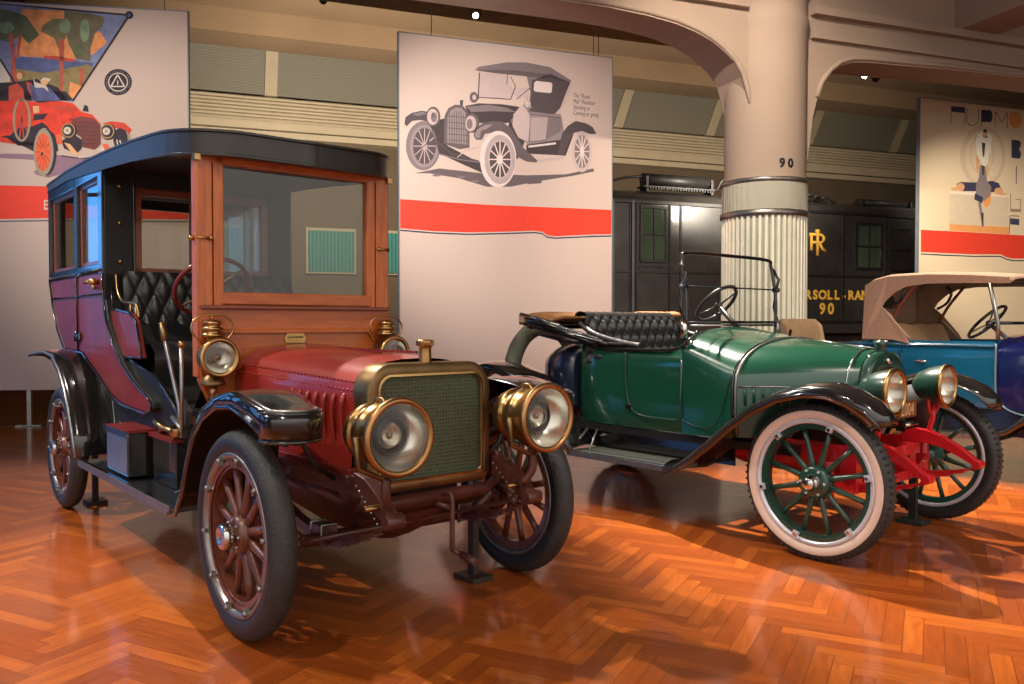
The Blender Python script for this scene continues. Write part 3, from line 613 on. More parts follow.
  ('tire1',8,[(-4.228,3.436),(-4.231,3.371),(-4.241,3.309),(-4.255,3.254),(-4.274,3.207),(-4.297,3.172),(-4.322,3.15),(-4.348,3.142),(-4.373,3.149),(-4.398,3.17),(-4.419,3.204),(-4.437,3.249),(-4.45,3.304),(-4.458,3.365),(-4.46,3.43),(-4.456,3.494),(-4.447,3.556),(-4.432,3.611),(-4.414,3.658),(-4.391,3.693),(-4.366,3.715),(-4.34,3.723),(-4.315,3.717),(-4.29,3.696),(-4.269,3.662),(-4.251,3.617),(-4.238,3.562),(-4.23,3.501)]),
  ('orr',9,[(-4.26,3.435),(-4.263,3.379),(-4.272,3.325),(-4.284,3.278),(-4.301,3.24),(-4.32,3.213),(-4.341,3.198),(-4.363,3.198),(-4.383,3.211),(-4.402,3.237),(-4.417,3.274),(-4.429,3.321),(-4.436,3.374),(-4.438,3.43),(-4.435,3.487),(-4.426,3.54),(-4.414,3.587),(-4.397,3.625),(-4.378,3.652),(-4.357,3.667),(-4.336,3.667),(-4.315,3.654),(-4.296,3.629),(-4.281,3.591),(-4.269,3.545),(-4.262,3.492)]),
  ('redd',10,[(-4.349,3.426),(-4.264,3.429),(-4.264,3.442),(-4.349,3.439)]),
  ('redd',10,[(-4.354,3.429),(-4.281,3.316),(-4.271,3.324),(-4.344,3.436)]),
  ('redd',10,[(-4.355,3.431),(-4.315,3.234),(-4.303,3.237),(-4.343,3.434)]),
  ('redd',10,[(-4.355,3.433),(-4.358,3.204),(-4.346,3.204),(-4.343,3.433)]),
  ('redd',10,[(-4.355,3.434),(-4.4,3.235),(-4.388,3.232),(-4.343,3.431)]),
  ('redd',10,[(-4.354,3.436),(-4.429,3.32),(-4.42,3.313),(-4.344,3.429)]),
  ('redd',10,[(-4.349,3.439),(-4.434,3.437),(-4.434,3.424),(-4.349,3.426)]),
  ('redd',10,[(-4.344,3.436),(-4.417,3.549),(-4.427,3.541),(-4.354,3.429)]),
  ('redd',10,[(-4.343,3.434),(-4.384,3.631),(-4.395,3.628),(-4.355,3.431)]),
  ('redd',10,[(-4.343,3.433),(-4.34,3.662),(-4.352,3.661),(-4.355,3.433)]),
  ('redd',10,[(-4.343,3.431),(-4.298,3.631),(-4.31,3.633),(-4.355,3.434)]),
  ('redd',10,[(-4.344,3.429),(-4.269,3.546),(-4.279,3.553),(-4.354,3.436)]),
  ('orr',11,[(-4.322,3.433),(-4.325,3.407),(-4.333,3.385),(-4.344,3.373),(-4.356,3.372),(-4.367,3.384),(-4.374,3.405),(-4.376,3.432),(-4.373,3.459),(-4.366,3.48),(-4.354,3.493),(-4.342,3.493),(-4.331,3.481),(-4.324,3.46)]),
  ('dark1',12,[(-4.346,3.409),(-4.349,3.396),(-4.357,3.388),(-4.366,3.388),(-4.374,3.396),(-4.377,3.408),(-4.374,3.421),(-4.366,3.429),(-4.356,3.43),(-4.349,3.422)]),
  ('rad1',7,[(-4.013,3.852),(-3.892,3.893),(-3.754,3.87),(-3.668,3.791),(-3.671,3.553),(-3.741,3.478),(-3.896,3.51),(-3.895,3.619),(-3.998,3.707)]),
  ('red1',6,[(-4.048,3.851),(-3.892,3.929),(-3.754,3.898),(-3.651,3.792),(-3.754,3.861),(-3.892,3.875),(-4.014,3.825)]),
  ('dark1',8,[(-3.981,3.826),(-3.898,3.509),(-3.895,3.51),(-3.977,3.827)]),
  ('dark1',8,[(-3.946,3.827),(-3.874,3.51),(-3.871,3.511),(-3.943,3.828)]),
  ('dark1',8,[(-3.912,3.828),(-3.85,3.511),(-3.846,3.511),(-3.908,3.829)]),
  ('dark1',8,[(-3.877,3.829),(-3.826,3.511),(-3.822,3.512),(-3.874,3.83)]),
  ('dark1',8,[(-3.843,3.831),(-3.801,3.512),(-3.798,3.513),(-3.839,3.831)]),
  ('dark1',8,[(-3.808,3.832),(-3.777,3.513),(-3.774,3.513),(-3.805,3.832)]),
  ('dark1',8,[(-3.773,3.833),(-3.753,3.514),(-3.749,3.514),(-3.77,3.833)]),
  ('dark1',8,[(-3.739,3.834),(-3.728,3.514),(-3.725,3.515),(-3.735,3.835)]),
  ('dark1',8,[(-3.704,3.835),(-3.704,3.515),(-3.701,3.515),(-3.701,3.836)]),
  ('dark1',8,[(-3.979,3.815),(-3.668,3.804),(-3.668,3.807),(-3.979,3.819)]),
  ('dark1',8,[(-3.98,3.764),(-3.669,3.753),(-3.668,3.756),(-3.98,3.768)]),
  ('dark1',8,[(-3.981,3.713),(-3.669,3.701),(-3.669,3.705),(-3.98,3.717)]),
  ('dark1',8,[(-3.981,3.662),(-3.67,3.65),(-3.67,3.654),(-3.981,3.666)]),
  ('dark1',8,[(-3.982,3.611),(-3.67,3.599),(-3.67,3.602),(-3.981,3.615)]),
  ('dark1',8,[(-3.982,3.56),(-3.671,3.547),(-3.671,3.551),(-3.982,3.564)]),
  ('dark1',8,[(-3.95,3.705),(-3.954,3.673),(-3.968,3.644),(-3.989,3.621),(-4.015,3.606),(-4.044,3.6),(-4.072,3.604),(-4.098,3.618),(-4.118,3.64),(-4.131,3.668),(-4.135,3.699),(-4.13,3.731),(-4.117,3.76),(-4.096,3.783),(-4.07,3.798),(-4.041,3.804),(-4.013,3.8),(-3.987,3.786),(-3.967,3.765),(-3.954,3.736)]),
  ('gold1',9,[(-3.97,3.712),(-3.974,3.683),(-3.987,3.658),(-4.005,3.637),(-4.028,3.623),(-4.054,3.618),(-4.079,3.622),(-4.102,3.634),(-4.12,3.653),(-4.132,3.678),(-4.135,3.706),(-4.131,3.735),(-4.119,3.76),(-4.1,3.781),(-4.077,3.795),(-4.052,3.8),(-4.026,3.797),(-4.003,3.784),(-3.985,3.765),(-3.974,3.74)]),
  ('dark1',10,[(-3.984,3.711),(-3.988,3.687),(-3.998,3.666),(-4.013,3.648),(-4.032,3.637),(-4.054,3.633),(-4.075,3.636),(-4.094,3.646),(-4.109,3.662),(-4.118,3.683),(-4.122,3.707),(-4.118,3.731),(-4.108,3.752),(-4.092,3.77),(-4.073,3.781),(-4.052,3.786),(-4.031,3.783),(-4.012,3.772),(-3.997,3.756),(-3.987,3.735)]),
  ('cream',11,[(-4.018,3.71),(-4.022,3.692),(-4.032,3.676),(-4.047,3.665),(-4.064,3.661),(-4.081,3.664),(-4.095,3.674),(-4.105,3.689),(-4.108,3.707),(-4.104,3.725),(-4.094,3.741),(-4.08,3.752),(-4.063,3.756),(-4.045,3.753),(-4.031,3.743),(-4.022,3.728)]),
  ('gold1',12,[(-4.046,3.709),(-4.049,3.698),(-4.058,3.692),(-4.069,3.691),(-4.077,3.698),(-4.08,3.708),(-4.077,3.719),(-4.068,3.726),(-4.058,3.726),(-4.049,3.72)]),
  ('dark1',8,[(-3.486,3.711),(-3.491,3.679),(-3.505,3.65),(-3.526,3.626),(-3.552,3.611),(-3.581,3.605),(-3.61,3.609),(-3.636,3.623),(-3.657,3.645),(-3.67,3.673),(-3.674,3.705),(-3.669,3.737),(-3.656,3.766),(-3.635,3.789),(-3.608,3.804),(-3.579,3.81),(-3.55,3.806),(-3.524,3.793),(-3.503,3.771),(-3.49,3.742)]),
  ('gold1',9,[(-3.507,3.717),(-3.511,3.689),(-3.524,3.663),(-3.542,3.642),(-3.566,3.628),(-3.592,3.623),(-3.617,3.627),(-3.641,3.639),(-3.659,3.659),(-3.67,3.684),(-3.674,3.712),(-3.67,3.741),(-3.658,3.766),(-3.639,3.787),(-3.616,3.801),(-3.59,3.806),(-3.564,3.803),(-3.541,3.791),(-3.522,3.771),(-3.511,3.746)]),
  ('dark1',10,[(-3.521,3.717),(-3.525,3.693),(-3.535,3.671),(-3.55,3.654),(-3.57,3.642),(-3.592,3.638),(-3.613,3.641),(-3.632,3.651),(-3.647,3.668),(-3.657,3.689),(-3.66,3.713),(-3.657,3.736),(-3.647,3.758),(-3.631,3.776),(-3.611,3.787),(-3.59,3.792),(-3.568,3.789),(-3.549,3.778),(-3.534,3.762),(-3.524,3.741)]),
  ('cream',11,[(-3.556,3.716),(-3.559,3.698),(-3.569,3.682),(-3.584,3.671),(-3.602,3.667),(-3.619,3.67),(-3.633,3.68),(-3.643,3.695),(-3.646,3.713),(-3.643,3.731),(-3.633,3.747),(-3.618,3.758),(-3.601,3.762),(-3.583,3.759),(-3.569,3.749),(-3.559,3.734)]),
  ('gold1',12,[(-3.584,3.715),(-3.587,3.704),(-3.596,3.697),(-3.607,3.697),(-3.615,3.703),(-3.619,3.714),(-3.615,3.725),(-3.606,3.732),(-3.596,3.732),(-3.587,3.726)]),
  ('dark1',6,[(-3.998,3.671),(-3.895,3.601),(-3.897,3.491),(-3.967,3.416),(-4.104,3.485),(-4.137,3.575)]),
  ('red1',7,[(-3.651,3.81),(-3.546,3.841),(-3.389,3.828),(-3.302,3.748),(-3.329,3.692),(-3.407,3.754),(-3.547,3.758)]),
  ('redd',8,[(-3.598,3.808),(-3.476,3.812),(-3.372,3.773),(-3.337,3.71),(-3.424,3.759)]),
  ('tire1',6,[(-3.315,3.637),(-3.32,3.589),(-3.332,3.545),(-3.351,3.51),(-3.375,3.487),(-3.401,3.478),(-3.427,3.485),(-3.45,3.507),(-3.468,3.541),(-3.48,3.584),(-3.483,3.632),(-3.479,3.68),(-3.466,3.724),(-3.448,3.759),(-3.424,3.782),(-3.398,3.791),(-3.372,3.784),(-3.349,3.763),(-3.33,3.729),(-3.319,3.685)]),
  ('dark1',7,[(-3.347,3.627),(-3.352,3.584),(-3.365,3.545),(-3.384,3.514),(-3.409,3.494),(-3.436,3.486),(-3.463,3.492),(-3.487,3.511),(-3.506,3.541),(-3.518,3.579),(-3.522,3.622),(-3.517,3.664),(-3.504,3.703),(-3.485,3.734),(-3.46,3.754),(-3.433,3.762),(-3.406,3.756),(-3.382,3.737),(-3.363,3.708),(-3.351,3.669)]),
  ('cream',8,[(-3.485,3.612),(-3.472,3.521),(-3.458,3.524),(-3.471,3.615)]),
  ('cream',8,[(-3.45,3.603),(-3.425,3.53),(-3.411,3.536),(-3.437,3.608)]),
  ('tan3',7,[(-4.103,3.558),(-4.034,3.542),(-3.932,3.417),(-4.001,3.406)]),
  ('orr',7,[(-4.205,3.646),(-4.136,3.666),(-4.12,3.539),(-4.189,3.537)]),
  ('orr',7,[(-3.653,3.553),(-3.584,3.555),(-3.55,3.446),(-3.602,3.427)]),
  ('dark1',7,[(-4.14,3.386),(-3.899,3.356),(-3.897,3.371),(-4.138,3.4)]),
  ('dark1',7,[(-3.897,3.356),(-3.793,3.377),(-3.795,3.392),(-3.899,3.371)]),
  ('dark1',7,[(-3.792,3.378),(-3.652,3.437),(-3.657,3.45),(-3.796,3.391)]),
  ('cream',8,[(-3.932,3.366),(-3.793,3.388),(-3.795,3.399),(-3.933,3.377)]),
  ('cream',8,[(-3.792,3.389),(-3.669,3.456),(-3.674,3.466),(-3.796,3.399)]),
  ('cream',8,[(-3.715,3.478),(-3.636,3.517),(-3.619,3.463),(-3.689,3.452)]),
  ('dark1',7,[(-3.883,3.957),(-3.856,4.04),(-3.822,4.023),(-3.809,3.951)]),
  ('tan3',7,[(-4.465,4.0),(-4.392,4.003),(-4.389,3.921),(-4.457,3.913)]),
  ('red',1,[(-6.345,3.012),(-4.858,3.009),(-4.298,3.009),(-3.52,3.007),(-2.564,3.006),(-2.567,2.626),(-3.524,2.62),(-4.303,2.612),(-4.864,2.591),(-6.353,2.539)]),
  ('navy',2,[(-6.353,2.521),(-4.864,2.568),(-4.864,2.555),(-6.353,2.509)]),
  ('navy',2,[(-4.864,2.568),(-4.303,2.587),(-4.303,2.574),(-4.864,2.555)]),
  ('navy',2,[(-4.303,2.587),(-3.524,2.598),(-3.524,2.585),(-4.303,2.574)]),
  ('navy',2,[(-3.524,2.598),(-2.567,2.603),(-2.568,2.59),(-3.524,2.585)]),
  ('cream',2,[(-4.349,2.837),(-4.335,2.838),(-4.336,2.717),(-4.351,2.717)]),
  ('cream',2,[(-4.335,2.838),(-4.298,2.838),(-4.298,2.819),(-4.335,2.818)]),
  ('cream',2,[(-4.335,2.787),(-4.303,2.788),(-4.303,2.77),(-4.336,2.77)]),
  ('cream',2,[(-4.336,2.737),(-4.299,2.738),(-4.299,2.718),(-4.336,2.717)]),
 ],
 2: [
  ('g4',1,[(2.639,3.358),(3.003,3.449),(3.637,3.42),(4.295,3.432),(4.916,3.484),(5.363,3.599),(5.38,3.556),(5.043,3.472),(4.479,3.358),(4.053,3.254),(3.696,3.234),(3.52,3.274),(3.288,3.329),(2.862,3.372)]),
  ('g5',2,[(3.021,3.764),(3.013,3.682),(2.992,3.603),(2.958,3.534),(2.913,3.476),(2.86,3.435),(2.802,3.411),(2.743,3.408),(2.686,3.424),(2.634,3.458),(2.59,3.509),(2.557,3.574),(2.536,3.648),(2.53,3.728),(2.537,3.809),(2.558,3.887),(2.591,3.956),(2.635,4.013),(2.687,4.055),(2.745,4.079),(2.804,4.084),(2.861,4.07),(2.914,4.036),(2.959,3.985),(2.992,3.92),(3.013,3.845)]),
  ('g6',3,[(2.987,3.756),(2.981,3.685),(2.963,3.618),(2.935,3.557),(2.898,3.508),(2.855,3.472),(2.808,3.452),(2.76,3.449),(2.713,3.463),(2.67,3.493),(2.634,3.537),(2.607,3.593),(2.59,3.658),(2.585,3.727),(2.591,3.797),(2.608,3.864),(2.635,3.924),(2.671,3.973),(2.714,4.009),(2.761,4.03),(2.809,4.034),(2.857,4.021),(2.9,3.991),(2.936,3.947),(2.964,3.891),(2.981,3.826)]),
  ('g3',4,[(2.953,3.754),(2.947,3.688),(2.931,3.627),(2.905,3.573),(2.871,3.531),(2.831,3.504),(2.789,3.492),(2.748,3.498),(2.709,3.52),(2.675,3.558),(2.65,3.607),(2.634,3.666),(2.629,3.73),(2.635,3.795),(2.651,3.856),(2.676,3.909),(2.71,3.951),(2.749,3.979),(2.791,3.991),(2.833,3.986),(2.872,3.964),(2.905,3.927),(2.931,3.877),(2.947,3.818)]),
  ('g7',5,[(2.79,3.735),(2.947,3.746),(2.947,3.76),(2.79,3.749)]),
  ('g7',5,[(2.785,3.736),(2.921,3.624),(2.93,3.634),(2.795,3.747)]),
  ('g7',5,[(2.783,3.739),(2.861,3.533),(2.875,3.538),(2.797,3.745)]),
  ('g7',5,[(2.783,3.741),(2.782,3.497),(2.796,3.498),(2.797,3.742)]),
  ('g7',5,[(2.783,3.744),(2.705,3.527),(2.718,3.523),(2.797,3.74)]),
  ('g7',5,[(2.785,3.746),(2.65,3.615),(2.66,3.606),(2.795,3.737)]),
  ('g7',5,[(2.79,3.749),(2.634,3.737),(2.634,3.724),(2.79,3.735)]),
  ('g7',5,[(2.795,3.747),(2.66,3.859),(2.651,3.848),(2.785,3.736)]),
  ('g7',5,[(2.797,3.745),(2.719,3.95),(2.706,3.944),(2.783,3.739)]),
  ('g7',5,[(2.797,3.742),(2.798,3.986),(2.784,3.985),(2.783,3.741)]),
  ('g7',5,[(2.797,3.74),(2.875,3.957),(2.862,3.961),(2.783,3.744)]),
  ('g7',5,[(2.795,3.737),(2.931,3.869),(2.921,3.879),(2.785,3.746)]),
  ('g7',6,[(2.829,3.745),(2.824,3.717),(2.809,3.696),(2.79,3.688),(2.77,3.693),(2.756,3.712),(2.751,3.739),(2.756,3.766),(2.771,3.787),(2.79,3.796),(2.81,3.79),(2.824,3.771)]),
  ('g3',3,[(2.509,4.022),(2.525,4.117),(2.614,4.184),(2.752,4.223),(2.864,4.214),(2.864,4.078),(2.724,4.094),(2.613,4.071),(2.544,3.993)]),
  ('g5',4,[(2.614,4.165),(2.752,4.209),(2.836,4.195),(2.697,4.145)]),
  ('g2',3,[(2.864,4.078),(3.089,4.151),(3.117,3.771),(3.666,3.533),(3.637,3.42),(3.375,3.514),(3.003,3.654),(2.919,3.865)]),
  ('g4',4,[(3.066,3.795),(3.075,4.178),(3.132,4.292),(3.232,4.35),(3.333,4.351),(3.419,4.276),(3.439,4.126),(3.439,3.767),(3.289,3.734)]),
  ('g6',5,[(3.111,3.812),(3.118,4.167),(3.163,4.262),(3.241,4.312),(3.324,4.309),(3.387,4.245),(3.404,4.123),(3.41,3.806)]),
  ('g3',6,[(3.142,4.21),(3.147,3.795),(3.156,3.796),(3.151,4.211)]),
  ('g3',6,[(3.176,4.213),(3.181,3.798),(3.19,3.798),(3.185,4.214)]),
  ('g3',6,[(3.211,4.257),(3.216,3.8),(3.224,3.801),(3.219,4.258)]),
  ('g3',6,[(3.245,4.26),(3.25,3.803),(3.259,3.803),(3.254,4.261)]),
  ('g3',6,[(3.279,4.263),(3.284,3.805),(3.293,3.806),(3.288,4.264)]),
  ('g3',6,[(3.314,4.266),(3.319,3.808),(3.328,3.808),(3.322,4.267)]),
  ('g3',6,[(3.348,4.228),(3.353,3.81),(3.362,3.811),(3.357,4.229)]),
  ('g3',6,[(3.383,4.231),(3.388,3.813),(3.397,3.814),(3.392,4.232)]),
  ('g3',6,[(3.112,4.177),(3.41,4.18),(3.411,4.188),(3.112,4.185)]),
  ('g3',6,[(3.112,4.095),(3.41,4.097),(3.411,4.105),(3.112,4.103)]),
  ('g3',6,[(3.111,4.013),(3.41,4.014),(3.41,4.023),(3.112,4.021)]),
  ('g3',6,[(3.111,3.931),(3.41,3.932),(3.41,3.94),(3.112,3.939)]),
  ('g3',6,[(3.111,3.849),(3.41,3.849),(3.41,3.857),(3.112,3.857)]),
  ('g3',5,[(3.298,4.416),(3.347,4.426),(3.341,4.349),(3.304,4.345)]),
  ('g2',4,[(3.376,4.346),(3.579,4.4),(3.933,4.418),(4.173,4.406),(4.295,4.338),(4.173,4.215),(3.993,4.157),(3.579,4.123),(3.419,4.234)]),
  ('g5',5,[(3.39,4.336),(3.726,4.394),(3.993,4.373),(4.143,4.325),(3.785,4.307),(3.463,4.266)]),
  ('g4',6,[(3.016,4.167),(3.011,4.125),(2.996,4.085),(2.974,4.053),(2.945,4.032),(2.914,4.023),(2.883,4.027),(2.855,4.044),(2.832,4.072),(2.818,4.108),(2.813,4.15),(2.818,4.192),(2.833,4.231),(2.855,4.263),(2.883,4.285),(2.915,4.294),(2.946,4.29),(2.974,4.273),(2.996,4.245),(3.011,4.209)]),
  ('g8',7,[(2.985,4.159),(2.981,4.125),(2.969,4.094),(2.952,4.068),(2.93,4.051),(2.906,4.044),(2.881,4.047),(2.859,4.061),(2.842,4.083),(2.831,4.112),(2.827,4.146),(2.831,4.179),(2.842,4.211),(2.86,4.236),(2.882,4.253),(2.906,4.261),(2.93,4.258),(2.952,4.244),(2.97,4.222),(2.981,4.192)]),
  ('g5',8,[(2.971,4.152),(2.967,4.125),(2.957,4.101),(2.943,4.085),(2.925,4.078),(2.908,4.082),(2.894,4.096),(2.884,4.118),(2.881,4.145),(2.884,4.172),(2.894,4.196),(2.908,4.212),(2.926,4.219),(2.943,4.215),(2.957,4.201),(2.967,4.179)]),
  ('g7',8,[(2.934,4.171),(2.931,4.152),(2.921,4.137),(2.909,4.131),(2.896,4.135),(2.887,4.148),(2.883,4.167),(2.887,4.186),(2.896,4.201),(2.909,4.207),(2.921,4.203),(2.931,4.19)]),
  ('g4',6,[(3.585,4.124),(3.579,4.081),(3.563,4.041),(3.539,4.008),(3.508,3.986),(3.474,3.977),(3.44,3.981),(3.409,3.998),(3.385,4.027),(3.369,4.064),(3.364,4.106),(3.369,4.149),(3.385,4.188),(3.409,4.221),(3.44,4.243),(3.474,4.253),(3.508,4.249),(3.539,4.232),(3.564,4.204),(3.579,4.166)]),
  ('g8',7,[(3.538,4.112),(3.534,4.077),(3.522,4.045),(3.504,4.02),(3.482,4.002),(3.456,3.995),(3.431,3.998),(3.409,4.012),(3.391,4.035),(3.379,4.065),(3.376,4.098),(3.38,4.133),(3.391,4.164),(3.409,4.19),(3.432,4.208),(3.457,4.215),(3.482,4.212),(3.504,4.198),(3.523,4.175),(3.534,4.146)]),
  ('g5',8,[(3.483,4.102),(3.479,4.074),(3.47,4.05),(3.456,4.033),(3.439,4.026),(3.422,4.031),(3.408,4.045),(3.399,4.067),(3.396,4.095),(3.399,4.122),(3.409,4.146),(3.423,4.163),(3.439,4.17),(3.456,4.166),(3.47,4.151),(3.479,4.129)]),
  ('g2',3,[(4.053,4.317),(4.295,4.338),(4.295,3.97),(4.174,3.679),(3.993,3.947)]),
  ('g4',6,[(3.497,3.937),(3.52,4.036),(3.637,4.128),(3.785,4.168),(3.933,4.167),(4.053,4.092),(4.128,3.986),(4.249,3.825),(4.448,3.669),(4.479,3.657),(4.448,3.626),(4.295,3.63),(4.174,3.679),(3.993,3.807),(3.874,4.022),(3.667,3.978),(3.623,3.891),(3.535,3.885)]),
  ('g6',7,[(3.515,3.952),(3.55,4.03),(3.667,4.103),(3.785,4.121),(3.696,4.05),(3.608,4.015),(3.593,3.917),(3.535,3.907)]),
  ('g2',5,[(3.874,4.05),(4.128,4.014),(4.174,3.679),(4.053,3.558),(3.933,3.915)]),
  ('g9',7,[(4.14,3.654),(4.134,3.57),(4.116,3.488),(4.087,3.413),(4.049,3.349),(4.002,3.296),(3.949,3.259),(3.893,3.239),(3.836,3.235),(3.78,3.25),(3.728,3.281),(3.682,3.327),(3.644,3.387),(3.616,3.457),(3.599,3.535),(3.593,3.617),(3.599,3.7),(3.616,3.78),(3.645,3.854),(3.683,3.919),(3.728,3.971),(3.78,4.009),(3.836,4.031),(3.893,4.035),(3.949,4.022),(4.002,3.992),(4.049,3.947),(4.087,3.887),(4.116,3.816),(4.134,3.737)]),
  ('g7',8,[(4.125,3.647),(4.12,3.574),(4.105,3.503),(4.08,3.437),(4.047,3.381),(4.008,3.335),(3.963,3.303),(3.915,3.285),(3.867,3.282),(3.819,3.294),(3.775,3.321),(3.736,3.362),(3.704,3.414),(3.68,3.476),(3.665,3.544),(3.66,3.616),(3.666,3.689),(3.68,3.759),(3.704,3.824),(3.737,3.88),(3.776,3.926),(3.82,3.959),(3.867,3.978),(3.916,3.981),(3.963,3.97),(4.008,3.943),(4.047,3.903),(4.08,3.851),(4.105,3.789),(4.12,3.72)]),
  ('g3',9,[(4.065,3.643),(4.06,3.578),(4.045,3.516),(4.021,3.461),(3.99,3.416),(3.953,3.384),(3.912,3.366),(3.87,3.363),(3.83,3.376),(3.793,3.404),(3.762,3.445),(3.739,3.497),(3.724,3.556),(3.719,3.62),(3.724,3.684),(3.739,3.746),(3.763,3.8),(3.794,3.845),(3.83,3.878),(3.871,3.897),(3.912,3.9),(3.953,3.887),(3.99,3.86),(4.021,3.819),(4.045,3.767),(4.06,3.707)]),
  ('g9',10,[(3.891,3.623),(4.059,3.634),(4.059,3.651),(3.891,3.64)]),
  ('g9',10,[(3.885,3.625),(4.03,3.503),(4.043,3.516),(3.898,3.638)]),
  ('g9',10,[(3.883,3.628),(3.966,3.405),(3.983,3.412),(3.9,3.635)]),
  ('g9',10,[(3.882,3.631),(3.882,3.368),(3.9,3.369),(3.9,3.632)]),
  ('g9',10,[(3.883,3.634),(3.8,3.401),(3.816,3.396),(3.9,3.629)]),
  ('g9',10,[(3.885,3.637),(3.741,3.496),(3.754,3.485),(3.897,3.626)]),
  ('g9',10,[(3.891,3.64),(3.725,3.629),(3.725,3.612),(3.891,3.623)]),
  ('g9',10,[(3.898,3.638),(3.754,3.759),(3.741,3.746),(3.885,3.625)]),
  ('g9',10,[(3.9,3.635),(3.817,3.857),(3.8,3.85),(3.883,3.628)]),
  ('g9',10,[(3.9,3.632),(3.9,3.895),(3.882,3.894),(3.882,3.631)]),
  ('g9',10,[(3.9,3.629),(3.983,3.863),(3.966,3.868),(3.883,3.634)]),
  ('g9',10,[(3.897,3.626),(4.043,3.768),(4.03,3.779),(3.885,3.637)]),
  ('g9',11,[(3.933,3.634),(3.928,3.605),(3.915,3.581),(3.896,3.566),(3.875,3.565),(3.856,3.577),(3.842,3.599),(3.838,3.628),(3.842,3.657),(3.856,3.682),(3.875,3.696),(3.896,3.697),(3.915,3.686),(3.928,3.663)]),
  ('g8',11,[(4.071,3.644),(4.064,3.565),(4.046,3.569),(4.053,3.642)]),
  ('g8',11,[(4.064,3.565),(4.042,3.493),(4.027,3.501),(4.046,3.569)]),
  ('g8',11,[(4.042,3.493),(4.009,3.431),(3.997,3.443),(4.027,3.501)]),
  ('g8',11,[(4.009,3.431),(3.966,3.386),(3.958,3.401),(3.997,3.443)]),
  ('g8',11,[(3.966,3.386),(3.917,3.361),(3.914,3.378),(3.958,3.401)]),
  ('g8',11,[(3.917,3.361),(3.866,3.358),(3.868,3.375),(3.914,3.378)]),
  ('g8',11,[(3.866,3.358),(3.817,3.377),(3.824,3.393),(3.868,3.375)]),
  ('g8',11,[(3.817,3.377),(3.775,3.417),(3.786,3.43),(3.824,3.393)]),
  ('g8',11,[(3.775,3.417),(3.741,3.474),(3.756,3.484),(3.786,3.43)]),
  ('g8',11,[(3.741,3.474),(3.721,3.543),(3.738,3.549),(3.756,3.484)]),
  ('g8',11,[(3.721,3.543),(3.713,3.62),(3.731,3.621),(3.738,3.549)]),
  ('g8',11,[(3.713,3.62),(3.721,3.697),(3.738,3.693),(3.731,3.621)]),
  ('g8',11,[(3.721,3.697),(3.742,3.769),(3.757,3.761),(3.738,3.693)]),
  ('g8',11,[(3.742,3.769),(3.775,3.83),(3.786,3.819),(3.757,3.761)]),
  ('g8',11,[(3.775,3.83),(3.817,3.876),(3.825,3.861),(3.786,3.819)]),
  ('g8',11,[(3.817,3.876),(3.866,3.901),(3.869,3.885),(3.825,3.861)]),
  ('g8',11,[(3.866,3.901),(3.917,3.905),(3.914,3.888),(3.869,3.885)]),
  ('g8',11,[(3.917,3.905),(3.966,3.887),(3.958,3.871),(3.914,3.888)]),
  ('g8',11,[(3.966,3.887),(4.009,3.847),(3.997,3.834),(3.958,3.871)]),
  ('g8',11,[(4.009,3.847),(4.042,3.791),(4.027,3.78),(3.997,3.834)]),
  ('g8',11,[(4.042,3.791),(4.064,3.721),(4.046,3.715),(4.027,3.78)]),
  ('g8',11,[(4.064,3.721),(4.071,3.644),(4.053,3.642),(4.046,3.715)]),
  ('g3',6,[(2.758,3.709),(2.87,3.799),(2.856,3.815),(2.744,3.725)]),
  ('g3',6,[(2.861,3.796),(3.001,3.779),(3.006,3.801),(2.865,3.818)]),
  ('g3',6,[(2.996,3.781),(3.167,3.657),(3.181,3.674),(3.011,3.799)]),
  ('g3',6,[(3.171,3.655),(3.575,3.572),(3.582,3.594),(3.177,3.676)]),
  ('g8',7,[(3.264,3.612),(3.38,3.716),(3.37,3.726),(3.255,3.621)]),
  ('g8',7,[(3.377,3.714),(3.581,3.784),(3.577,3.797),(3.373,3.727)]),
  ('g5',6,[(2.973,3.644),(3.286,3.583),(3.291,3.599),(2.977,3.66)]),
  ('g5',6,[(3.287,3.583),(3.606,3.562),(3.609,3.579),(3.29,3.599)]),
  ('g6',4,[(4.173,4.327),(4.053,4.204),(4.143,4.015),(4.325,3.873),(4.852,3.955),(4.883,4.13),(4.836,4.356),(4.478,4.354),(4.356,4.499),(4.234,4.431)]),
  ('g8',5,[(4.098,4.293),(4.234,4.445),(4.341,4.313),(4.356,4.23),(4.325,3.916),(4.173,3.961),(4.083,4.123)]),
  ('g7',5,[(4.362,4.264),(4.633,4.287),(4.596,3.965),(4.341,3.917)]),
  ('g5',6,[(4.664,4.313),(4.845,4.314),(4.827,4.097),(4.618,3.98)]),
  ('g3',7,[(4.351,4.272),(4.336,3.917),(4.345,3.917),(4.36,4.272)]),
  ('g3',7,[(4.341,3.913),(4.603,3.955),(4.602,3.964),(4.34,3.921)]),
  ('g3',7,[(4.607,3.959),(4.644,4.296),(4.635,4.296),(4.598,3.959)]),
  ('g3',7,[(4.34,4.308),(4.819,4.297),(4.821,4.309),(4.341,4.319)]),
  ('g2',4,[(4.295,3.871),(4.821,3.981),(5.042,4.085),(4.915,3.758),(4.295,3.744)]),
  ('g9',6,[(4.327,3.831),(4.76,3.911),(4.756,3.939),(4.324,3.859)]),
  ('g8',6,[(4.448,3.669),(4.915,3.758),(4.884,3.713),(4.479,3.634)]),
  ('g3',6,[(4.852,4.07),(4.946,4.193),(5.073,4.275),(5.233,4.259),(5.346,4.21),(5.411,4.113),(5.298,4.105),(5.169,4.138),(5.042,4.099),(4.947,3.933),(4.884,3.756),(4.79,3.778)]),
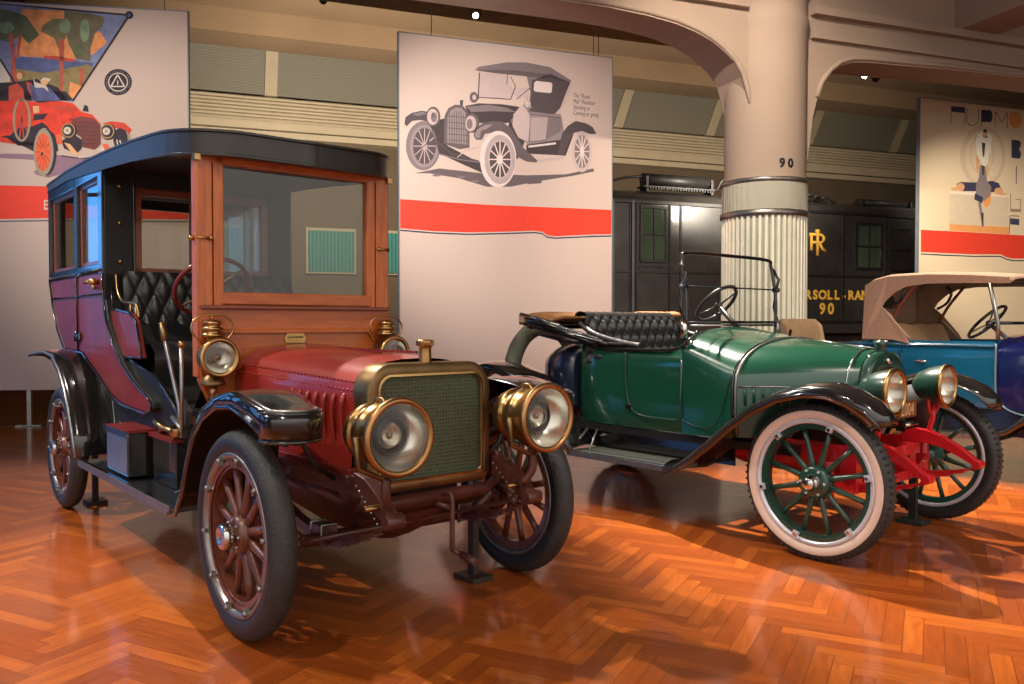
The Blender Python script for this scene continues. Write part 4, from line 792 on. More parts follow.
  ('g8',6,[(5.343,3.846),(5.339,3.772),(5.325,3.702),(5.302,3.64),(5.272,3.589),(5.236,3.553),(5.197,3.533),(5.157,3.53),(5.118,3.545),(5.082,3.577),(5.052,3.624),(5.029,3.683),(5.015,3.75),(5.01,3.822),(5.015,3.895),(5.029,3.965),(5.051,4.027),(5.081,4.077),(5.117,4.114),(5.155,4.135),(5.196,4.138),(5.235,4.124),(5.27,4.092),(5.301,4.046),(5.324,3.987),(5.338,3.919)]),
  ('g5',7,[(5.298,3.843),(5.294,3.778),(5.282,3.718),(5.263,3.665),(5.238,3.624),(5.208,3.598),(5.177,3.587),(5.145,3.594),(5.116,3.616),(5.091,3.654),(5.071,3.704),(5.059,3.762),(5.055,3.826),(5.059,3.889),(5.071,3.95),(5.09,4.002),(5.115,4.043),(5.144,4.07),(5.176,4.081),(5.207,4.075),(5.237,4.052),(5.262,4.015),(5.282,3.965),(5.294,3.906)]),
  ('g9',8,[(5.176,3.827),(5.292,3.835),(5.292,3.85),(5.176,3.841)]),
  ('g9',8,[(5.17,3.829),(5.27,3.717),(5.283,3.727),(5.182,3.839)]),
  ('g9',8,[(5.168,3.832),(5.227,3.629),(5.242,3.634),(5.184,3.836)]),
  ('g9',8,[(5.168,3.834),(5.169,3.595),(5.185,3.596),(5.184,3.835)]),
  ('g9',8,[(5.168,3.835),(5.111,3.625),(5.127,3.623),(5.184,3.833)]),
  ('g9',8,[(5.17,3.838),(5.07,3.712),(5.083,3.704),(5.182,3.83)]),
  ('g9',8,[(5.176,3.841),(5.061,3.833),(5.061,3.819),(5.176,3.827)]),
  ('g9',8,[(5.182,3.839),(5.083,3.951),(5.07,3.941),(5.17,3.829)]),
  ('g9',8,[(5.184,3.836),(5.126,4.038),(5.11,4.033),(5.168,3.832)]),
  ('g9',8,[(5.184,3.835),(5.184,4.073),(5.168,4.071),(5.168,3.834)]),
  ('g9',8,[(5.184,3.833),(5.241,4.043),(5.226,4.046),(5.168,3.835)]),
  ('g9',8,[(5.182,3.83),(5.282,3.957),(5.27,3.964),(5.17,3.838)]),
  ('g9',9,[(5.208,3.836),(5.204,3.81),(5.192,3.79),(5.176,3.782),(5.16,3.788),(5.148,3.806),(5.144,3.832),(5.148,3.858),(5.16,3.878),(5.176,3.886),(5.192,3.88),(5.204,3.862)]),
  ('g5',5,[(3.516,4.864),(3.58,4.912),(3.993,5.017),(4.294,5.049),(4.663,5.02),(5.002,4.86),(4.945,4.739),(4.826,4.441),(4.726,4.332),(4.325,4.34),(4.356,4.626),(4.295,4.874),(4.173,4.848),(3.874,4.853)]),
  ('g3',6,[(4.38,4.798),(4.663,4.926),(4.983,4.829),(4.826,4.455),(4.726,4.346),(4.341,4.356),(4.371,4.599)]),
  ('g4',6,[(3.516,4.855),(3.874,4.845),(4.295,4.851),(4.977,4.843),(4.663,4.912),(4.053,4.919)]),
  ('g9',7,[(4.417,4.773),(4.453,4.8),(4.679,4.799),(4.701,4.773),(4.689,4.663),(4.664,4.644),(4.432,4.644),(4.405,4.665)]),
  ('g8',4,[(3.594,4.825),(3.963,4.854),(4.098,4.63),(4.053,4.513),(3.594,4.493)]),
  ('g3',7,[(3.578,4.829),(3.56,4.454),(3.575,4.455),(3.593,4.83)]),
  ('g3',7,[(3.579,4.478),(4.053,4.493),(4.053,4.505),(3.58,4.489)]),
  ('g3',7,[(4.059,4.498),(4.134,4.687),(4.122,4.69),(4.047,4.501)]),
  ('g3',7,[(4.133,4.692),(4.058,4.824),(4.048,4.818),(4.123,4.686)]),
  ('g4',6,[(4.002,4.845),(3.987,4.703),(3.999,4.704),(4.014,4.845)]),
  ('g8',6,[(4.053,4.653),(4.325,4.694),(4.325,4.552),(4.143,4.507)]),
  ('g3',7,[(4.147,4.503),(4.344,4.677),(4.336,4.685),(4.139,4.511)]),
  ('g3',7,[(4.336,4.676),(4.443,4.602),(4.451,4.611),(4.344,4.686)]),
  ('g9',8,[(4.362,4.457),(4.356,4.434),(4.34,4.416),(4.319,4.408),(4.298,4.412),(4.282,4.427),(4.276,4.449),(4.282,4.472),(4.298,4.49),(4.319,4.498),(4.34,4.494),(4.356,4.479)]),
  ('g7',8,[(4.286,4.545),(4.363,4.397),(4.379,4.405),(4.303,4.554)]),
  ('g7',8,[(4.377,4.408),(4.255,4.496),(4.243,4.482),(4.365,4.394)]),
  ('g8',8,[(4.995,4.804),(4.844,4.445),(4.859,4.441),(5.01,4.8)]),
  ('g8',8,[(4.845,4.447),(4.782,4.355),(4.795,4.348),(4.858,4.44)]),
  ('g4',6,[(3.568,4.482),(3.561,4.448),(3.543,4.419),(3.518,4.402),(3.489,4.4),(3.464,4.412),(3.446,4.437),(3.44,4.47),(3.446,4.504),(3.464,4.533),(3.489,4.55),(3.518,4.553),(3.543,4.54),(3.561,4.515)]),
  ('g8',7,[(3.538,4.479),(3.534,4.46),(3.524,4.445),(3.509,4.438),(3.495,4.442),(3.484,4.455),(3.48,4.474),(3.484,4.494),(3.495,4.509),(3.509,4.515),(3.524,4.512),(3.535,4.498)]),
  ('g4',3,[(4.234,3.357),(4.356,3.393),(4.541,3.375),(4.526,3.332),(4.326,3.306)]),
  ('g5',3,[(3.023,3.355),(3.011,3.344),(2.979,3.336),(2.941,3.334),(2.91,3.338),(2.898,3.347),(2.91,3.357),(2.941,3.365),(2.98,3.368),(3.011,3.363)]),
  ('g5',3,[(3.584,3.305),(3.572,3.295),(3.539,3.287),(3.5,3.285),(3.468,3.289),(3.456,3.298),(3.468,3.308),(3.5,3.316),(3.54,3.319),(3.572,3.314)]),
  ('g5',3,[(3.38,3.354),(3.368,3.344),(3.336,3.336),(3.297,3.333),(3.266,3.338),(3.253,3.347),(3.266,3.357),(3.297,3.365),(3.336,3.367),(3.368,3.363)]),
  ('red',1,[(2.421,2.994),(3.674,2.979),(5.683,2.998),(5.684,2.635),(5.323,2.617),(4.756,2.57),(4.622,2.581),(4.545,2.629),(4.424,2.64),(3.938,2.606),(3.413,2.577),(2.904,2.577),(2.42,2.597)]),
  ('navy',2,[(2.42,2.58),(2.904,2.56),(2.904,2.541),(2.42,2.561)]),
  ('navy',2,[(2.904,2.56),(3.413,2.559),(3.413,2.54),(2.904,2.541)]),
  ('navy',2,[(3.413,2.559),(3.938,2.589),(3.938,2.569),(3.413,2.54)]),
  ('navy',2,[(3.938,2.589),(4.424,2.622),(4.424,2.602),(3.938,2.569)]),
  ('navy',2,[(4.424,2.622),(4.545,2.611),(4.545,2.591),(4.424,2.602)]),
  ('navy',2,[(4.545,2.611),(4.622,2.563),(4.622,2.542),(4.545,2.591)]),
  ('navy',2,[(4.622,2.563),(4.756,2.552),(4.756,2.532),(4.622,2.542)]),
  ('navy',2,[(4.756,2.552),(5.323,2.598),(5.323,2.578),(4.756,2.532)]),
  ('navy',2,[(5.323,2.598),(5.684,2.617),(5.684,2.596),(5.323,2.578)]),
 ],
 3: [
  ('b3pk',1,[(13.815,4.375),(13.803,4.249),(13.762,4.127),(13.696,4.016),(13.607,3.922),(13.501,3.849),(13.382,3.8),(13.257,3.779),(13.132,3.786),(13.014,3.821),(12.908,3.881),(12.819,3.963),(12.752,4.063),(12.71,4.177),(12.694,4.298),(12.706,4.421),(12.744,4.541),(12.808,4.65),(12.893,4.744),(12.997,4.818),(13.114,4.868),(13.237,4.892),(13.363,4.888),(13.483,4.856),(13.591,4.798),(13.683,4.717),(13.753,4.615),(13.798,4.499)]),
  ('b3bg',2,[(13.717,4.368),(13.708,4.259),(13.676,4.154),(13.623,4.058),(13.552,3.977),(13.466,3.914),(13.371,3.872),(13.271,3.855),(13.17,3.861),(13.075,3.891),(12.99,3.943),(12.918,4.015),(12.864,4.102),(12.829,4.201),(12.816,4.307),(12.826,4.414),(12.857,4.517),(12.908,4.611),(12.977,4.692),(13.06,4.756),(13.154,4.799),(13.254,4.819),(13.354,4.815),(13.451,4.787),(13.538,4.736),(13.612,4.664),(13.668,4.576),(13.704,4.476)]),
  ('b3pk',3,[(13.523,4.392),(13.513,4.287),(13.474,4.292),(13.483,4.39)]),
  ('b3pk',3,[(13.513,4.287),(13.479,4.188),(13.445,4.201),(13.474,4.292)]),
  ('b3pk',3,[(13.479,4.188),(13.424,4.104),(13.397,4.125),(13.445,4.201)]),
  ('b3pk',3,[(13.424,4.104),(13.352,4.042),(13.335,4.068),(13.397,4.125)]),
  ('b3pk',3,[(13.352,4.042),(13.271,4.007),(13.265,4.036),(13.335,4.068)]),
  ('b3pk',3,[(13.271,4.007),(13.185,4.002),(13.191,4.032),(13.265,4.036)]),
  ('b3pk',3,[(13.185,4.002),(13.103,4.027),(13.119,4.055),(13.191,4.032)]),
  ('b3pk',3,[(13.103,4.027),(13.031,4.079),(13.057,4.103),(13.119,4.055)]),
  ('b3pk',3,[(13.031,4.079),(12.974,4.155),(13.007,4.173),(13.057,4.103)]),
  ('b3pk',3,[(12.974,4.155),(12.938,4.248),(12.975,4.259),(13.007,4.173)]),
  ('b3pk',3,[(12.938,4.248),(12.924,4.351),(12.963,4.354),(12.975,4.259)]),
  ('b3pk',3,[(12.924,4.351),(12.934,4.455),(12.972,4.45),(12.963,4.354)]),
  ('b3pk',3,[(12.934,4.455),(12.967,4.553),(13.001,4.54),(12.972,4.45)]),
  ('b3pk',3,[(12.967,4.553),(13.021,4.637),(13.048,4.616),(13.001,4.54)]),
  ('b3pk',3,[(13.021,4.637),(13.092,4.699),(13.109,4.673),(13.048,4.616)]),
  ('b3pk',3,[(13.092,4.699),(13.173,4.735),(13.179,4.706),(13.109,4.673)]),
  ('b3pk',3,[(13.173,4.735),(13.258,4.741),(13.253,4.712),(13.179,4.706)]),
  ('b3pk',3,[(13.258,4.741),(13.34,4.718),(13.324,4.69),(13.253,4.712)]),
  ('b3pk',3,[(13.34,4.718),(13.414,4.666),(13.388,4.642),(13.324,4.69)]),
  ('b3pk',3,[(13.414,4.666),(13.472,4.591),(13.438,4.572),(13.388,4.642)]),
  ('b3pk',3,[(13.472,4.591),(13.509,4.497),(13.471,4.486),(13.438,4.572)]),
  ('b3pk',3,[(13.509,4.497),(13.523,4.392),(13.483,4.39),(13.471,4.486)]),
  ('navy',3,[(12.481,5.176),(12.792,5.186),(12.794,5.083),(12.482,5.078)]),
  ('navy',3,[(12.464,5.186),(12.459,4.873),(12.473,4.873),(12.478,5.187)]),
  ('navy',3,[(12.784,5.185),(12.79,4.874),(12.804,4.875),(12.799,5.186)]),
  ('navy',3,[(12.834,5.182),(12.837,4.951),(12.852,4.952),(12.848,5.183)]),
  ('navy',3,[(12.838,4.949),(12.889,4.879),(12.902,4.885),(12.851,4.955)]),
  ('navy',3,[(12.893,4.877),(12.992,4.867),(12.996,4.878),(12.897,4.888)]),
  ('navy',3,[(12.997,4.867),(13.096,4.912),(13.089,4.922),(12.991,4.877)]),
  ('navy',3,[(13.099,4.915),(13.138,4.974),(13.125,4.978),(13.086,4.919)]),
  ('navy',3,[(13.139,4.976),(13.135,5.187),(13.12,5.185),(13.124,4.975)]),
  ('navy',3,[(13.188,5.176),(13.191,4.955),(13.437,4.975),(13.471,5.06),(13.459,5.152),(13.408,5.188)]),
  ('navy',3,[(13.184,4.962),(13.185,4.888),(13.2,4.889),(13.199,4.963)]),
  ('navy',3,[(13.542,4.898),(13.547,5.178),(13.532,5.177),(13.527,4.897)]),
  ('navy',3,[(13.533,5.174),(13.689,4.982),(13.702,4.988),(13.546,5.181)]),
  ('navy',3,[(13.702,4.983),(13.837,5.178),(13.824,5.182),(13.689,4.987)]),
  ('navy',3,[(13.823,5.179),(13.833,4.903),(13.848,4.904),(13.838,5.181)]),
  ('orng',3,[(14.194,5.107),(14.204,5.059),(14.198,5.011),(14.176,4.968),(14.14,4.935),(14.093,4.914),(14.041,4.907),(13.988,4.916),(13.94,4.939),(13.901,4.974),(13.875,5.018),(13.865,5.065),(13.871,5.113),(13.893,5.155),(13.929,5.189),(13.975,5.21),(14.027,5.217),(14.08,5.208),(14.128,5.185),(14.168,5.15)]),
  ('navy',3,[(13.948,4.693),(14.145,4.693),(14.193,4.647),(14.168,4.558),(14.138,4.534),(14.191,4.484),(14.192,4.401),(14.151,4.353),(13.954,4.362)]),
  ('navy',3,[(14.071,4.211),(14.072,3.886),(14.093,3.887),(14.092,4.212)]),
  ('tank',3,[(13.941,3.402),(13.935,3.704),(13.956,3.705),(13.962,3.418),(14.19,3.421),(14.187,3.596),(14.078,3.59),(14.077,3.605),(14.208,3.612),(14.212,3.369),(13.942,3.364)]),
  ('navy',3,[(13.943,3.281),(14.172,3.283),(14.172,3.299),(13.944,3.296)]),
  ('navy',3,[(13.944,3.243),(14.173,3.238),(14.175,3.124),(13.946,3.13)]),
  ('navy',3,[(13.925,3.288),(13.921,2.947),(13.937,2.947),(13.941,3.288)]),
  ('navy',3,[(12.614,3.798),(12.711,3.841),(13.081,3.851),(13.482,3.904),(13.645,3.876),(13.739,3.731),(13.536,3.701),(13.084,3.696),(12.787,3.679),(12.63,3.726)]),
  ('tan3',4,[(12.811,3.754),(12.804,3.726),(12.783,3.701),(12.751,3.683),(12.714,3.675),(12.677,3.679),(12.645,3.693),(12.623,3.716),(12.615,3.743),(12.622,3.772),(12.643,3.797),(12.674,3.815),(12.712,3.822),(12.749,3.819),(12.781,3.805),(12.803,3.782)]),
  ('tan3',4,[(13.76,3.732),(13.752,3.706),(13.728,3.683),(13.692,3.666),(13.649,3.659),(13.606,3.662),(13.569,3.674),(13.545,3.695),(13.536,3.72),(13.544,3.746),(13.567,3.769),(13.603,3.786),(13.646,3.794),(13.689,3.791),(13.726,3.778),(13.751,3.758)]),
  ('tan3',4,[(12.485,3.718),(12.615,3.743),(12.631,3.678),(12.495,3.678)]),
  ('tan3',4,[(13.714,3.7),(13.843,3.699),(13.843,3.669),(13.68,3.645)]),
  ('b3lt',3,[(12.457,3.662),(13.084,3.666),(13.905,3.657),(13.906,3.627),(12.457,3.618)]),
  ('b3sh',2,[(12.472,3.626),(13.896,3.626),(13.905,3.098),(12.481,3.07)]),
  ('orng',3,[(12.466,3.069),(13.916,3.079),(13.919,2.947),(12.468,2.96)]),
  ('b3pk',3,[(12.45,3.632),(12.459,3.04),(12.474,3.04),(12.464,3.633)]),
  ('wht3',5,[(13.115,4.734),(13.239,4.788),(13.39,4.793),(13.467,4.706),(13.43,4.498),(13.35,4.194),(13.301,4.154),(13.199,4.222),(13.097,4.363),(13.068,4.62)]),
  ('tan3',6,[(13.248,4.577),(13.303,4.582),(13.282,4.339),(13.252,4.374)]),
  ('dkgr',7,[(13.208,4.586),(13.298,4.577),(13.263,4.319),(13.237,4.336)]),
  ('tan3',6,[(13.336,4.722),(13.329,4.693),(13.309,4.671),(13.282,4.662),(13.254,4.667),(13.233,4.686),(13.226,4.713),(13.232,4.741),(13.252,4.763),(13.28,4.773),(13.307,4.768),(13.328,4.749)]),
  ('navy',7,[(13.224,4.78),(13.264,4.835),(13.324,4.825),(13.35,4.771),(13.295,4.77)]),
  ('navy',7,[(13.306,4.712),(13.346,4.715),(13.337,4.677),(13.306,4.682)]),
  ('tan3',4,[(13.082,4.362),(13.164,4.256),(13.153,4.015),(13.087,4.103)]),
  ('tan3',4,[(13.325,4.193),(13.376,4.159),(13.389,3.973),(13.328,4.044)]),
  ('grey3',6,[(13.175,4.183),(13.301,4.154),(13.355,3.897),(13.458,3.791),(13.436,3.64),(13.287,3.52),(13.085,3.621),(13.082,3.807),(13.154,3.959)]),
  ('dkgr',7,[(13.225,4.168),(13.286,4.153),(13.268,3.985),(13.228,4.001)]),
  ('orng',5,[(13.357,3.822),(13.46,3.679),(13.448,3.491),(13.339,3.392),(13.262,3.482),(13.274,3.669)]),
  ('navy',7,[(13.059,3.657),(13.26,3.593),(13.237,3.481),(13.046,3.545)]),
  ('grey3',5,[(13.137,3.494),(13.212,3.498),(13.25,3.295),(13.295,3.073),(13.255,3.053),(13.19,3.292)]),
  ('dkgr',6,[(13.215,3.312),(13.28,3.315),(13.274,3.11),(13.245,3.053)]),
  ('red',1,[(11.8,2.947),(12.922,2.948),(14.231,2.937),(15.304,2.937),(15.312,2.546),(14.54,2.515),(14.03,2.496),(13.867,2.518),(13.719,2.568),(13.07,2.55),(12.37,2.551),(11.806,2.555)]),
  ('navy',2,[(11.806,2.53),(12.371,2.525),(12.371,2.504),(11.807,2.509)]),
  ('navy',2,[(12.371,2.525),(13.07,2.523),(13.071,2.502),(12.371,2.504)]),
  ('navy',2,[(13.07,2.523),(13.72,2.541),(13.72,2.52),(13.071,2.502)]),
  ('navy',2,[(13.72,2.541),(13.868,2.491),(13.868,2.47),(13.72,2.52)]),
  ('navy',2,[(13.868,2.491),(14.031,2.469),(14.031,2.447),(13.868,2.47)]),
  ('navy',2,[(14.031,2.469),(14.541,2.487),(14.541,2.465),(14.031,2.447)]),
  ('navy',2,[(14.541,2.487),(15.313,2.519),(15.313,2.496),(14.541,2.465)]),
 ],
}
b1 = banner(1, -5.86, -2.618, 11.09, 8, (196, 172, 158), 'banner on the left with an illustration of a red touring car under trees', (-2.9,))
q = MB(); q.box((0, .05, -.23), (.05, .05, .46), STEEL); q.box((0, .05, -.45), (.3, .12, .02), STEEL); q.build('support_post', b1).location = (-.33, 0, 0)
banner(2, 2.44, 5.67, 11.2, 20, (206, 182, 170), 'middle banner with a grey drawing of a roadster above a red band', (2.9, 5.38, 5.46))
banner(3, 11.76, 14.96, 11.3, 20, (226, 206, 172), 'banner on the right with letters and a fashionable woman beside a car', (12.15, 12.25))

# ================================================================ LOCOMOTIVE
LOCO = mat('black_locomotive_paint', (54, 51, 49), .32, .1, .25, .22, 3, .2, 12)
LOCOD = mat('black_locomotive_iron', (34, 31, 30), .5, .2, 0, .25, 6)
GOLD = mat('gold_leaf_lettering', (238, 186, 72), .5, 0, 0, .08, 9)
def locomotive():
    root = thing('locomotive', 'black box-cab railway locomotive with gold lettering behind the column', 'locomotive', hall(12, 16, 0), math.radians(20))
    ox = 12
    b = MB(); b.box((0, 1.5, 2.5), (15, 3.0, 2.9), LOCO)
    prof = [(-7.5, 3.95), (7.5, 3.95)]
    rings = []
    for x in (-7.5, 7.5): rings.append([(x, 1.5+1.56*math.cos(t), 3.95+.42*math.sin(t)) for t in [PI-PI*k/12 for k in range(13)]])
    b.loft(rings, LOCO); b.build('cab_body', root, .02)
    b = MB(); b.box((0, -.03, 3.93), (15.1, .07, .07), LOCOD); b.box((0, -.015, 2.42), (15, .03, .05), LOCOD); b.box((0, -.015, 1.33), (15, .03, .06), LOCOD)
    for x in (-3.45, -2.2, 1.02, 2.3, 3.6): b.box((x, -.012, 2.6), (.05, .024, 2.6), LOCOD)
    for k in range(60):
        b.ball((-3.4+k*.17, -.01, 2.50), .016, LOCOD, 6)
        if k < 14: b.ball((2.2, -.01, 1.4+k*.17), .016, LOCOD, 6); b.ball((2.4, -.01, 1.4+k*.17), .016, LOCOD, 6)
    b.build('seam_strip', root)
    for x0, x1, z0, z1 in ((-3.16, -2.60, 2.69, 3.80), (2.70, 3.42, 2.65, 3.67), (4.6, 5.3, 2.65, 3.67)):
        f = MB(); 
        for (c, d) in (((x0-.03, z0/2+z1/2), (.07, z1-z0+.12)), ((x1+.03, z0/2+z1/2), (.07, z1-z0+.12)), (((x0+x1)/2, z0-.03), (x1-x0, .07)), (((x0+x1)/2, z1+.03), (x1-x0, .07)), (((x0+x1)/2, (z0+z1)/2), (x1-x0, .04)), (((x0+x1)/2, (z0+z1)/2), (.03, z1-z0))):
            f.box((c[0], -.02, c[1]), (d[0], .05, d[1]), LOCOD)
        w = f.build('window', root, .004)
        g = MB(); g.box(((x0+x1)/2, -.004, (z0+z1)/2), (x1-x0, .012, z1-z0), mat('dim_green_glass', (58, 70, 56), .05, 0, 0, .2, 2)); g.build('pane', w)
    d = MB()
    for x in (-3.9, -3.42): d.box((x, -.05, 2.6), (.05, .05, 2.7), mat('grey_handrail', (84, 90, 98), .4, .4))
    d.build('handrail', root)
    d = MB(); d.box((-3.0, -.02, 2.55), (.74, .02, .05), LOCOD); d.box((-3.3, -.02, 2.6), (.04, .03, 2.7), LOCOD); d.box((-2.48, -.02, 2.6), (.04, .03, 2.7), LOCOD); d.build('door', root)
    for z in (2.6, 3.1, 3.6):
        r = MB(); r.tube([(3.78, -.01, z), (3.78, -.1, z), (4.3, -.1, z), (4.3, -.01, z)], .014, LOCOD, 6); r.build('ladder_rung', root)
    for x0, x1, rr, zz, yy in ((-2.97, -1.2, .13, 4.50, .35), (1.0, 1.9, .07, 4.28, .3), (3.0, 4.6, .08, 4.28, .3)):
        t = MB(); t.cyl((x0, yy, zz), (x1, yy, zz), rr, LOCOD, 20)
        for x in (x0+.05, x1-.05): t.box((x, yy, zz-.12), (.06, .3, .34), LOCOD)
        t.box(((x0+x1)/2, yy, zz-rr-.05), (x1-x0+.1, .34, .03), LOCOD)
        for k in range(int((x1-x0)/.07)): t.box((x0+.04+k*.07, yy-.17, zz-rr-.08), (.03, .02, .07), LOCOD)
        t.build('roof_air_tank', root)
    def pipe(P, r):
        t = MB(); t.tube(smooth_path(P, 5), r, LOCOD); t.build('roof_pipe', root)
    pipe([(-1.15, .2, 4.3), (-1.05, .1, 4.55), (-.9, .2, 4.5), (-.85, .2, 4.25)], .03); pipe([(-4.2, .4, 4.2), (-3.6, .3, 4.45), (-3.0, .3, 4.55)], .03)
    for k in range(5): pipe([(.9+k*.22, .25, 4.2), (1.0+k*.2, .1, 4.42-.03*k), (1.2+k*.25, .2, 4.2)], .022)
    # monogram: R with a mirrored stroke through an I
    g = MB()
    def stroke(P, w=.035):
        g.tube([(x*1.2+1.53, -.012, z*1.15+3.2) for x, z in P], w, GOLD, 6)
    stroke([(0, -.26), (0, .28)]); stroke([(-.05, .24), (.05, .24)]); 
    stroke([(-.15, -.16), (-.15, .17)]); stroke([(-.2, .17), (.09, .17), (.15, .12), (.15, .06), (.09, .01), (-.14, .01)]); stroke([(.04, 0), (.12, -.12), (.2, -.17)])
    g.build('gold_monogram', root)
    t = MB()
    def serif_text(s, cx0, adv, zb, size):
        for i, ch in enumerate(s):
            if ch == ' ': continue
            vs, fs = text_polys(ch, size, .013, 0, 'CENTER'); x = cx0+i*adv
            t.add([(x+a, -.018, zb+c) for a, c, _ in vs], fs, GOLD)
            if ch in 'INRLAD':
                hw = size*.12; H = size*.69
                feet = {'I': (0,), 'N': (-.2,), 'R': (-.2, .24), 'L': (-.17,), 'A': (-.3, .3), 'D': (-.22,)}[ch]
                for f in feet: t.box((x+f*size, -.018, zb+.008), (hw*2, .004, .018), GOLD)
                tops = {'I': (0,), 'N': (-.2, .24), 'R': (-.2,), 'L': (-.17,), 'A': (), 'D': (-.22,)}[ch]
                for f in tops: t.box((x+f*size, -.018, zb+H-.008), (hw*2, .004, .018), GOLD)
    serif_text('INGERSOLL-RAND', 12.35-ox+.06, .212, 1.87, .30)
    serif_text('90', 13.68-ox, .25, 1.52, .36)
    t.build('gold_lettering', root)
    u = MB(); u.box((0, 1.5, .95), (15, 2.7, .3), LOCOD)
    u.build('underframe', root, .02)
    for x in (-6, -4.4, 4.4, 6):
        for y in (.45, 2.55):
            w = MB(); w.lathe([(.08, -.08), (.4, -.06), (.46, -.05), (.46, .05), (.4, .06), (.08, .08), (.08, -.08)], (x, y, .46), (0, 1, 0), LOCOD, 24); w.build('railway_wheel', root)
    tr = MB()
    for y in (.45, 2.55): tr.box((0, y, .06), (22, .07, .12), STEEL)
    tr.build('rail', root)
locomotive()

# ================================================================ SPOTLIGHT FIXTURES
LAMPM = mat('spotlight_housing', (60, 54, 46), .5)
BULB = mat('lit_lamp', (255, 248, 232), .5, 0, 0, 0, 1, emit=30)
def fixture(loc, aim, lit, label, sc=1):
    root = thing('track_spotlight', label, 'spotlight', loc, 0, 'ceiling spotlights')
    a = (Vector(aim)-Vector(loc)).normalized()
    b = MB(); b.lathe([(.0, -.16), (.05, -.15), (.06, -.02), (.075, .0), (.075, .03), (.06, .03)], (0, 0, 0), a, LAMPM, 16); b.build('housing', root)
    d = MB(); d.disc(a*.026, .045, a, BULB if lit else LAMPM, 16); d.build('lamp', root)
    s = MB(); s.tube([(0, 0, .05), (0, 0, 8.6-loc[2])], .012, LAMPM, 6); s.tube([(-.09, 0, .0), (-.09, 0, .1), (.09, 0, .1), (.09, 0, .0)], .01, LAMPM, 6); s.build('stem', root)
def at(px, py, depth): return ((px-512)/827*depth, depth, 1.30+(323-py)/827*depth)
fixture(at(476, 18, 14), (0, 4, 1.3), True, 'lit spotlight shining above the middle banner')
fixture(at(862, 78, 17), (2, 4, 1.3), True, 'small lit spotlight seen under the beam right of the column, left of its pair')
fixture(at(873, 80, 17), (6, 9, 1.3), False, 'small dim spotlight seen under the beam right of the column')
fixture(at(325, 3, 15), (-2, 7, 3), False, 'unlit spotlight near the ceiling between left and middle banners')
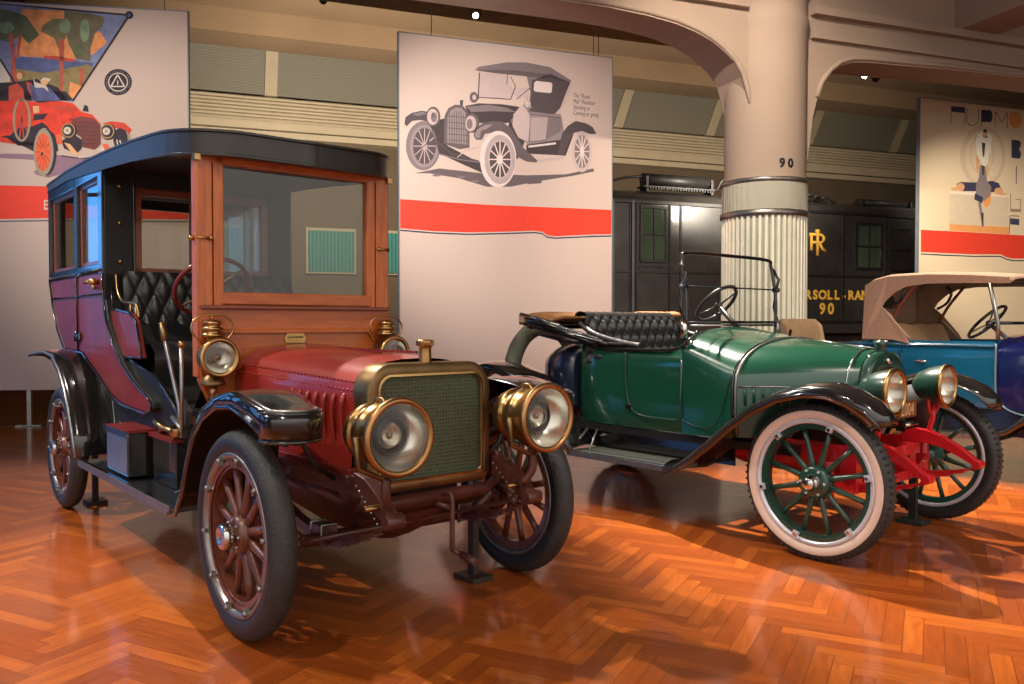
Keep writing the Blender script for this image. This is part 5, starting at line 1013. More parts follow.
# ================================================================ CAR BUILDERS
def make_wheel(kind, parent, loc, left, R=.43, rz=0):
    """spoked artillery wheel, axle along local y, outer face towards -y"""
    key = kind
    if key not in WHEELS:
        P = dict(red=dict(m=.057, rim=STEEL, fel=SPOKER, sp=SPOKER, side=RUBBER, tread=RUBBERT, ow=RUBBER, fr=.272, n=12, hub=SPOKER, bolts=10),
                 green=dict(m=.053, rim=RIMS, fel=GREENW, sp=GREENW, side=RUBBER, tread=RUBBERT, ow=WHITEW, fr=.29, n=12, hub=GREENW, bolts=6),
                 blue=dict(m=.053, rim=STEEL, fel=BLACK, sp=BLACK, side=RUBBER, tread=RUBBER, ow=RUBBER, fr=.29, n=12, hub=BLACK, bolts=6))[kind]
        m = P['m']; rc = R-m; f0 = P['fr']; f1 = rc-m*.75
        w = MB(); w.lathe([(f0, -.026), (f1-.012, -.03), (f1-.012, .03), (f0, .026), (f0, -.026)], (0, 0, 0), (0, 1, 0), P['fel'], 48, smooth=False)
        w.lathe([(f0+.012, -.03), (f0+.012, -.036), (f0+.03, -.036), (f0+.03, -.03)], (0, 0, 0), (0, 1, 0), P['fel'], 48, smooth=False)
        fl = .088 if kind != 'red' else .078
        w.lathe([(0, -.045), (fl*.8, -.045), (fl, -.038), (fl, .03), (.05, .06), (.05, .10), (0, .10)], (0, 0, 0), (0, 1, 0), P['hub'], 28)
        for k in range(8 if kind == 'red' else 6):
            t = 2*PI*k/(8 if kind == 'red' else 6); w.cyl((fl*.8*math.cos(t), -.04, fl*.8*math.sin(t)), (fl*.8*math.cos(t), -.054, fl*.8*math.sin(t)), .007, P['rim'], 6)
        base = w.build('wheel', None, loc=(0, 0, 0))
        t = MB(); prof = []
        NS = 20
        for k in range(NS+1):
            a = -PI+2*PI*k/NS + PI
            # start at inner radius, go round through outer side (-y)
            th = PI+2*PI*k/NS; r = rc+m*math.cos(th); y = -m*math.sin(th)*-1
            mid = PI+2*PI*(k+.5)/NS; cr_, cy_ = math.cos(mid), math.sin(mid)
            mt = P['tread'] if cr_ > .35 else (P['ow'] if cy_ < 0 else P['side'])
            prof.append((r, y, mt))
        t.lathe(prof, (0, 0, 0), (0, 1, 0), P['side'], 64)
        if kind == 'green':
            for k in range(72):
                a = 2*PI*k/72
                for y in (-.028, .028):
                    c, s_ = math.cos(a), math.sin(a); t.box(((R-.0125)*c, y*.8, (R-.0125)*s_), (.02, .024, .012), RUBBER, (-a, 'Y'))
        t.build('tyre', base)
        r = MB(); r.lathe([(f1-.014, -.046), (f1+.006, -.05), (f1+.01, -.044), (f1-.004, -.03), (f1-.004, .03), (f1+.01, .044), (f1+.006, .05), (f1-.014, .046), (f1-.014, -.046)], (0, 0, 0), (0, 1, 0), P['rim'] if kind != 'blue' else STEEL, 48)
        r.build('rim', base)
        h = MB()
        if kind == 'red': h.lathe([(.036, -.04), (.036, -.055), (.050, -.058), (.053, -.065), (.053, -.093), (.046, -.10), (.026, -.104), (.024, -.098), (0, -.098)], (0, 0, 0), (0, 1, 0), NICKEL, 24)
        else: h.lathe([(.044, -.04), (.042, -.07), (.036, -.074), (.036, -.10), (.028, -.108), (0, -.112)], (0, 0, 0), (0, 1, 0), NICKEL, 20)
        h.build('hub_cap', base)
        s0 = MB(); s0.tube([(0, 0, .05), (0, 0, .12), (0, 0, .2), (0, 0, f0+.005)], [.024, .0215, .0175, .019] if kind == 'red' else [.021, .018, .0145, .016], P['sp'], 8, sq=.85)
        o0 = s0.build('spoke', base)
        for k in range(P['n']):
            o = o0 if k == 0 else o0.copy()
            if k: COL.objects.link(o); o.parent = base
            o.rotation_euler = (0, 2*PI*(k+.5)/P['n'], 0)
        bb = MB()
        if kind == 'red': bb.ball((0, -.052, f1-.012), .012, STEEL, 8); bb.box((0, -.045, f1-.02), (.018, .02, .03), STEEL)
        else: bb.box((0, -.046, f1-.018), (.036, .014, .042), RIMS); bb.cyl((0, -.05, f1-.024), (0, -.064, f1-.024), .010, NICKEL, 6)
        o0 = bb.build('rim_bolt', base)
        for k in range(P['bolts']):
            o = o0 if k == 0 else o0.copy()
            if k: COL.objects.link(o); o.parent = base
            o.rotation_euler = (0, 2*PI*(k+.3)/P['bolts'], 0)
        WHEELS[key] = base; o = base; o.parent = parent
    else: o = copy_tree(WHEELS[key], parent)
    o.location = loc; o.rotation_euler = (0, 0, rz+(PI if left else 0)); o.rotation_euler.y = 0
    return o
WHEELS = {}
def fender(b, st, m, side, ns=7, crown=.03):
    """st = stations (x, z, y_outer, y_inner, lip); side -1 near (car's right), +1 far"""
    rows = []
    P = [Vector((s[0], 0, s[1])) for s in st]
    for i, s in enumerate(st):
        t = (P[min(i+1, len(P)-1)]-P[max(i-1, 0)]).normalized(); nrm = Vector((-t.z, 0, t.x))
        if nrm.z < 0 and abs(nrm.z) > .3: nrm = -nrm
        if len(s) > 5: nrm = Vector(s[5])
        row = []
        row.append(Vector((s[0], side*s[2], s[1]))-nrm*s[4])
        for k in range(ns):
            f = k/(ns-1); y = s[2]+(s[3]-s[2])*f
            row.append(Vector((s[0], side*y, s[1]))+nrm*crown*math.sin(PI*min(1, .12+f*.88)))
        rows.append(row)
    b.loft(rows, m); return b
def headlamp(parent, loc, r, mbody, mrim, L, kind='drum', axis=(1, 0, 0), label=None):
    a = Vector(axis).normalized(); b = MB()
    if kind == 'drum':
        prof = [(0, -L), (r*.60, -L), (r*.68, -L*.97), (r*.70, -L*.84), (r*.80, -L*.81), (r*.80, -L*.72), (r*.74, -L*.70), (r*.75, -L*.56), (r*.84, -L*.53), (r*.86, -L*.44), (r*.82, -L*.40), (r*.84, -L*.24), (r*.94, -L*.12), (r*1.0, -.01)]
    else:
        prof = [(0, -L), (r*.3, -L*.97), (r*.62, -L*.8), (r*.86, -L*.5), (r*.97, -L*.2), (r, -.01)]
    b.lathe(prof, (0, 0, 0), a, mbody, 36); o = b.build('headlamp', parent, loc=loc)
    if label: o['label'] = label
    q = MB(); q.lathe([(r*.985, -.014), (r*1.04, -.012), (r*1.06, .004), (r*1.0, .016), (r*.9, .014), (r*.88, .002)], (0, 0, 0), a, mrim, 36); q.build('rim', o)
    q = MB()
    if kind == 'drum':
        q.lathe([(r*.885, .0), (r*.83, -.03), (r*.62, -.07), (r*.46, -.085)], (0, 0, 0), a, REFL, 36)
        q.lathe([(r*.46, -.085), (r*.50, -.06), (r*.44, -.05), (r*.36, -.08)], (0, 0, 0), a, BLACKM, 28)
        q.lathe([(r*.37, -.085), (r*.3, -.05), (r*.16, -.03), (0, -.022)], (0, 0, 0), a, glass('inner_lens', (.75, .72, .66)), 24)
        q.lathe([(r*.4, -.086), (r*.2, -.11), (0, -.12)], (0, 0, 0), a, REFL, 24)
        q.ball(-a*.075, r*.1, BRASS, 10)
    else:
        q.lathe([(r*.9, .0), (r*.8, -.05), (r*.5, -.11), (0, -.13)], (0, 0, 0), a, REFL, 32); q.ball(-a*.05, r*.14, mat('bulb_glass', (240, 200, 150), .1), 10)
    q.build('reflector', o)
    q = MB(); q.lathe([(r*.9, .006), (r*.6, .014), (r*.3, .018), (0, .02)], (0, 0, 0), a, LENS, 32); q.build('lens', o)
    return o
def hood_ring(x, w, zt, zb, wb=None, sh=.17, n=2.6):
    """closed-top section from lower right edge over the crown to lower left edge"""
    wb = wb or w; H = []
    H.append((wb, zb)); H.append((w, zb+(zt-sh-zb)*.5)); 
    for k in range(9):
        t = PI/2*k/8; H.append((w*abs(math.cos(t))**(2/n), zt-sh+sh*abs(math.sin(t))**(2/n)))
    return [(x, -y, z) for y, z in H]+[(x, y, z) for y, z in H[-2::-1]]
def leaf_spring(b, x0, x1, y, z, sag, m, n=5, wid=.045, th=.009):
    for k in range(n):
        f = 1-.17*k; c = (x0+x1)/2; h = (x1-x0)/2*f
        rows = []
        for i in range(13):
            u = -1+2*i/12; xx = c+h*u; zz = z-sag*(1-(u*f)**2)-(k*th*1.1); rows.append([(xx, y-wid/2, zz), (xx, y+wid/2, zz), (xx, y+wid/2, zz-th), (xx, y-wid/2, zz-th)])
        b.loft(rows, m, closed=True, cap=True, smooth=False)
def tufted(b, o, ux, uy, nx, ny, m, depth=.03, w=1, h=1):
    """buttoned leather panel: origin o, unit axes ux (width w), uy (height h)"""
    o = Vector(o); ux = Vector(ux).normalized(); uy = Vector(uy).normalized(); nn = ux.cross(uy).normalized(); rows = []
    NX = nx*6; NY = ny*8
    for j in range(NY+1):
        row = []
        for i in range(NX+1):
            u = i/NX; v = j/NY; a = u*nx; c = v*ny
            hgt = (abs(math.sin(PI*(a+c)*.5+PI*.25))*abs(math.sin(PI*(a-c)*.5+PI*.25)))**.5
            edge = min(1, 8*min(u, 1-u), 8*min(v, 1-v))
            row.append(o+ux*u*w+uy*v*h+nn*depth*hgt*(.3+.7*edge))
        rows.append(row)
    b.loft(rows, m)
def steering_wheel(parent, c, axis, r, mrim, mspoke, base):
    b = MB(); e1, e2, a = frame_of(axis); c = Vector(c)
    b.tube([c+(e1*math.cos(t)+e2*math.sin(t))*r for t in [2*PI*k/32 for k in range(32)]], .0145, mrim, 8, closed=True)
    o = b.build('steering_wheel', parent)
    s = MB()
    for k in range(4):
        t = PI/4+PI/2*k; s.tube([c-a*.02, c+(e1*math.cos(t)+e2*math.sin(t))*r], .008, mspoke, 6)
    s.ball(tuple(c-a*.02), .03, mspoke, 10); s.tube([c, Vector(base)], .02, mspoke, 8); s.build('steering_column', o)
def mirror_y(P): return [(p[0], -p[1], p[2]) for p in P]

# ================================================================ THE DARK RED LIMOUSINE
def red_car():
    R = thing('antique_car', 'antique dark red limousine with brass lamps, wooden windscreen frame and black roof', 'car', (-.55, 3.87, 0), math.radians(-50))
    # --- chassis
    b = MB()
    for s in (-1, 1):
        b.box((-1.85, s*.36, .625), (4.35, .045, .085), MAROON)
        b.loft([[(x, s*.36-.024, z+h/2), (x, s*.36+.024, z+h/2), (x, s*.36+.024, z-h/2), (x, s*.36-.024, z-h/2)] for x, z, h in ((.30, .64, .085), (.38, .625, .09), (.47, .58, .085), (.53, .545, .07), (.57, .525, .05))], MAROON, closed=True, cap=True, smooth=False)
        for k in range(9): b.ball((.32+k*.024, s*.36+.025*s, .63-.018*k), .006, STEEL, 6); b.ball((.32+k*.024, s*.36-.025*s, .645-.018*k), .006, STEEL, 6)
        b.cyl((.565, s*.36-.04, .525), (.565, s*.36+.04, .525), .03, MAROON, 14)
        b.cyl((.5, s*.36-.09, .575), (.5, s*.36+.03, .575), .012, BRASS, 10)
    for x in (.18, -1.0, -2.2, -3.9): b.box((x, 0, .60), (.06, .74, .07), MAROON)
    b.build('chassis_frame', R, .004)
    for s in (-1, 1):
        b = MB(); leaf_spring(b, -.52, .555, s*.37, .51, .125, MAROON); b.box((0, s*.37, .37), (.12, .07, .09), MAROON)
        for x in (-.05, .05): b.tube([(x, s*.37-.035, .32), (x, s*.37-.035, .42), (x, s*.37+.035, .42), (x, s*.37+.035, .32)], .008, STEEL, 6)
        b.tube([(-.52, s*.37, .475), (-.54, s*.37, .58)], .014, MAROON); b.build('leaf_spring', R)
        b = MB(); leaf_spring(b, -3.8, -2.6, s*.46, .50, .08, MAROON); b.build('leaf_spring', R)
    b = MB(); b.tube([(0, -.66, .43), (0, -.56, .42), (0, -.46, .35), (0, .46, .35), (0, .56, .42), (0, .66, .43)], .03, MAROON, 10)
    for s in (-1, 1): b.cyl((0, s*.60, .34), (0, s*.60, .52), .03, MAROON, 12); b.tube([(0, s*.6, .47), (.14, s*.58, .44), (.17, s*.57, .41)], .02, MAROON)
    b.build('front_axle', R)
    b = MB(); b.tube([(.17, -.60, .395), (.17, .60, .415)], .0115, MAROON, 8); b.ball((.17, -.58, .395), .026, MAROON); b.ball((.17, .58, .415), .026, MAROON); b.build('tie_rod', R)
    b = MB(); b.tube([(-3.17, -.68, .43), (-3.17, .68, .43)], .04, MAROON, 10); b.ball((-3.17, 0, .43), .16, MAROON, 16); b.build('rear_axle', R)
    b = MB(); rows = []
    for x, w, d in ((-1.5, .24, .10), (-.9, .30, .24), (-.4, .31, .30), (.0, .31, .29), (.15, .26, .22), (.24, .14, .10)):
        rows.append([(x, w*math.cos(t), .58-d*math.sin(t)) for t in [PI*k/12 for k in range(13)]])
    b.loft(rows, MAROON, closed=True, cap=True); b.build('engine_pan', R)
    # --- wheels
    for x, s in ((0, -1), (0, 1), (-3.17, -1), (-3.17, 1)): make_wheel('red', R, (x, s*.73, .43), s > 0)
    # --- hood, radiator
    b = MB(); st = [(-.93, .385, 1.185, .68, .40), (-.6, .37, 1.175, .67, .385), (-.2, .35, 1.16, .66, .365), (.20, .325, 1.142, .66, .345)]
    b.loft([hood_ring(x, w, zt, zb, wb) for x, w, zt, zb, wb in st], RED)
    def shoulder(x, s, h):
        f = (x+.93)/1.14; w = .385-.06*f; return (x, s*(w+.004), 1.03-.04*f+h)
    for s in (-1, 1):
        for k in range(34):
            x = -.88+k*.032; f = (x+.93)/1.14; w = .385-.06*f; zt = 1.185-.04*f
            b.ball((x, s*w*.972, zt-.098), .0065, RED, 6)
            b.ball((x, s*w*.993, zt-.135), .0065, RED, 6)
        for k in range(7):
            x = -.33+k*.075; w = .385-.06*(x+.93)/1.14
            b.tube(smooth_path([(x, s*(w-.004), .99), (x+.006, s*(w+.014), .965), (x, s*(w+.016), .90), (x, s*(w+.008), .80), (x, s*(w-.004), .76)], 4), .011, RED, 6)
    b.box((-.36, 0, 1.168), (1.1, .012, .012), REDDK); h = b.build('hood', R)
    b = MB()
    for s in (-1, 1): b.box((-.3, s*.355, .672), (1.1, .06, .03), REDDK); b.box((-.3, s*.375, .65), (1.15, .05, .03), MAROON)
    b.build('hood_sill', R, .004)
    # radiator shell
    def rad_outline(w, zb, zt, r, rb, crown=.02, n=6):
        P = []
        for cx, cz, a0, rr in ((w-r, zt-r, 0, r), (-(w-r), zt-r, PI/2, r), (-(w-rb), zb+rb, PI, rb), (w-rb, zb+rb, 3*PI/2, rb)):
            for k in range(n+1):
                t = a0+PI/2*k/n; y, z = cx+rr*math.cos(t), cz+rr*math.sin(t)
                P.append((y, z+(crown*(1-(y/w)**2) if z > zt-r*1.2 else 0)))
        return P
    o1 = rad_outline(.325, .575, 1.115, .11, .05); o2 = rad_outline(.268, .625, 1.065, .05, .025)
    def R3(P, x): return [(x, y, z) for y, z in P]
    b = MB(); oi = o1
    b.loft([R3(o1, .19), R3(o1, .30), R3(rad_outline(.318, .582, 1.108, .105, .05), .313), R3(rad_outline(.275, .618, 1.072, .055, .03), .317), R3(o2, .312), R3(o2, .29)], BRASSD, closed=True)
    rs = b.build('radiator_shell', R); rs['label'] = 'brass radiator surround'
    b = MB(); b.loft([R3(rad_outline(.277, .616, 1.074, .056, .03), .318), R3(rad_outline(.268, .625, 1.065, .05, .025), .321)], BRASS, closed=True); b.build('bright_bead', rs)
    b = MB(); b.add(R3(rad_outline(.275, .62, 1.07, .05, .025), .295), [list(range(28))], honeycomb_mat('honeycomb_core', (36, 42, 32), (84, 92, 70), 60)); b.build('radiator_core', rs)
    b = MB(); b.lathe([(.030, -.03), (.028, .03), (.027, .05), (.029, .06), (.038, .065), (.040, .085), (.036, .09), (0, .093)], (.255, 0, 1.135), (0, 0, 1), COPPER, 24)
    for k in range(16): b.box((.255+.038*math.cos(k*PI/8), .038*math.sin(k*PI/8), 1.21), (.006, .006, .018), COPPER)
    b.build('radiator_cap', R)
    b = MB(); b.loft([[(.30, y, z) for y, z in ((-.36, .60), (-.30, .56), (.30, .56), (.36, .60), (.36, .70))], [(.32, y, z) for y, z in ((-.36, .57), (-.30, .52), (.30, .52), (.37, .56), (.39, .70))], [(.22, y, z) for y, z in ((-.34, .50), (-.28, .46), (.28, .46), (.36, .50), (.39, .68))]], MAROON); b.build('front_apron', R, solid=.008)
    b = MB(); b.tube([(.2, .02, .50), (.40, .02, .50)], .012, MAROON); b.tube(smooth_path([(.36, .02, .55), (.41, .02, .56), (.43, .02, .53), (.43, .02, .34), (.43, .03, .315), (.46, .05, .30), (.55, .05, .29)], 4), .0115, MAROON, 8); b.tube([(.46, .05, .30), (.56, .05, .288)], .017, MAROON, 8); b.build('starting_crank', R)
    # --- fenders
    FS = [(-.74, .41, .80, .50, .02), (-.64, .43, .80, .50, .025), (-.56, .52, .80, .50, .03), (-.49, .67, .80, .49, .035), (-.40, .82, .80, .48, .04), (-.27, .93, .80, .47, .045), (-.10, 1.0, .80, .50, .05), (.06, 1.015, .80, .53, .055, (0, 0, 1)), (.20, .995, .80, .55, .065, (0, 0, 1)), (.30, .97, .79, .56, .08, (0, 0, 1)), (.37, .955, .77, .58, .095, (0, 0, 1)), (.42, .95, .73, .61, .105, (0, 0, 1)), (.445, .95, .69, .65, .11, (0, 0, 1))]
    for s in (-1, 1):
        b = MB(); fender(b, FS, BLACK, s, 8, .012)
        b.tube([(x, s*yo, z-l) if len(r) == 0 else (x, s*yo, z-l) for x, z, yo, yi, l, *r in FS[:-1]], .008, BLACK, 6)
        # rounded front lip closing the nose, raised moulding on the crown
        nose = []
        for t in [PI*k/14-PI/2 for k in range(15)]:
            nose.append((.325+.13*math.cos(t), s*(.675+.122*-math.sin(t))))
        b.loft([[(x, y, .955) for x, y in nose], [(x+.004, y, .93) for x, y in nose], [(x-.004, y, .85) for x, y in nose]], BLACK)
        b.tube([(x-.012, y, .96) for x, y in nose], .0045, BLACK, 6); b.tube([(x-.005, y, .852) for x, y in nose], .004, BLACK, 6); b.loft([[(x, y, .957+.012*math.sin(PI*(k/6))) for x, y in [(.325+(xx-.325)*(1-k/6), s*.675+(yy-s*.675)*(1-k/6)) for xx, yy in nose]] for k in range(7)], BLACK)
        b.tube([(.325+(x-.325)*.82, s*.675+(y-s*.675)*.82, .968) for x, y in nose], .003, STEEL, 6)
        f = b.build('front_fender', R, solid=.006)
        b = MB(); b.loft([[(x, s*.48, z-.02) for x, z in ((-.68, .44), (-.5, .67), (-.28, .92), (-.18, .96))], [(x, s*.40, z) for x, z in ((-.68, .43), (-.55, .60), (-.45, .64), (-.40, .66))]], BLACKM); b.build('fender_splash', f, solid=.006)
        b = MB(); b.tube([(.16, s*.62, .96), (.16, s*.5, .72), (.16, s*.4, .64)], .011, BLACKM); b.build('fender_stay', f)
        RS = [(-3.98, 1.05, .82, .56, .012), (-3.7, 1.075, .82, .56, .02), (-3.4, 1.09, .82, .56, .03), (-3.15, 1.07, .82, .56, .035), (-2.95, .985, .82, .56, .035), (-2.8, .87, .82, .56, .035), (-2.68, .74, .82, .56, .035), (-2.58, .58, .82, .56, .03), (-2.5, .44, .82, .56, .02)]
        b = MB(); fender(b, RS, BLACK, s, 8, .02)
        b.tube([(x, s*yo, z) for x, z, yo, *_ in RS], .009, STEEL, 6); f = b.build('rear_fender', R, solid=.006)
        b = MB(); poly = [(-3.5, 1.08), (-3.15, 1.06), (-2.95, .98), (-2.8, .87), (-2.68, .74), (-2.58, .58), (-2.5, .44), (-2.35, .44), (-2.36, .62), (-2.45, .80), (-2.62, .97), (-2.8, 1.08), (-3.1, 1.12)]
        b.prism(poly, lambda u, v, t: (u, s*t, v), .575, .585, BLACKM)
        b.tube(smooth_path([(-2.95, s*.59, .96), (-2.7, s*.59, .95), (-2.6, s*.59, .92), (-2.52, s*.59, .78), (-2.47, s*.59, .6), (-2.44, s*.59, .46)], 4), .005, STEEL, 6); b.build('fender_splash', f)
        b = MB(); b.box((-1.62, s*.66, .405), (1.78, .27, .03), mat('black_rubber_mat', (30, 30, 33), .3, 0, .2)); rb = b.build('running_board', R, .004)
        b = MB(); b.box((-1.62, s*.797, .405), (1.80, .014, .042), STEEL); b.box((-1.62, s*.785, .423), (1.80, .02, .006), NICKEL); b.build('edge_trim', rb)
        b = MB(); b.box((-1.62, s*.50, .50), (1.78, .02, .19), BLACKM); b.build('step_apron', rb)
        for x in (-2.2, -1.1): q = MB(); q.tube([(x, s*.36, .62), (x, s*.45, .45), (x, s*.78, .385)], .012, BLACKM); q.build('step_bracket', rb)
    # --- battery box and tool box
    b = MB(); b.box((-1.785, -.645, .56), (.42, .22, .25), BLACK); bx = b.build('battery_box', R, .006)
    b = MB(); b.box((-1.785, -.645, .692), (.44, .235, .016), REDDK); b.box((-1.785, -.758, .676), (.44, .012, .035), NICKEL); b.build('lid', bx)
    b = MB(); b.box((-1.785, -.7575, .555), (.40, .004, .21), mat('brushed_sheet_metal', (196, 204, 214), .38, 1, 0, .1, 20)); b.build('side_plate', bx)
    b = MB(); b.box((-1.32, -.56, .545), (.38, .16, .25), BLACK); bx = b.build('tool_box', R, .006); b = MB(); b.box((-1.32, -.57, .68), (.40, .18, .02), REDDK); b.build('lid', bx)
    b = MB(); b.tube(smooth_path([(-1.44, -.62, .70), (-1.3, -.64, .73), (-1.18, -.60, .71), (-1.08, -.62, .74)], 4), .014, COPPER); b.lathe([(.0, 0), (.03, .0), (.045, .03), (.03, .06)], (-1.14, -.62, .70), (.3, -.2, 1), BRASS, 14)
    b.tube([(-1.5, -.63, .75), (-1.4, -.60, .70)], .018, BRASS); b.build('brass_horn', R)
    # --- passenger cabin
    side = [(-4.08, 1.64), (-3.98, 1.44), (-3.82, 1.24), (-3.62, 1.11), (-3.05, 1.09), (-2.88, 1.03), (-2.62, .95), (-2.36, .85), (-2.1, .80), (-1.62, .785), (-1.50, .815), (-1.50, .855), (-1.60, .89), (-1.86, .96), (-2.1, 1.06), (-2.28, 1.18), (-2.42, 1.32), (-2.48, 1.46), (-2.50, 1.64)]
    b = MB(); rows = []
    for y, dz in ((-.65, 0), (.65, 0)): rows.append([(x, y, z) for x, z in side])
    b.prism(side, lambda u, v, t: (u, t, v), -.645, .645, REDDK, side=[REDDK]*5+[BLACKM]*(len(side)-5))
    cb = b.build('cabin_body', R, .012)
    for s in (-1, 1):
        b = MB()
        def line3(P, r=.0055, m=NICKEL, cl=False): b.tube([(x, s*.652, z) for x, z in P], r, m, 6, closed=cl)
        line3([(-4.07, 1.645), (-2.50, 1.645)], .011, BLACK); line3([(-4.0, 1.49), (-2.52, 1.49)], .006, BLACK); line3([(-3.19, 1.64), (-3.19, 1.49), (-3.17, 1.10)], .006, BLACK)
        line3(side[:13]+side[13:], .008, BLACK, True)
        b.build('body_moulding', cb)
    # door (near side) with handle, hinge; cabin pillars and rails
    b = MB()
    for s in (-1, 1):
        for x, w in ((-4.06, .05), (-3.20, .07), (-2.53, .09)): b.box((x, s*.63, 1.98), (w, .05, .72), BLACK)
        b.box((-3.28, s*.63, 2.30), (1.6, .05, .08), BLACK); b.box((-3.28, s*.63, 1.665), (1.6, .05, .05), BLACK)
        for (x0, x1) in ((-4.03, -3.24), (-3.16, -2.58)):
            for xx in (x0+.02, x1-.02): b.box((xx, s*.615, 1.97), (.035, .03, .58), WOODR)
            for zz in (1.70, 2.25): b.box(((x0+x1)/2, s*.615, zz), (x1-x0, .03, .035), WOODR)
    b.box((-4.07, 0, 1.68), (.05, 1.26, .08), BLACK); b.box((-4.07, 0, 2.30), (.05, 1.26, .08), BLACK); b.box((-4.07, -.59, 2.0), (.05, .10, .6), BLACK); b.box((-4.07, .59, 2.0), (.05, .10, .6), BLACK)
    b.build('cabin_pillars', cb, .005)
    for s in (-1, 1):
        for (x0, x1) in ((-4.0, -3.27), (-3.13, -2.61)):
            b = MB(); b.box(((x0+x1)/2, s*.615, 1.97), (x1-x0, .006, .54), GLASS); b.build('side_window', cb)
        b = MB(); b.cyl((-2.62, s*.65, 1.57), (-2.62, s*.70, 1.57), .022, BRASS); b.tube([(-2.62, s*.70, 1.57), (-2.70, s*.71, 1.565), (-2.76, s*.70, 1.575)], .011, BRASS); b.cyl((-2.66, s*.65, 1.535), (-2.66, s*.675, 1.535), .014, BRASS); b.build('door_handle', cb)
        b = MB(); b.cyl((-3.17, s*.66, 1.17), (-3.17, s*.66, 1.24), .018, BLACK, 10); b.box((-3.14, s*.655, 1.205), (.12, .012, .05), BLACK); b.build('door_hinge', cb)
    b = MB(); b.box((-4.07, 0, 1.99), (.006, 1.08, .54), GLASS); b.build('rear_window', cb)
    b = MB(); tufted(b, (-3.75, -.55, 1.4), (0, 1, 0), (0, 0, 1), 16, 3, LEATHER, .03, 1.1, .28); b.box((-3.5, 0, 1.5), (.5, 1.1, .16), LEATHER); b.build('rear_seat', R)
    # partition behind the driver with its windows
    b = MB(); X = -2.5
    for y0, y1, z0, z1 in ((-.64, -.47, 1.3, 2.27), (.47, .64, 1.3, 2.27), (-.04, .04, 1.3, 2.27), (-.64, .64, 1.1, 1.62), (-.64, .64, 2.19, 2.30)):
        b.box((X, (y0+y1)/2, (z0+z1)/2), (.05, y1-y0, z1-z0), BLACKM)
    b.box((X+.03, -.46, 1.93), (.02, .015, .62), BLACK)
    pt = b.build('partition', cb, .004)
    for y0, y1 in ((-.46, -.045), (.045, .46)):
        f = MB()
        for yy in (y0+.022, y1-.022): f.box((X+.012, yy, 1.905), (.04, .05, .56), WOODR)
        for zz in (1.64, 2.17): f.box((X+.012, (y0+y1)/2, zz), (.04, y1-y0, .05), WOODR)
        f = f.build('window_frame', pt, .003); g = MB(); g.box((X, (y0+y1)/2, 1.905), (.006, y1-y0-.06, .5), GLASS); g.build('partition_glass', pt)
    b = MB()
    for z in (1.70, 1.95, 2.19): b.ball((X+.035, -.55, z), .013, BRASS, 8)
    b.build('brass_buttons', pt)
    # --- roof
    def outline(sc=1.0):
        P = []
        for k in range(9):
            t = PI/2+PI/2*k/8; P.append((-4.07+.22*math.cos(t), .44+.22*math.sin(t)))
        for k in range(9):
            t = PI+PI/2*k/8; P.append((-4.07+.22*math.cos(t), -.44+.22*math.sin(t)))
        for x in (-3.4, -2.8, -2.2, -1.8): P.append((x, -.665))
        for k in range(8):
            t = -PI/2+PI/2*.80*k/7; P.append((-1.40+.58*abs(math.cos(t))**.75, -.225-.44*abs(math.sin(t))**.85))
        for k in range(1, 12):
            y = -.06+.12*k/12; P.append((-.84+.008*(1-(y/.06)**2), y))
        for k in range(8):
            t = PI/2*.20+PI/2*.80*k/7; P.append((-1.40+.58*abs(math.cos(t))**.75, .225+.44*abs(math.sin(t))**.85))
        for x in (-1.8, -2.2, -2.8, -3.4): P.append((x, .665))
        return P
    def itp(x, T):
        for (a, u), (c, v) in zip(T, T[1:]):
            if x <= c: return u+(v-u)*(max(x, a)-a)/(c-a)
        return T[-1][1]
    ZB = [(-4.3, 2.335), (-3.4, 2.335), (-2.6, 2.29), (-1.8, 2.235), (-1.2, 2.18), (-.75, 2.145)]; ZT = [(-4.3, 2.395), (-3.4, 2.41), (-2.6, 2.40), (-1.8, 2.36), (-1.2, 2.315), (-.75, 2.275)]
    P = outline(); b = MB()
    def ring(f, off): return [(x*1+(0), y*(1+f), off(x)) for x, y in P]
    cxm = -2.5
    def sc(f, fz): return [(cxm+(x-cxm)*f, y*f, fz(x)) for x, y in P]
    zb = lambda x: itp(x, ZB); zt = lambda x: itp(x, ZT)
    RP = mat('dull_black_roof_paint', (56, 52, 48), .32, .25, 0, .12, 5)
    for r0, r1 in ((sc(.975, zb), sc(1.0, zb)), (sc(1.0, zb), sc(1.0, lambda x: zb(x)+.010)), (sc(1.0, lambda x: zb(x)+.010), sc(.996, lambda x: zb(x)+.014)), (sc(.996, lambda x: zb(x)+.014), sc(.996, lambda x: zt(x)-.016)), (sc(.996, lambda x: zt(x)-.016), sc(1.004, lambda x: zt(x)-.012)), (sc(1.004, lambda x: zt(x)-.012), sc(1.004, zt))):
        b.loft([r0, r1], RP, closed=True, smooth=True)
    rf = b.build('roof', R, keep=True)
    b = MB(); b.loft([sc(1.004, zt), sc(.96, lambda x: zt(x)+.012), sc(.8, lambda x: zt(x)+.03), sc(.5, lambda x: zt(x)+.05), sc(.2, lambda x: 2.42), sc(.01, lambda x: 2.43)], mat('black_roof_fabric', (30, 28, 27), .6), closed=True); b.build('roof_top', rf)
    b = MB(); b.add(sc(.99, lambda x: zb(x)+.02), [list(range(len(P)))], BLACKM); F = [p for p in P if p[0] > -1.25]; b.add([(x*1.0-.012, y*.98, zb(x)+.004) for x, y in F], [list(range(len(F)))], REDDK); b.build('roof_lining', rf)
    b = MB()
    for s in (-1, 1): b.box((-1.95, s*.61, 2.268), (1.1, .03, .035), BLACKM, (math.radians(3.5), 'Y'))
    b.build('roof_rail', rf)
    # --- windscreen and dash
    XW = -1.02
    b = MB()
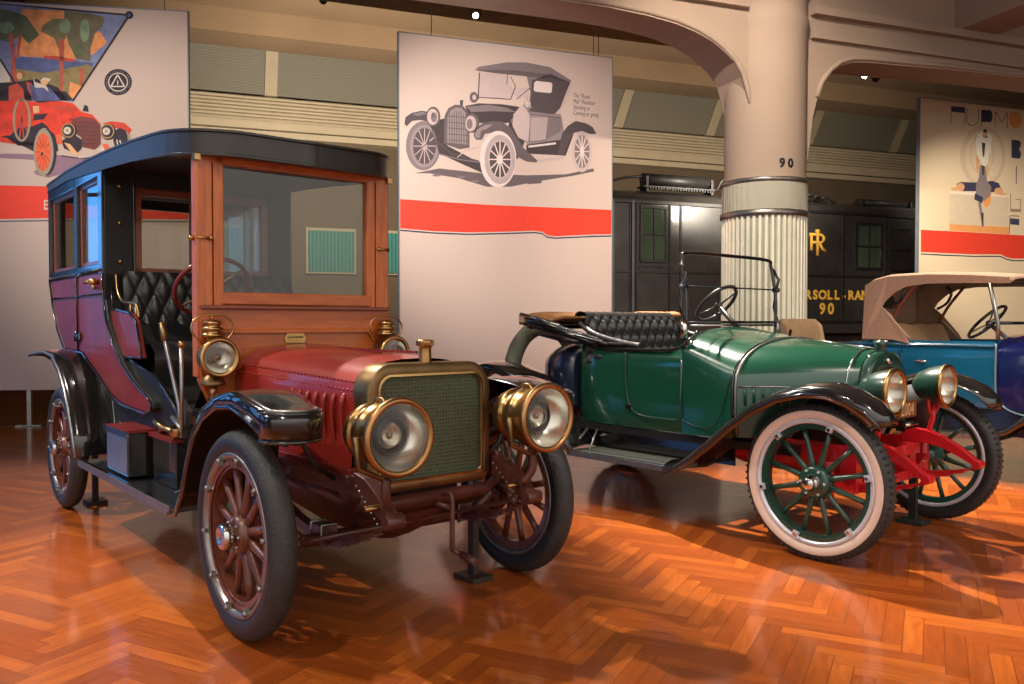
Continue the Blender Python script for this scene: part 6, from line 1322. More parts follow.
    for s in (-1, 1):
        b.box((XW, s*.53, 1.60), (.075, .085, 1.16), WOODO); b.box((XW+.01, s*.455, 1.76), (.05, .055, .86), WOODO)
    b.box((XW, 0, 2.155), (.07, 1.0, .05), WOODH); b.box((XW+.012, 0, 1.43), (.055, .9, .065), WOODH); b.box((XW+.03, 0, 1.383), (.09, 1.12, .022), WOODR)
    ws = b.build('windscreen_frame', R, .006)
    ws['label'] = 'orange varnished wooden windscreen frame'
    b = MB(); b.box((XW, 0, 1.805), (.008, .86, .70), GLASS); b.build('windscreen_glass', ws)
    for s in (-1, 1):
        b = MB()
        b.box((XW+.04, s*.57, 2.15), (.04, .03, .03), BRASS); b.build('brass_bracket', ws); b = MB(); b.tube([(XW+.04, s*.57, 1.74), (XW+.04, s*.50, 1.74)], .008, BRASS); b.ball((XW+.05, s*.50, 1.74), .014, BRASS)
        b.ball((XW+.0, s*.585, 1.74), .016, BRASS)
        b.build('brass_catch', ws)
    dash = [(-.56, 1.375), (-.56, 1.0), (-.47, .80), (.47, .80), (.56, 1.0), (.56, 1.375)]
    b = MB(); b.prism(dash, lambda u, v, t: (t, u, v), -1.03, -.975, WOODH)
    b.box((-.965, 0, 1.255), (.02, .9, .022), WOODH)
    b.tube(smooth_path([(-.965, -.50, 1.34), (-.965, -.49, 1.28), (-.965, -.40, 1.262), (-.965, 0, 1.262), (-.965, .36, 1.262), (-.965, .43, 1.24), (-.965, .46, 1.20), (-.965, .52, 1.19)], 4), .009, WOODO, 6)
    ds = b.build('dashboard', R, .005)
    b = MB(); b.prism([(-.075, 0), (.075, 0), (.085, .03), (.06, .06), (.0, .07), (-.06, .06), (-.085, .03)], lambda u, v, t: (t, u*.75-.04, v*.95+1.19), -.976, -.966, BRASS); b.tube([(-.964, -.085, 1.222), (-.964, .005, 1.222)], .004, BRASSD, 6)
    pl = b.build('maker_plate', ds)
    # --- driver's compartment
    b = MB(); tufted(b, (-2.42, -.54, 1.02), (0, 1, 0), (-.05, 0, 1), 20, 5, LEATHER, .045, 1.12, .62); seat = b.build('driver_seat_back', R)
    b = MB(); rows = []
    for x, z in ((-2.42, 1.13), (-2.2, 1.17), (-1.95, 1.165), (-1.87, 1.12), (-1.86, 1.04), (-1.88, .98)):
        rows.append([(x, y, z+.012*math.sin(9*PI*(y+.5))**2) for y in [-.52+1.04*k/36 for k in range(37)]])
    b.loft(rows, LEATHER); b.box((-2.15, 0, .97), (.58, 1.05, .12), BLACKM); b.build('driver_seat', R)
    for s in (-1, 1):
        sw = [(-2.50, 1.60), (-2.44, 1.36), (-2.33, 1.22), (-2.18, 1.10), (-1.9, 1.04), (-1.62, 1.0), (-1.42, .93), (-1.28, .86), (-1.15, .78), (-1.02, .76), (-1.02, .66), (-2.30, .66), (-2.50, .8)]
        b = MB(); b.prism(sw, lambda u, v, t: (u, s*t, v), .585, .60, BLACKM)
        b.tube([(x, s*.60, z) for x, z in sw[:10]], .010, BLACK, 6); b.build('swooping_sill', R)
        pn = [(-2.47, 1.39), (-2.30, 1.385), (-2.02, 1.36), (-1.90, 1.31), (-1.84, 1.20), (-1.78, 1.095), (-2.15, 1.09), (-2.30, 1.16), (-2.40, 1.25)]
        b = MB(); b.prism(pn, lambda u, v, t: (u, s*t, v), .59, .615, REDDK); b.tube([(x, s*.615, z) for x, z in pn], .008, BLACK, 6, closed=True); b.build('seat_side_panel', R)
        b = MB(); b.tube(smooth_path([(-2.47, s*.575, 1.62), (-2.44, s*.575, 1.52), (-2.33, s*.575, 1.44), (-2.15, s*.575, 1.425), (-2.02, s*.575, 1.41), (-1.98, s*.575, 1.33)], 5), .010, BRASS, 8); b.tube([(-2.14, s*.575, 1.42), (-2.14, s*.58, 1.34)], .008, BRASS, 6); b.tube([(-2.04, s*.575, 1.40), (-2.02, s*.58, 1.33)], .008, BRASS, 6); b.build('brass_seat_rail', R)
    b = MB(); b.box((-1.5, 0, .82), (1.0, 1.1, .03), BLACKM); b.add([(-1.25, -.5, .83), (-1.25, .5, .83), (-1.03, .5, 1.05), (-1.03, -.5, 1.05)], [(0, 1, 2, 3)], BLACKM); b.build('footboard', R)
    steering_wheel(R, (-1.62, -.26, 1.51), (-.75, 0, .66), .215, mat('red_brown_wheel_rim', (110, 34, 26), .25, 0, .5), BRASSD, (-1.06, -.26, 1.02))
    b = MB(); b.tube([(-1.38, -.62, 1.28), (-1.33, -.62, 1.18), (-1.12, -.62, .86), (-1.1, -.62, .70)], .012, STEEL, 8); b.tube([(-1.39, -.62, 1.30), (-1.345, -.62, 1.20)], .019, BRASSD, 8)
    b.tube([(-1.02, -.64, 1.18), (-1.02, -.64, .72)], .011, STEEL, 8); b.ball((-1.02, -.64, 1.19), .02, BRASS, 8)
    b.box((-1.08, -.61, .80), (.12, .03, .16), STEEL, (.5, 'Y')); b.tube([(-1.2, -.63, .80), (-1.02, -.63, .73)], .012, STEEL); b.build('brake_lever', R)
    # --- lamps
    for s in (-1, 1):
        hl = headlamp(R, (.66, -.39 if s < 0 else .365, .868 if s < 0 else .888), .145, BRASS, COPPER, .27, 'drum')
        q = MB(); q.tube(smooth_path([(-.10, 0, -.17), (-.10, 0, -.24), (-.13, -s*.03, -.30)], 4), .02, MAROON); q.tube([(-.10, -.13, .0), (-.10, -.12, -.12), (-.10, 0, -.18), (-.10, .12, -.12), (-.10, .13, 0)], .012, BRASSD, 6); q.build('lamp_bracket', hl)
        q = MB(); q.tube(smooth_path([(-.16, 0, .09), (-.17, 0, .13), (-.12, 0, .135), (-.10, 0, .11)], 3), .008, BRASS, 6); q.build('lamp_vent', hl)
        # carriage side lamp
        o = MB(); A = Vector((1, 0, 0))
        o.lathe([(0, -.16), (.05, -.155), (.075, -.12), (.08, -.05), (.09, -.02), (.095, 0)], (0, 0, 0), A, BRASSD, 28)
        o.lathe([(.032, .06), (.034, .10), (.058, .105), (.06, .118), (.045, .122), (.045, .135), (.055, .14), (.055, .15), (.038, .155), (.038, .165), (.046, .17), (.044, .182), (.02, .192), (0, .194)], (-.09, 0, 0), (0, 0, 1), BRASS, 20)
        o.lathe([(.03, -.06), (.03, -.09), (.045, -.10), (.062, -.135), (.062, -.145), (.0, -.147)], (-.09, 0, 0), (0, 0, 1), BRASSD, 20)
        sl = o.build('side_lamp', R, loc=(-.83, s*.515, 1.125))
        q = MB(); q.lathe([(.078, -.002), (.095, .004), (.103, .0), (.101, .014), (.09, .02), (.078, .008)], (0, 0, 0), A, BRASS, 28); q.build('rim', sl)
        q = MB(); q.lathe([(.08, 0), (.06, -.04), (.0, -.06)], (0, 0, 0), A, REFL, 24); q.ball((-.03, 0, 0), .022, BRASSD); q.build('reflector', sl)
        q = MB(); q.lathe([(.08, .004), (.04, .014), (0, .018)], (0, 0, 0), A, LENS, 24); q.build('lens', sl)
        q = MB(); q.tube(smooth_path([(-.09, -.055, .07), (-.09, -.105, .13), (-.09, -.10, .18), (-.09, -.05, .215), (-.09, .05, .215), (-.09, .10, .18), (-.09, .105, .13), (-.09, .055, .07)], 4), .0055, COPPER, 6); q.build('bail_handle', sl)
        q = MB(); q.tube([(-.09, 0, -.14), (-.09, 0, -.2), (-.13, 0, -.22)], .018, COPPER); q.build('lamp_bracket', sl)
    return R
red_car()
# ================================================================ THE GREEN ROADSTER
def green_car():
    R = thing('antique_roadster', 'green open antique roadster with red chassis and a whitewall front tyre', 'car', (2.235, 5.01, 0), math.radians(-49))
    b = MB()
    for s in (-1, 1):
        b.loft([[(x, s*y-.022, z+.045), (x, s*y+.022, z+.045), (x, s*y+.022, z-.045), (x, s*y-.022, z-.045)] for x, y, z in ((-3.0, .38, .53), (-1.2, .38, .50), (-.8, .37, .50), (-.3, .36, .52), (.08, .355, .555))], REDF, closed=True, cap=True, smooth=False)
    for x in (.06, -.9, -2.0, -2.9): b.box((x, 0, .52), (.06, .72, .07), REDF)
    b.build('chassis_frame', R, .004)
    for s in (-1, 1):
        b = MB(); rows = []
        for x, z, h in ((-.02, .575, .085), (.06, .60, .085), (.14, .595, .08), (.23, .57, .07), (.33, .52, .06), (.40, .475, .045), (.435, .45, .035)): rows.append([(x, s*.355-.027, z+h/2), (x, s*.355+.027, z+h/2), (x, s*.355+.027, z-h/2), (x, s*.355-.027, z-h/2)])
        b.loft(rows, REDF, closed=True, cap=True, smooth=False); b.cyl((.43, s*.355-.04, .455), (.43, s*.355+.04, .455), .026, REDF, 12)
        leaf_spring(b, -.45, .42, s*.355, .435, .06, REDF, 4, .045, .011)
        b.build('leaf_spring', R, .003)
        b = MB(); leaf_spring(b, -3.2, -2.2, s*.42, .50, .07, REDF, 4); b.build('leaf_spring', R)
    b = MB(); b.loft([[(-.03, y, z+.03), (.03, y, z+.03), (.03, y, z-.03), (-.03, y, z-.03)] for y, z in ((-.68, .43), (-.60, .42), (-.45, .34), (.45, .34), (.60, .42), (.68, .43))], REDF, closed=True, cap=True, smooth=False)
    for s in (-1, 1): b.cyl((0, s*.62, .32), (0, s*.62, .53), .032, REDF, 12); b.tube([(0, s*.62, .35), (-.15, s*.58, .33)], .016, REDF); b.box((0, s*.355, .42), (.10, .07, .18), REDF)
    b.tube([(-.15, -.6, .33), (-.15, .6, .33)], .014, REDF); b.build('front_axle', R, .003)
    b = MB(); b.tube([(-2.7, -.68, .43), (-2.7, .68, .43)], .04, REDF, 10); b.ball((-2.7, 0, .43), .15, REDF, 16); b.build('rear_axle', R)
    b = MB(); b.loft([[(x, r*math.cos(t), .50-r*.8*math.sin(t)) for t in [PI*k/10 for k in range(11)]] for x, r in ((-1.3, .1), (-.9, .2), (-.4, .23), (-.1, .2), (-.02, .08))], REDF, closed=True, cap=True); b.tube([(-1.2, 0, .44), (-2.6, 0, .44)], .035, REDF); b.build('engine_sump', R)
    for x, s in ((0, -1), (0, 1), (-2.7, -1), (-2.7, 1)): make_wheel('green', R, (x, s*.745, .43), s > 0)
    # hood
    st = [(-.585, .655, 1.20, .60, .63, .29), (-.4, .55, 1.19, .61, .53, .27), (-.2, .41, 1.165, .62, .39, .25), (-.05, .295, 1.14, .63, .285, .22), (-.01, .265, 1.135, .64, .255, .21)]
    b = MB(); b.loft([hood_ring(x, w, zt, zb, wb, sh, 2.2) for x, w, zt, zb, wb, sh in st], GREEN); h = b.build('hood', R)
    b = MB()
    for s in (-1, 1):
        b.tube([(x, s*(w+.004), zt-sh) for x, w, zt, zb, wb, sh in st], .006, NICKEL, 6)
        for k in range(6): x = -.53+k*.045; w = .655-.57*(x+.585); b.tube([(x, s*(w+.004), .90), (x, s*(w+.012), .88), (x, s*(w+.004), .80)], .009, GREEN, 6)
        b.tube([(-.06, y, z) for _, y, z in hood_ring(-.06, .306, 1.145, .63, .296, .22, 2.2)], .005, NICKEL, 6)
        b.tube([(-.58, 0, 1.205), (-.02, 0, 1.145)], .006, NICKEL, 6)
    b.build('hood_hinge', h)
    b = MB(); b.tube([(-.58, y*1.008, z+.004) for _, y, z in hood_ring(-.58, .655, 1.20, .60, .63, .29, 2.2)], .008, STEEL, 8); b.tube([(-.602, y*1.008, z+.004) for _, y, z in hood_ring(-.6, .655, 1.20, .60, .63, .29, 2.2)], .009, BLACK, 8); b.build('hood_band', h)
    # radiator
    b = MB()
    def rr(x, w, zt, zb, sh): return hood_ring(x, w, zt, zb, w, sh, 2.2)
    b.loft([rr(-.02, .258, 1.13, .62, .2), rr(.035, .258, 1.13, .62, .2), rr(.05, .24, 1.11, .64, .19), rr(.045, .195, 1.04, .67, .15)], GREENW)
    rs = b.build('radiator_shell', R)
    b = MB(); g = rr(.04, .195, 1.04, .67, .15); b.add(g, [list(range(len(g)))], honeycomb_mat('dark_radiator_core', (18, 18, 16), (60, 56, 46), 70)); b.build('radiator_core', rs)
    b = MB(); b.lathe([(0, 0), (.028, .0), (.024, .01), (0, .014)], (.05, 0, 1.075), (1, 0, .2), NICKEL, 16, sc=1.4); b.build('emblem', rs)
    b = MB(); b.lathe([(.03, -.02), (.03, .02), (.036, .025), (.036, .045), (.01, .055), (.0, .056)], (0, 0, 1.14), (0, 0, 1), GREENW, 16); b.tube([(-.045, 0, 1.19), (.045, 0, 1.19)], .008, NICKEL, 6); b.build('radiator_cap', R)
    # cowl and tub
    cw = [(-1.03+.042*k, .605+.0055*k, 1.275-.0075*k-.0*k, .575+.0015*k, .59+.005*k, .17+.012*k) for k in range(11)]
    b = MB(); b.loft([hood_ring(x, w, zt, zb, wb, sh, 2.3) for x, w, zt, zb, wb, sh in cw], GREEN)
    cb = b.build('body', R)
    b = MB()
    for s in (-1, 1):
        rows = []
        for x, w, zt in ((-1.03, .60, 1.125), (-1.2, .605, 1.105), (-1.5, .605, 1.10), (-1.8, .59, 1.11), (-1.98, .55, 1.13), (-2.10, .46, 1.14), (-2.16, .30, 1.14), (-2.17, .0, 1.14)):
            f = w/.605 if w < .55 else 1
            rows.append([(x-.02*0, s*w*.95, .575), (x, s*w*.985, .66), (x, s*w, .80), (x, s*w, 1.0), (x, s*w*.985, zt), (x+.01, s*(w*.97-.015), zt+.012), (x+.02, s*max(0, w*.96-.05), zt-.01), (x+.02, s*max(0, w*.96-.055), .75)])
        b.loft(rows, GREEN)
    b.box((-1.55, 0, .62), (1.0, 1.0, .04), BLACKM)
    b.build('cockpit_side', cb)
    b = MB(); rows = []
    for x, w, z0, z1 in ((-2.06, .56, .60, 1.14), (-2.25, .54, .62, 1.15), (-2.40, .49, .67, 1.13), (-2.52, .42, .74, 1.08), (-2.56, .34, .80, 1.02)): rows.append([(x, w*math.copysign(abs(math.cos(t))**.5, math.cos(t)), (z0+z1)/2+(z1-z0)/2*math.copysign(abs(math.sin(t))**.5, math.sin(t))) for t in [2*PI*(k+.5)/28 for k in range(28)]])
    b.loft(rows, mat('shaded_green_navy', (30, 36, 58), .3, 0, .6, .1, 3), closed=True, cap=True); b.build('rear_deck', cb)  # green tail coloured navy, its shade put into the colour
    b = MB()
    for s in (-1, 1):
        y = s*.612
        b.tube(smooth_path([(-1.50, y, 1.10), (-1.50, y, .95), (-1.48, y, .78), (-1.42, y, .69), (-1.30, y, .665), (-1.06, y, .665)], 5)+[Vector((-1.03, y, .69)), Vector((-1.02, s*.61, 1.11))], .0065, GREENW, 6)
        b.tube(smooth_path([(-.61, s*.662, 1.0), (-.72, s*.655, .68), (-.9, s*.62, .64), (-1.02, s*.61, .67)], 5), .004, GREENW, 6)
        b.box((-1.47, s*.614, .72), (.05, .01, .03), NICKEL)
        b.tube(smooth_path([(-.93, s*.56, 1.245), (-.98, s*.605, 1.18), (-1.08, s*.605, 1.128), (-1.5, s*.60, 1.115), (-1.9, s*.58, 1.125)], 6), .012, BLACK, 8)
    dm = b.build('door_outline', cb)
    b = MB()
    for s in (-1, 1): b.box((-1.2, s*.52, .545), (1.9, .10, .05), BLACKM); b.box((-1.35, s*.48, .48), (1.3, .015, .17), BLACK)
    b.build('body_sill', R)
    # seat
    b = MB(); tufted(b, (-1.91, -.55, .98), (0, 1, 0), (-.12, 0, 1), 22, 4, LEATHER, .055, 1.10, .38)
    rows = []
    for k in range(7): t = PI*k/6; rows.append([(-2.0+.06*math.cos(t), y, 1.345+.035*math.sin(t)+.008*abs(math.sin(12*PI*y))) for y in [-.55+i*1.1/60 for i in range(61)]])
    b.loft(rows, LEATHER); sb = b.build('seat_back', R)
    for s in (-1, 1):
        b = MB()
        if s > 0: tufted(b, (-1.42, .555, 1.0), (-1, 0, 0), (0, 0, 1), 5, 3, LEATHER, .04, .5, .18)
        else: tufted(b, (-1.93, -.555, 1.0), (1, 0, 0), (0, 0, 1), 5, 3, LEATHER, .04, .5, .16)
        b.tube(smooth_path([(-2.0, s*.55, 1.30), (-1.85, s*.56, 1.22), (-1.6, s*.57, 1.165), (-1.4, s*.57, 1.14)], 6), .022, LEATHER, 10); b.build('armrest', R)
    b = MB(); b.loft([[(x, y, z) for y in [-.5+k/20 for k in range(21)]] for x, z in ((-1.9, 1.0), (-1.6, 1.03), (-1.42, 1.02), (-1.38, .9), (-1.38, .7))], LEATHER); b.build('seat_cushion', R)
    # folded top
    b = MB(); rows = []
    for y, x, z in ((-.62, -2.40, 1.345), (-.52, -2.38, 1.355), (-.3, -2.3, 1.35), (0, -2.22, 1.352), (.3, -2.18, 1.36), (.56, -2.12, 1.37)):
        rows.append([(x+.20*math.cos(t), y, z+.035*math.sin(t)-.005+.006*math.sin(9*y+4*t)) for t in [2*PI*k/14 for k in range(14)]])
    b.loft(rows, TANB, closed=True, cap=True); ft = b.build('folded_top', R)
    b = MB()
    for y0, z0, z1, x0, x1 in ((-.64, 1.34, 1.17, -2.52, -1.72), (-.66, 1.30, 1.15, -2.55, -1.66), (-.62, 1.27, 1.14, -2.5, -1.8), (-.67, 1.32, 1.20, -2.45, -1.9)):
        b.tube(smooth_path([(x0, y0, z0), (x0*.6+x1*.4, y0-.015, z0*.6+z1*.4+.02), (x1, y0+.04, z1)], 5), .012, BLACK, 8)
        b.tube(smooth_path([(x0, -y0, z0), (x0*.6+x1*.4, -y0+.015, z0*.6+z1*.4+.02), (x1, -y0-.04, z1)], 5), .012, BLACK, 8)
    for x, z in ((-2.5, 1.30), (-2.45, 1.27)): b.tube([(x, -.64, z), (x, .64, z)], .018, BLACK, 8)
    b.build('top_bow', ft)
    b = MB(); b.tube([(-2.54, -.66, 1.37), (-2.30, -.665, 1.325), (-2.1, -.66, 1.28)], .016, NICKEL, 6); b.tube([(-2.5, -.67, 1.29), (-2.2, -.67, 1.26), (-1.95, -.66, 1.21)], .010, NICKEL, 6); b.box((-2.53, -.64, 1.34), (.06, .05, .07), TAN); b.build('top_hardware', ft)
    b = MB(); b.loft([[(x, s_, z+.012*math.sin(7*x)) for s_ in (-.60, -.52, -.5)] for x, z in ((-2.4, 1.2), (-2.2, 1.18), (-2.0, 1.165), (-1.75, 1.15), (-1.55, 1.14))], BLACKM); b.build('top_boot', ft, solid=.02)
    # windscreen
    b = MB(); X = -1.04
    P = smooth_path([(X, -.54, 1.27), (X, -.54, 1.45), (X-.02, -.54, 1.60), (X-.04, -.535, 1.72), (X-.045, -.48, 1.765), (X-.045, 0, 1.772), (X-.045, .48, 1.765), (X-.04, .535, 1.72), (X-.02, .54, 1.60), (X, .54, 1.45), (X, .54, 1.27)], 5)
    b.tube(P, .0125, BLACK, 8); b.tube([(X, -.54, 1.545), (X, .54, 1.545)], .006, BLACK, 6); b.tube([(X, -.56, 1.305), (X, .56, 1.305)], .011, BLACK, 6); b.tube([(X, -.5, 1.285), (X, .5, 1.285)], .009, NICKEL, 6)
    wf = b.build('windscreen_frame', R)
    for s in (-1, 1):
        b = MB()
        b.cyl((X, s*.56, 1.20), (X, s*.56, 1.32), .024, NICKEL if s < 0 else STEEL, 12); b.cyl((X-.01, s*.53, 1.545), (X-.01, s*.58, 1.545), .02, BLACK, 12); b.ball((X-.01, s*.58, 1.545), .014, NICKEL, 8); b.ball((X-.03, s*.565, 1.68), .015, BLACK, 8)
        b.tube([(X, s*.56, 1.32), (X-.03, s*.563, 1.42), (X-.01, s*.563, 1.55), (X+.01, s*.56, 1.62), (X-.035, s*.55, 1.70)], .011, BLACK, 8)
        b.build('windscreen_hinge', wf)
    b = MB(); b.box((X-.015, 0, 1.43), (.005, 1.09, .235), GLASSC); b.box((X-.03, 0, 1.65), (.005, 1.09, .20), GLASSC); b.build('windscreen_glass', wf)
    steering_wheel(R, (-1.26, .11, 1.44), (-.72, 0, .70), .17, mat('dark_wheel_rim', (62, 58, 56), .35), mat('dark_wheel_rim', (62, 58, 56), .35), (-.95, .14, 1.12))
    # fenders
    FS = [(-1.02, .365, .80, .52, .015), (-.90, .385, .84, .50, .02), (-.76, .47, .875, .46, .025), (-.62, .58, .88, .44, .03), (-.48, .70, .88, .42, .03), (-.34, .80, .88, .42, .03), (-.18, .885, .875, .44, .03), (-.02, .925, .87, .48, .03), (.11, .93, .865, .53, .035), (.22, .90, .86, .57, .04), (.31, .855, .85, .60, .05), (.365, .80, .84, .62, .05), (.385, .765, .82, .64, .045)]
    for s in (-1, 1):
        b = MB(); fender(b, FS, BLACK, s, 9, .05); b.tube([(x, s*yo, z-.01) for x, z, yo, *_ in FS], .009, BLACK, 6)
        f = b.build('front_fender', R, solid=.006)
        b = MB(); b.loft([[(x, s*yi, z-.02) for x, z, yo, yi, l in FS[:9]], [(x, s*.47, z2) for x, z2 in ((-1.02, .40), (-.9, .45), (-.76, .54), (-.62, .585), (-.48, .60), (-.34, .605), (-.18, .61), (0, .61), (.1, .62))]], DARK); b.build('fender_splash', f, solid=.006)
        RS = [(-1.86, .385, .80, .5, .015), (-1.97, .47, .84, .5, .02), (-2.08, .62, .87, .5, .025), (-2.2, .76, .88, .5, .03), (-2.36, .87, .88, .5, .03), (-2.55, .935, .88, .5, .03), (-2.75, .95, .88, .5, .03), (-2.95, .92, .88, .5, .03), (-3.13, .84, .88, .5, .03), (-3.28, .72, .87, .5, .03), (-3.38, .60, .86, .5, .03)]
        b = MB(); fender(b, RS, BLACK, s, 9, .05); b.tube([(x, s*yo, z-.01) for x, z, yo, *_ in RS], .009, BLACK, 6); b.build('rear_fender', R, solid=.006)
        b = MB(); b.box((-1.42, s*.635, .375), (.92, .32, .026), mat('grey_linoleum', (104, 108, 98), .45)); rb = b.build('running_board', R, .004)
        b = MB(); b.box((-1.42, s*.797, .372), (.94, .012, .036), STEEL); b.box((-1.42, s*.79, .390), (.94, .018, .006), NICKEL); b.box((-1.42, s*.69, .390), (.92, .008, .006), NICKEL); b.build('edge_trim', rb)
        b = MB(); b.loft([[(x, s*.485, .39), (x, s*.475, .47), (x, s*.46, .56)] for x in (-1.9, -.95)], BLACK); b.build('step_apron', rb, solid=.008)
        b = MB(); b.tube([(-1.92, s*.5, .56), (-1.86, s*.78, .40)], .010, STEEL); b.tube([(-1.84, s*.5, .58), (-1.74, s*.72, .40)], .007, STEEL); b.build('fender_stay', rb)
        # headlamps
        hl = headlamp(R, (.245, s*.355, .915), .128, GREENW, BRASS, .20, 'bullet')
        q = MB(); q.tube([(-.08, 0, -.10), (-.08, 0, -.20), (-.12, -s*.01, -.36)], .016, REDF, 8); q.tube(smooth_path([(-.08, -.07, -.07), (-.08, -.06, -.15), (-.08, 0, -.18), (-.08, .06, -.15), (-.08, .07, -.07)], 3), .011, REDF, 6); q.build('lamp_fork', hl)
    # plate, starting handle
    b = MB(); b.box((.20, -.10, .80), (.012, .24, .10), mat('plate_brown', (128, 82, 52), .5, .2)); p = b.build('licence_plate', R, .003)
    vs, fs = text_polys('2004', .105, .001, 0, 'CENTER')
    b = MB(); b.add([(.2075, x*.80-.10, y+.764) for x, y, z in vs], fs, mat('plate_cream', (206, 172, 128), .5)); b.tube([(.207, -.215, .755), (.207, .015, .755), (.207, .015, .845), (.207, -.215, .845)], .003, COPPER, 4, closed=True); b.build('plate_number', p)
    b = MB(); b.cyl((.05, -.05, .71), (.22, -.05, .71), .016, BLACKM, 12); b.tube([(.21, -.15, .71), (.21, .02, .71)], .012, NICKEL, 8); b.build('starting_handle', R)
    # spare tyre carried behind
    sp = copy_tree(WHEELS['green'], R)
    for c in [c for c in bpy.data.objects if c.parent == sp and c.name.split('.')[0] in ('spoke', 'hub_cap', 'rim_bolt')]: bpy.data.objects.remove(c)
    me = bpy.data.meshes.new('carrier'); 
    q = MB(); q.lathe([(.345, -.03), (.352, -.03), (.352, .03), (.345, .03), (.345, -.03)], (0, 0, 0), (0, 1, 0), STEEL, 40, smooth=False); q2 = q.build('spare_wheel', None); sp.data = q2.data; bpy.data.objects.remove(q2); sp.name = 'spare_wheel'
    for c in [c for c in bpy.data.objects if c.parent == sp]: bpy.data.objects.remove(c)
    q = MB(); q.lathe([(.375+.068*math.cos(t), .068*math.sin(t)) for t in [2*PI*k/16 for k in range(17)]], (0, 0, 0), (0, 1, 0), RUBBERO, 56)
    q.build('spare_tyre', sp)
    sp.location = (-2.78, -.18, .895); sp.rotation_euler = (0, 0, math.radians(92))
    q = MB(); q.tube([(-2.45, -.1, .75), (-2.78, -.15, .66)], .02, BLACKM); q.tube([(-2.45, -.1, .85), (-2.74, -.3, .62)], .015, BLACKM); q.build('tyre_carrier', R)
    return R
green_car()

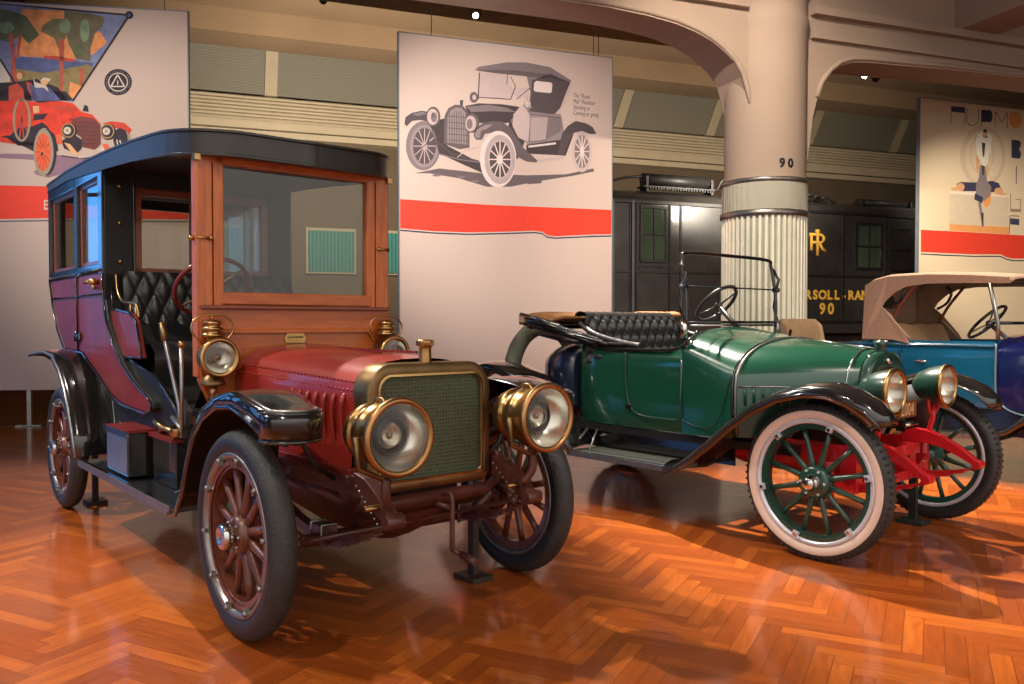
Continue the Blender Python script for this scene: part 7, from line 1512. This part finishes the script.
# ================================================================ THE BLUE CAR
def blue_car():
    R = thing('antique_convertible', 'teal blue antique convertible with raised tan canvas top, cut off by the right edge', 'car', (5.171, 6.526, 0), math.radians(-49))
    b = MB(); st = []
    for x, w, zt in ((-3.35, .30, .92), (-3.15, .42, 1.02), (-2.9, .50, 1.08), (-2.6, .56, 1.12), (-2.3, .60, 1.14), (-2.1, .615, 1.15)): st.append(hood_ring(x, w, zt, .52, w*.92, .12, 3))
    b.loft(st, BLUE, cap=True); bd = b.build('body', R)
    b = MB()
    for s in (-1, 1):
        rows = [[(x, s*w*.94, .50), (x, s*w, .70), (x, s*w, 1.0), (x, s*w*.985, 1.10), (x, s*w*.95, 1.145), (x, s*(w-.06), 1.14), (x, s*(w-.06), .8)] for x, w in ((-2.12, .615), (-1.8, .62), (-1.4, .62), (-1.03, .615))]
        b.loft(rows, BLUE)
        b.tube([(x, s*.617, 1.105) for x in (-2.6, -2.1, -1.5, -1.03)], .009, NICKEL if 0 else BLUE, 6)
    b.box((-1.55, 0, .6), (1.1, 1.1, .04), BLACKM)
    b.build('body_side', bd)
    b = MB()
    for s in (-1, 1):
        b.tube(smooth_path([(-1.02, s*.622, 1.13), (-1.02, s*.624, .8), (-1.0, s*.624, .66), (-.90, s*.624, .57), (-.72, s*.622, .53)], 5), .008, mat('grey_blue_beading', (120, 140, 150), .3, .3), 6)
        b.tube([(-1.80, s*.622, 1.12), (-1.80, s*.624, .62)], .004, BLUED, 6)
    b.build('door_seam', bd)
    for s in (-1, 1):
        b = MB(); b.cyl((-1.63, s*.62, .965), (-1.63, s*.65, .965), .016, NICKEL, 10); b.tube([(-1.67, s*.65, .965), (-1.57, s*.65, .962)], .010, NICKEL, 8); b.build('door_handle', bd)
    # cowl, hood, radiator (beyond the frame edge)
    b = MB(); b.loft([hood_ring(x, w, zt, zb, w*.95, .2, 2.4) for x, w, zt, zb in ((-1.03, .615, 1.20, .52), (-.8, .61, 1.22, .52), (-.55, .56, 1.20, .54))], BLUED); cw = b.build('cowl', R)
    b = MB(); b.loft([hood_ring(x, w, zt, zb, w*.95, .2, 2.4) for x, w, zt, zb in ((-.54, .55, 1.195, .56), (-.2, .40, 1.17, .58), (.25, .30, 1.13, .60))], BLUED, cap=True); b.build('hood', R)
    b = MB(); b.loft([hood_ring(x, w, zt, .58, w, .2, 2.4) for x, w, zt in ((.24, .31, 1.15), (.32, .31, 1.15), (.335, .28, 1.12))], NICKEL, cap=True); b.build('radiator_shell', R)
    # tan interior
    b = MB(); b.loft([[(x, y, z+.006*math.sin(18*y)) for y in [-.54+1.08*k/24 for k in range(25)]] for x, z in ((-1.75, .95), (-1.9, 1.28), (-1.97, 1.30), (-2.05, 1.2), (-2.08, 1.0))], TANL); b.loft([[(x, y, z) for y in [-.54+1.08*k/12 for k in range(13)]] for x, z in ((-1.85, .93), (-1.5, .98), (-1.3, .96), (-1.28, .8))], TANL); b.build('seat', R)
    # rumble seat back left of the top
    b = MB(); rows = []
    for y in (-.50, -.46, 0, .44, .50): 
        e = .03 if abs(y) > .48 else 0; Y = -.06+y*.72; rows.append([(-3.02+e, Y, .98), (-3.08+e, Y, 1.27), (-3.11, Y, 1.345-e), (-3.16, Y, 1.345-e), (-3.16, Y, .98)])
    b.loft(rows, TANL, closed=True, cap=True, smooth=False); b.build('rumble_seat', R, .02)
    # canvas top
    XS = [(-2.16, 1.16), (-2.165, 1.40), (-2.16, 1.64), (-2.10, 1.70), (-1.95, 1.735), (-1.6, 1.74), (-1.25, 1.72), (-.98, 1.69), (-.92, 1.66)]
    b = MB(); rows = []
    for x, z in XS:
        cr = .03 if z > 1.6 else 0; w = .57 if z > 1.3 else .60
        rows.append([(x-(.03*(1-(y/w)**2) if x < -2.1 else 0), y, z+cr*(1-(y/w)**2)+(-.015 if abs(y) > w*.98 and cr else 0)) for y in [w*(-1+k/8) for k in range(17)]])
    b.loft(rows, TAN); tp = b.build('canvas_top', R, solid=.012)
    for s in (-1, 1):
        b = MB(); val = [(-2.16, 1.655), (-2.06, 1.70), (-1.95, 1.725), (-1.6, 1.73), (-1.25, 1.71), (-.94, 1.68), (-.93, 1.63), (-1.3, 1.645), (-1.6, 1.65), (-1.78, 1.63), (-1.88, 1.58), (-1.97, 1.50), (-2.0, 1.45), (-1.92, 1.38), (-1.78, 1.20), (-1.73, 1.11), (-1.80, 1.13), (-1.9, 1.15), (-2.17, 1.15)]
        b.prism(val, lambda u, v, t: (u, s*(t+(0 if v > 1.3 else .03)), v), .570, .582, TAN); b.build('top_side_flap', tp)
    b = MB(); b.prism([(-.30, 1.45), (.30, 1.45), (.30, 1.62), (-.30, 1.62)], lambda u, v, t: (t, u, v), -2.192, -2.186, mat('dim_rear_window', (72, 66, 58), .2)); b.build('rear_window', tp)
    b = MB()
    for s in (-1, 1):
        b.tube(smooth_path([(-2.0, s*.53, 1.18), (-1.86, s*.54, 1.45), (-1.7, s*.54, 1.66)], 4), .014, WOODR, 8); b.tube(smooth_path([(-1.95, s*.52, 1.44), (-1.86, s*.53, 1.50), (-1.82, s*.53, 1.60), (-1.86, s*.52, 1.66)], 4), .013, BLACK, 8)
        b.tube([(-1.98, s*.54, 1.40), (-1.76, s*.55, 1.16)], .012, TAN, 6)
    for x in (-1.7, -1.3): b.tube([(x, -.55, 1.70), (x, 0, 1.73), (x, .55, 1.70)], .014, WOODR, 8)
    b.build('top_bow', tp)
    # windscreen
    b = MB()
    for s in (-1, 1): b.tube([(-1.02, s*.58, 1.16), (-1.02, s*.585, 1.30), (-1.10, s*.56, 1.66)], .018, STEEL, 8)
    b.tube([(-1.10, -.56, 1.66), (-1.10, .56, 1.66)], .014, STEEL, 8); b.tube([(-1.02, -.58, 1.30), (-1.02, .58, 1.30)], .014, BLACK, 8); wf = b.build('windscreen_frame', R)
    b = MB(); b.add([(-1.025, -.56, 1.31), (-1.025, .56, 1.31), (-1.095, .55, 1.65), (-1.095, -.55, 1.65)], [(0, 1, 2, 3)], GLASSC); b.build('windscreen_glass', wf)
    steering_wheel(R, (-1.36, .16, 1.31), (-.72, 0, .70), .20, BLACK, STEEL, (-1.0, .16, .98))
    # fenders, boards, wheels
    FS = [(-1.0, .37, .82, .52, .015), (-.86, .42, .86, .5, .02), (-.7, .55, .88, .48, .03), (-.5, .74, .88, .46, .03), (-.25, .89, .88, .46, .03), (0, .95, .88, .46, .03), (.25, .91, .88, .48, .035), (.42, .80, .87, .52, .04), (.5, .68, .85, .55, .04)]
    RS = [(-2.05, .40, .82, .5, .015), (-2.15, .5, .86, .5, .02), (-2.28, .68, .88, .5, .03), (-2.45, .83, .88, .5, .03), (-2.7, .93, .88, .5, .03), (-2.95, .94, .88, .5, .03), (-3.2, .85, .88, .5, .03), (-3.4, .68, .87, .5, .03)]
    for s in (-1, 1):
        b = MB(); fender(b, FS, BLACK, s, 8, .04); b.build('front_fender', R, solid=.006); b = MB(); fender(b, RS, BLACK, s, 8, .04); b.build('rear_fender', R, solid=.006)
        b = MB(); b.box((-1.5, s*.66, .355), (1.15, .32, .03), BLACKM); rb = b.build('running_board', R, .004); b = MB(); b.box((-1.5, s*.825, .355), (1.16, .01, .04), STEEL); b.build('edge_trim', rb)
        b = MB(); b.box((-1.4, s*.585, .47), (1.5, .05, .22), BLACK); b.build('step_apron', rb)
        headlamp(R, (.38, s*.38, .92), .11, BLACK, NICKEL, .2, 'bullet')
    b = MB()
    for s in (-1, 1): b.box((-1.4, s*.36, .48), (3.8, .05, .09), BLACKM)
    for x in (0, -2.8): b.tube([(x, -.68, .43), (x, .68, .43)], .035, BLACKM)
    b.build('chassis_frame', R)
    for x, s in ((0, -1), (0, 1), (-2.8, -1), (-2.8, 1)): make_wheel('blue', R, (x, s*.745, .43), s > 0)
blue_car()

# ================================================================ AXLE STANDS
def stand(loc, h, m, rz, label):
    root = thing('axle_stand', label, 'stand', loc, rz)
    b = MB(); b.box((0, 0, .0125), (.17, .13, .025), m); b.build('base', root, .003)
    b = MB(); b.box((0, 0, h/2+.01), (.05, .035, h-.02), m); b.box((0, 0, h), (.075, .06, .02), m); b.build('post', root, .003)
IRON = mat('dark_iron', (66, 52, 42), .5, .3, 0, .2, 12); IRONG = mat('dark_green_iron', (46, 52, 46), .45, .3, 0, .2, 12)
def wp(o, th, x, y):
    t = math.radians(th); return (o[0]+x*math.cos(t)-y*math.sin(t), o[1]+x*math.sin(t)+y*math.cos(t), 0)
stand(wp((-.55, 3.87), -50, -.01, .47), .315, IRON, math.radians(-50), 'dark iron axle stand beside the far front wheel of the red limousine')
stand(wp((-.55, 3.87), -50, -3.17, -.55), .385, IRON, math.radians(-50), 'dark iron axle stand beside the near rear wheel of the red limousine')
stand(wp((2.235, 5.01), -49, -.01, .50), .33, IRONG, math.radians(-49), 'dark green axle stand beside the far front wheel of the green roadster')
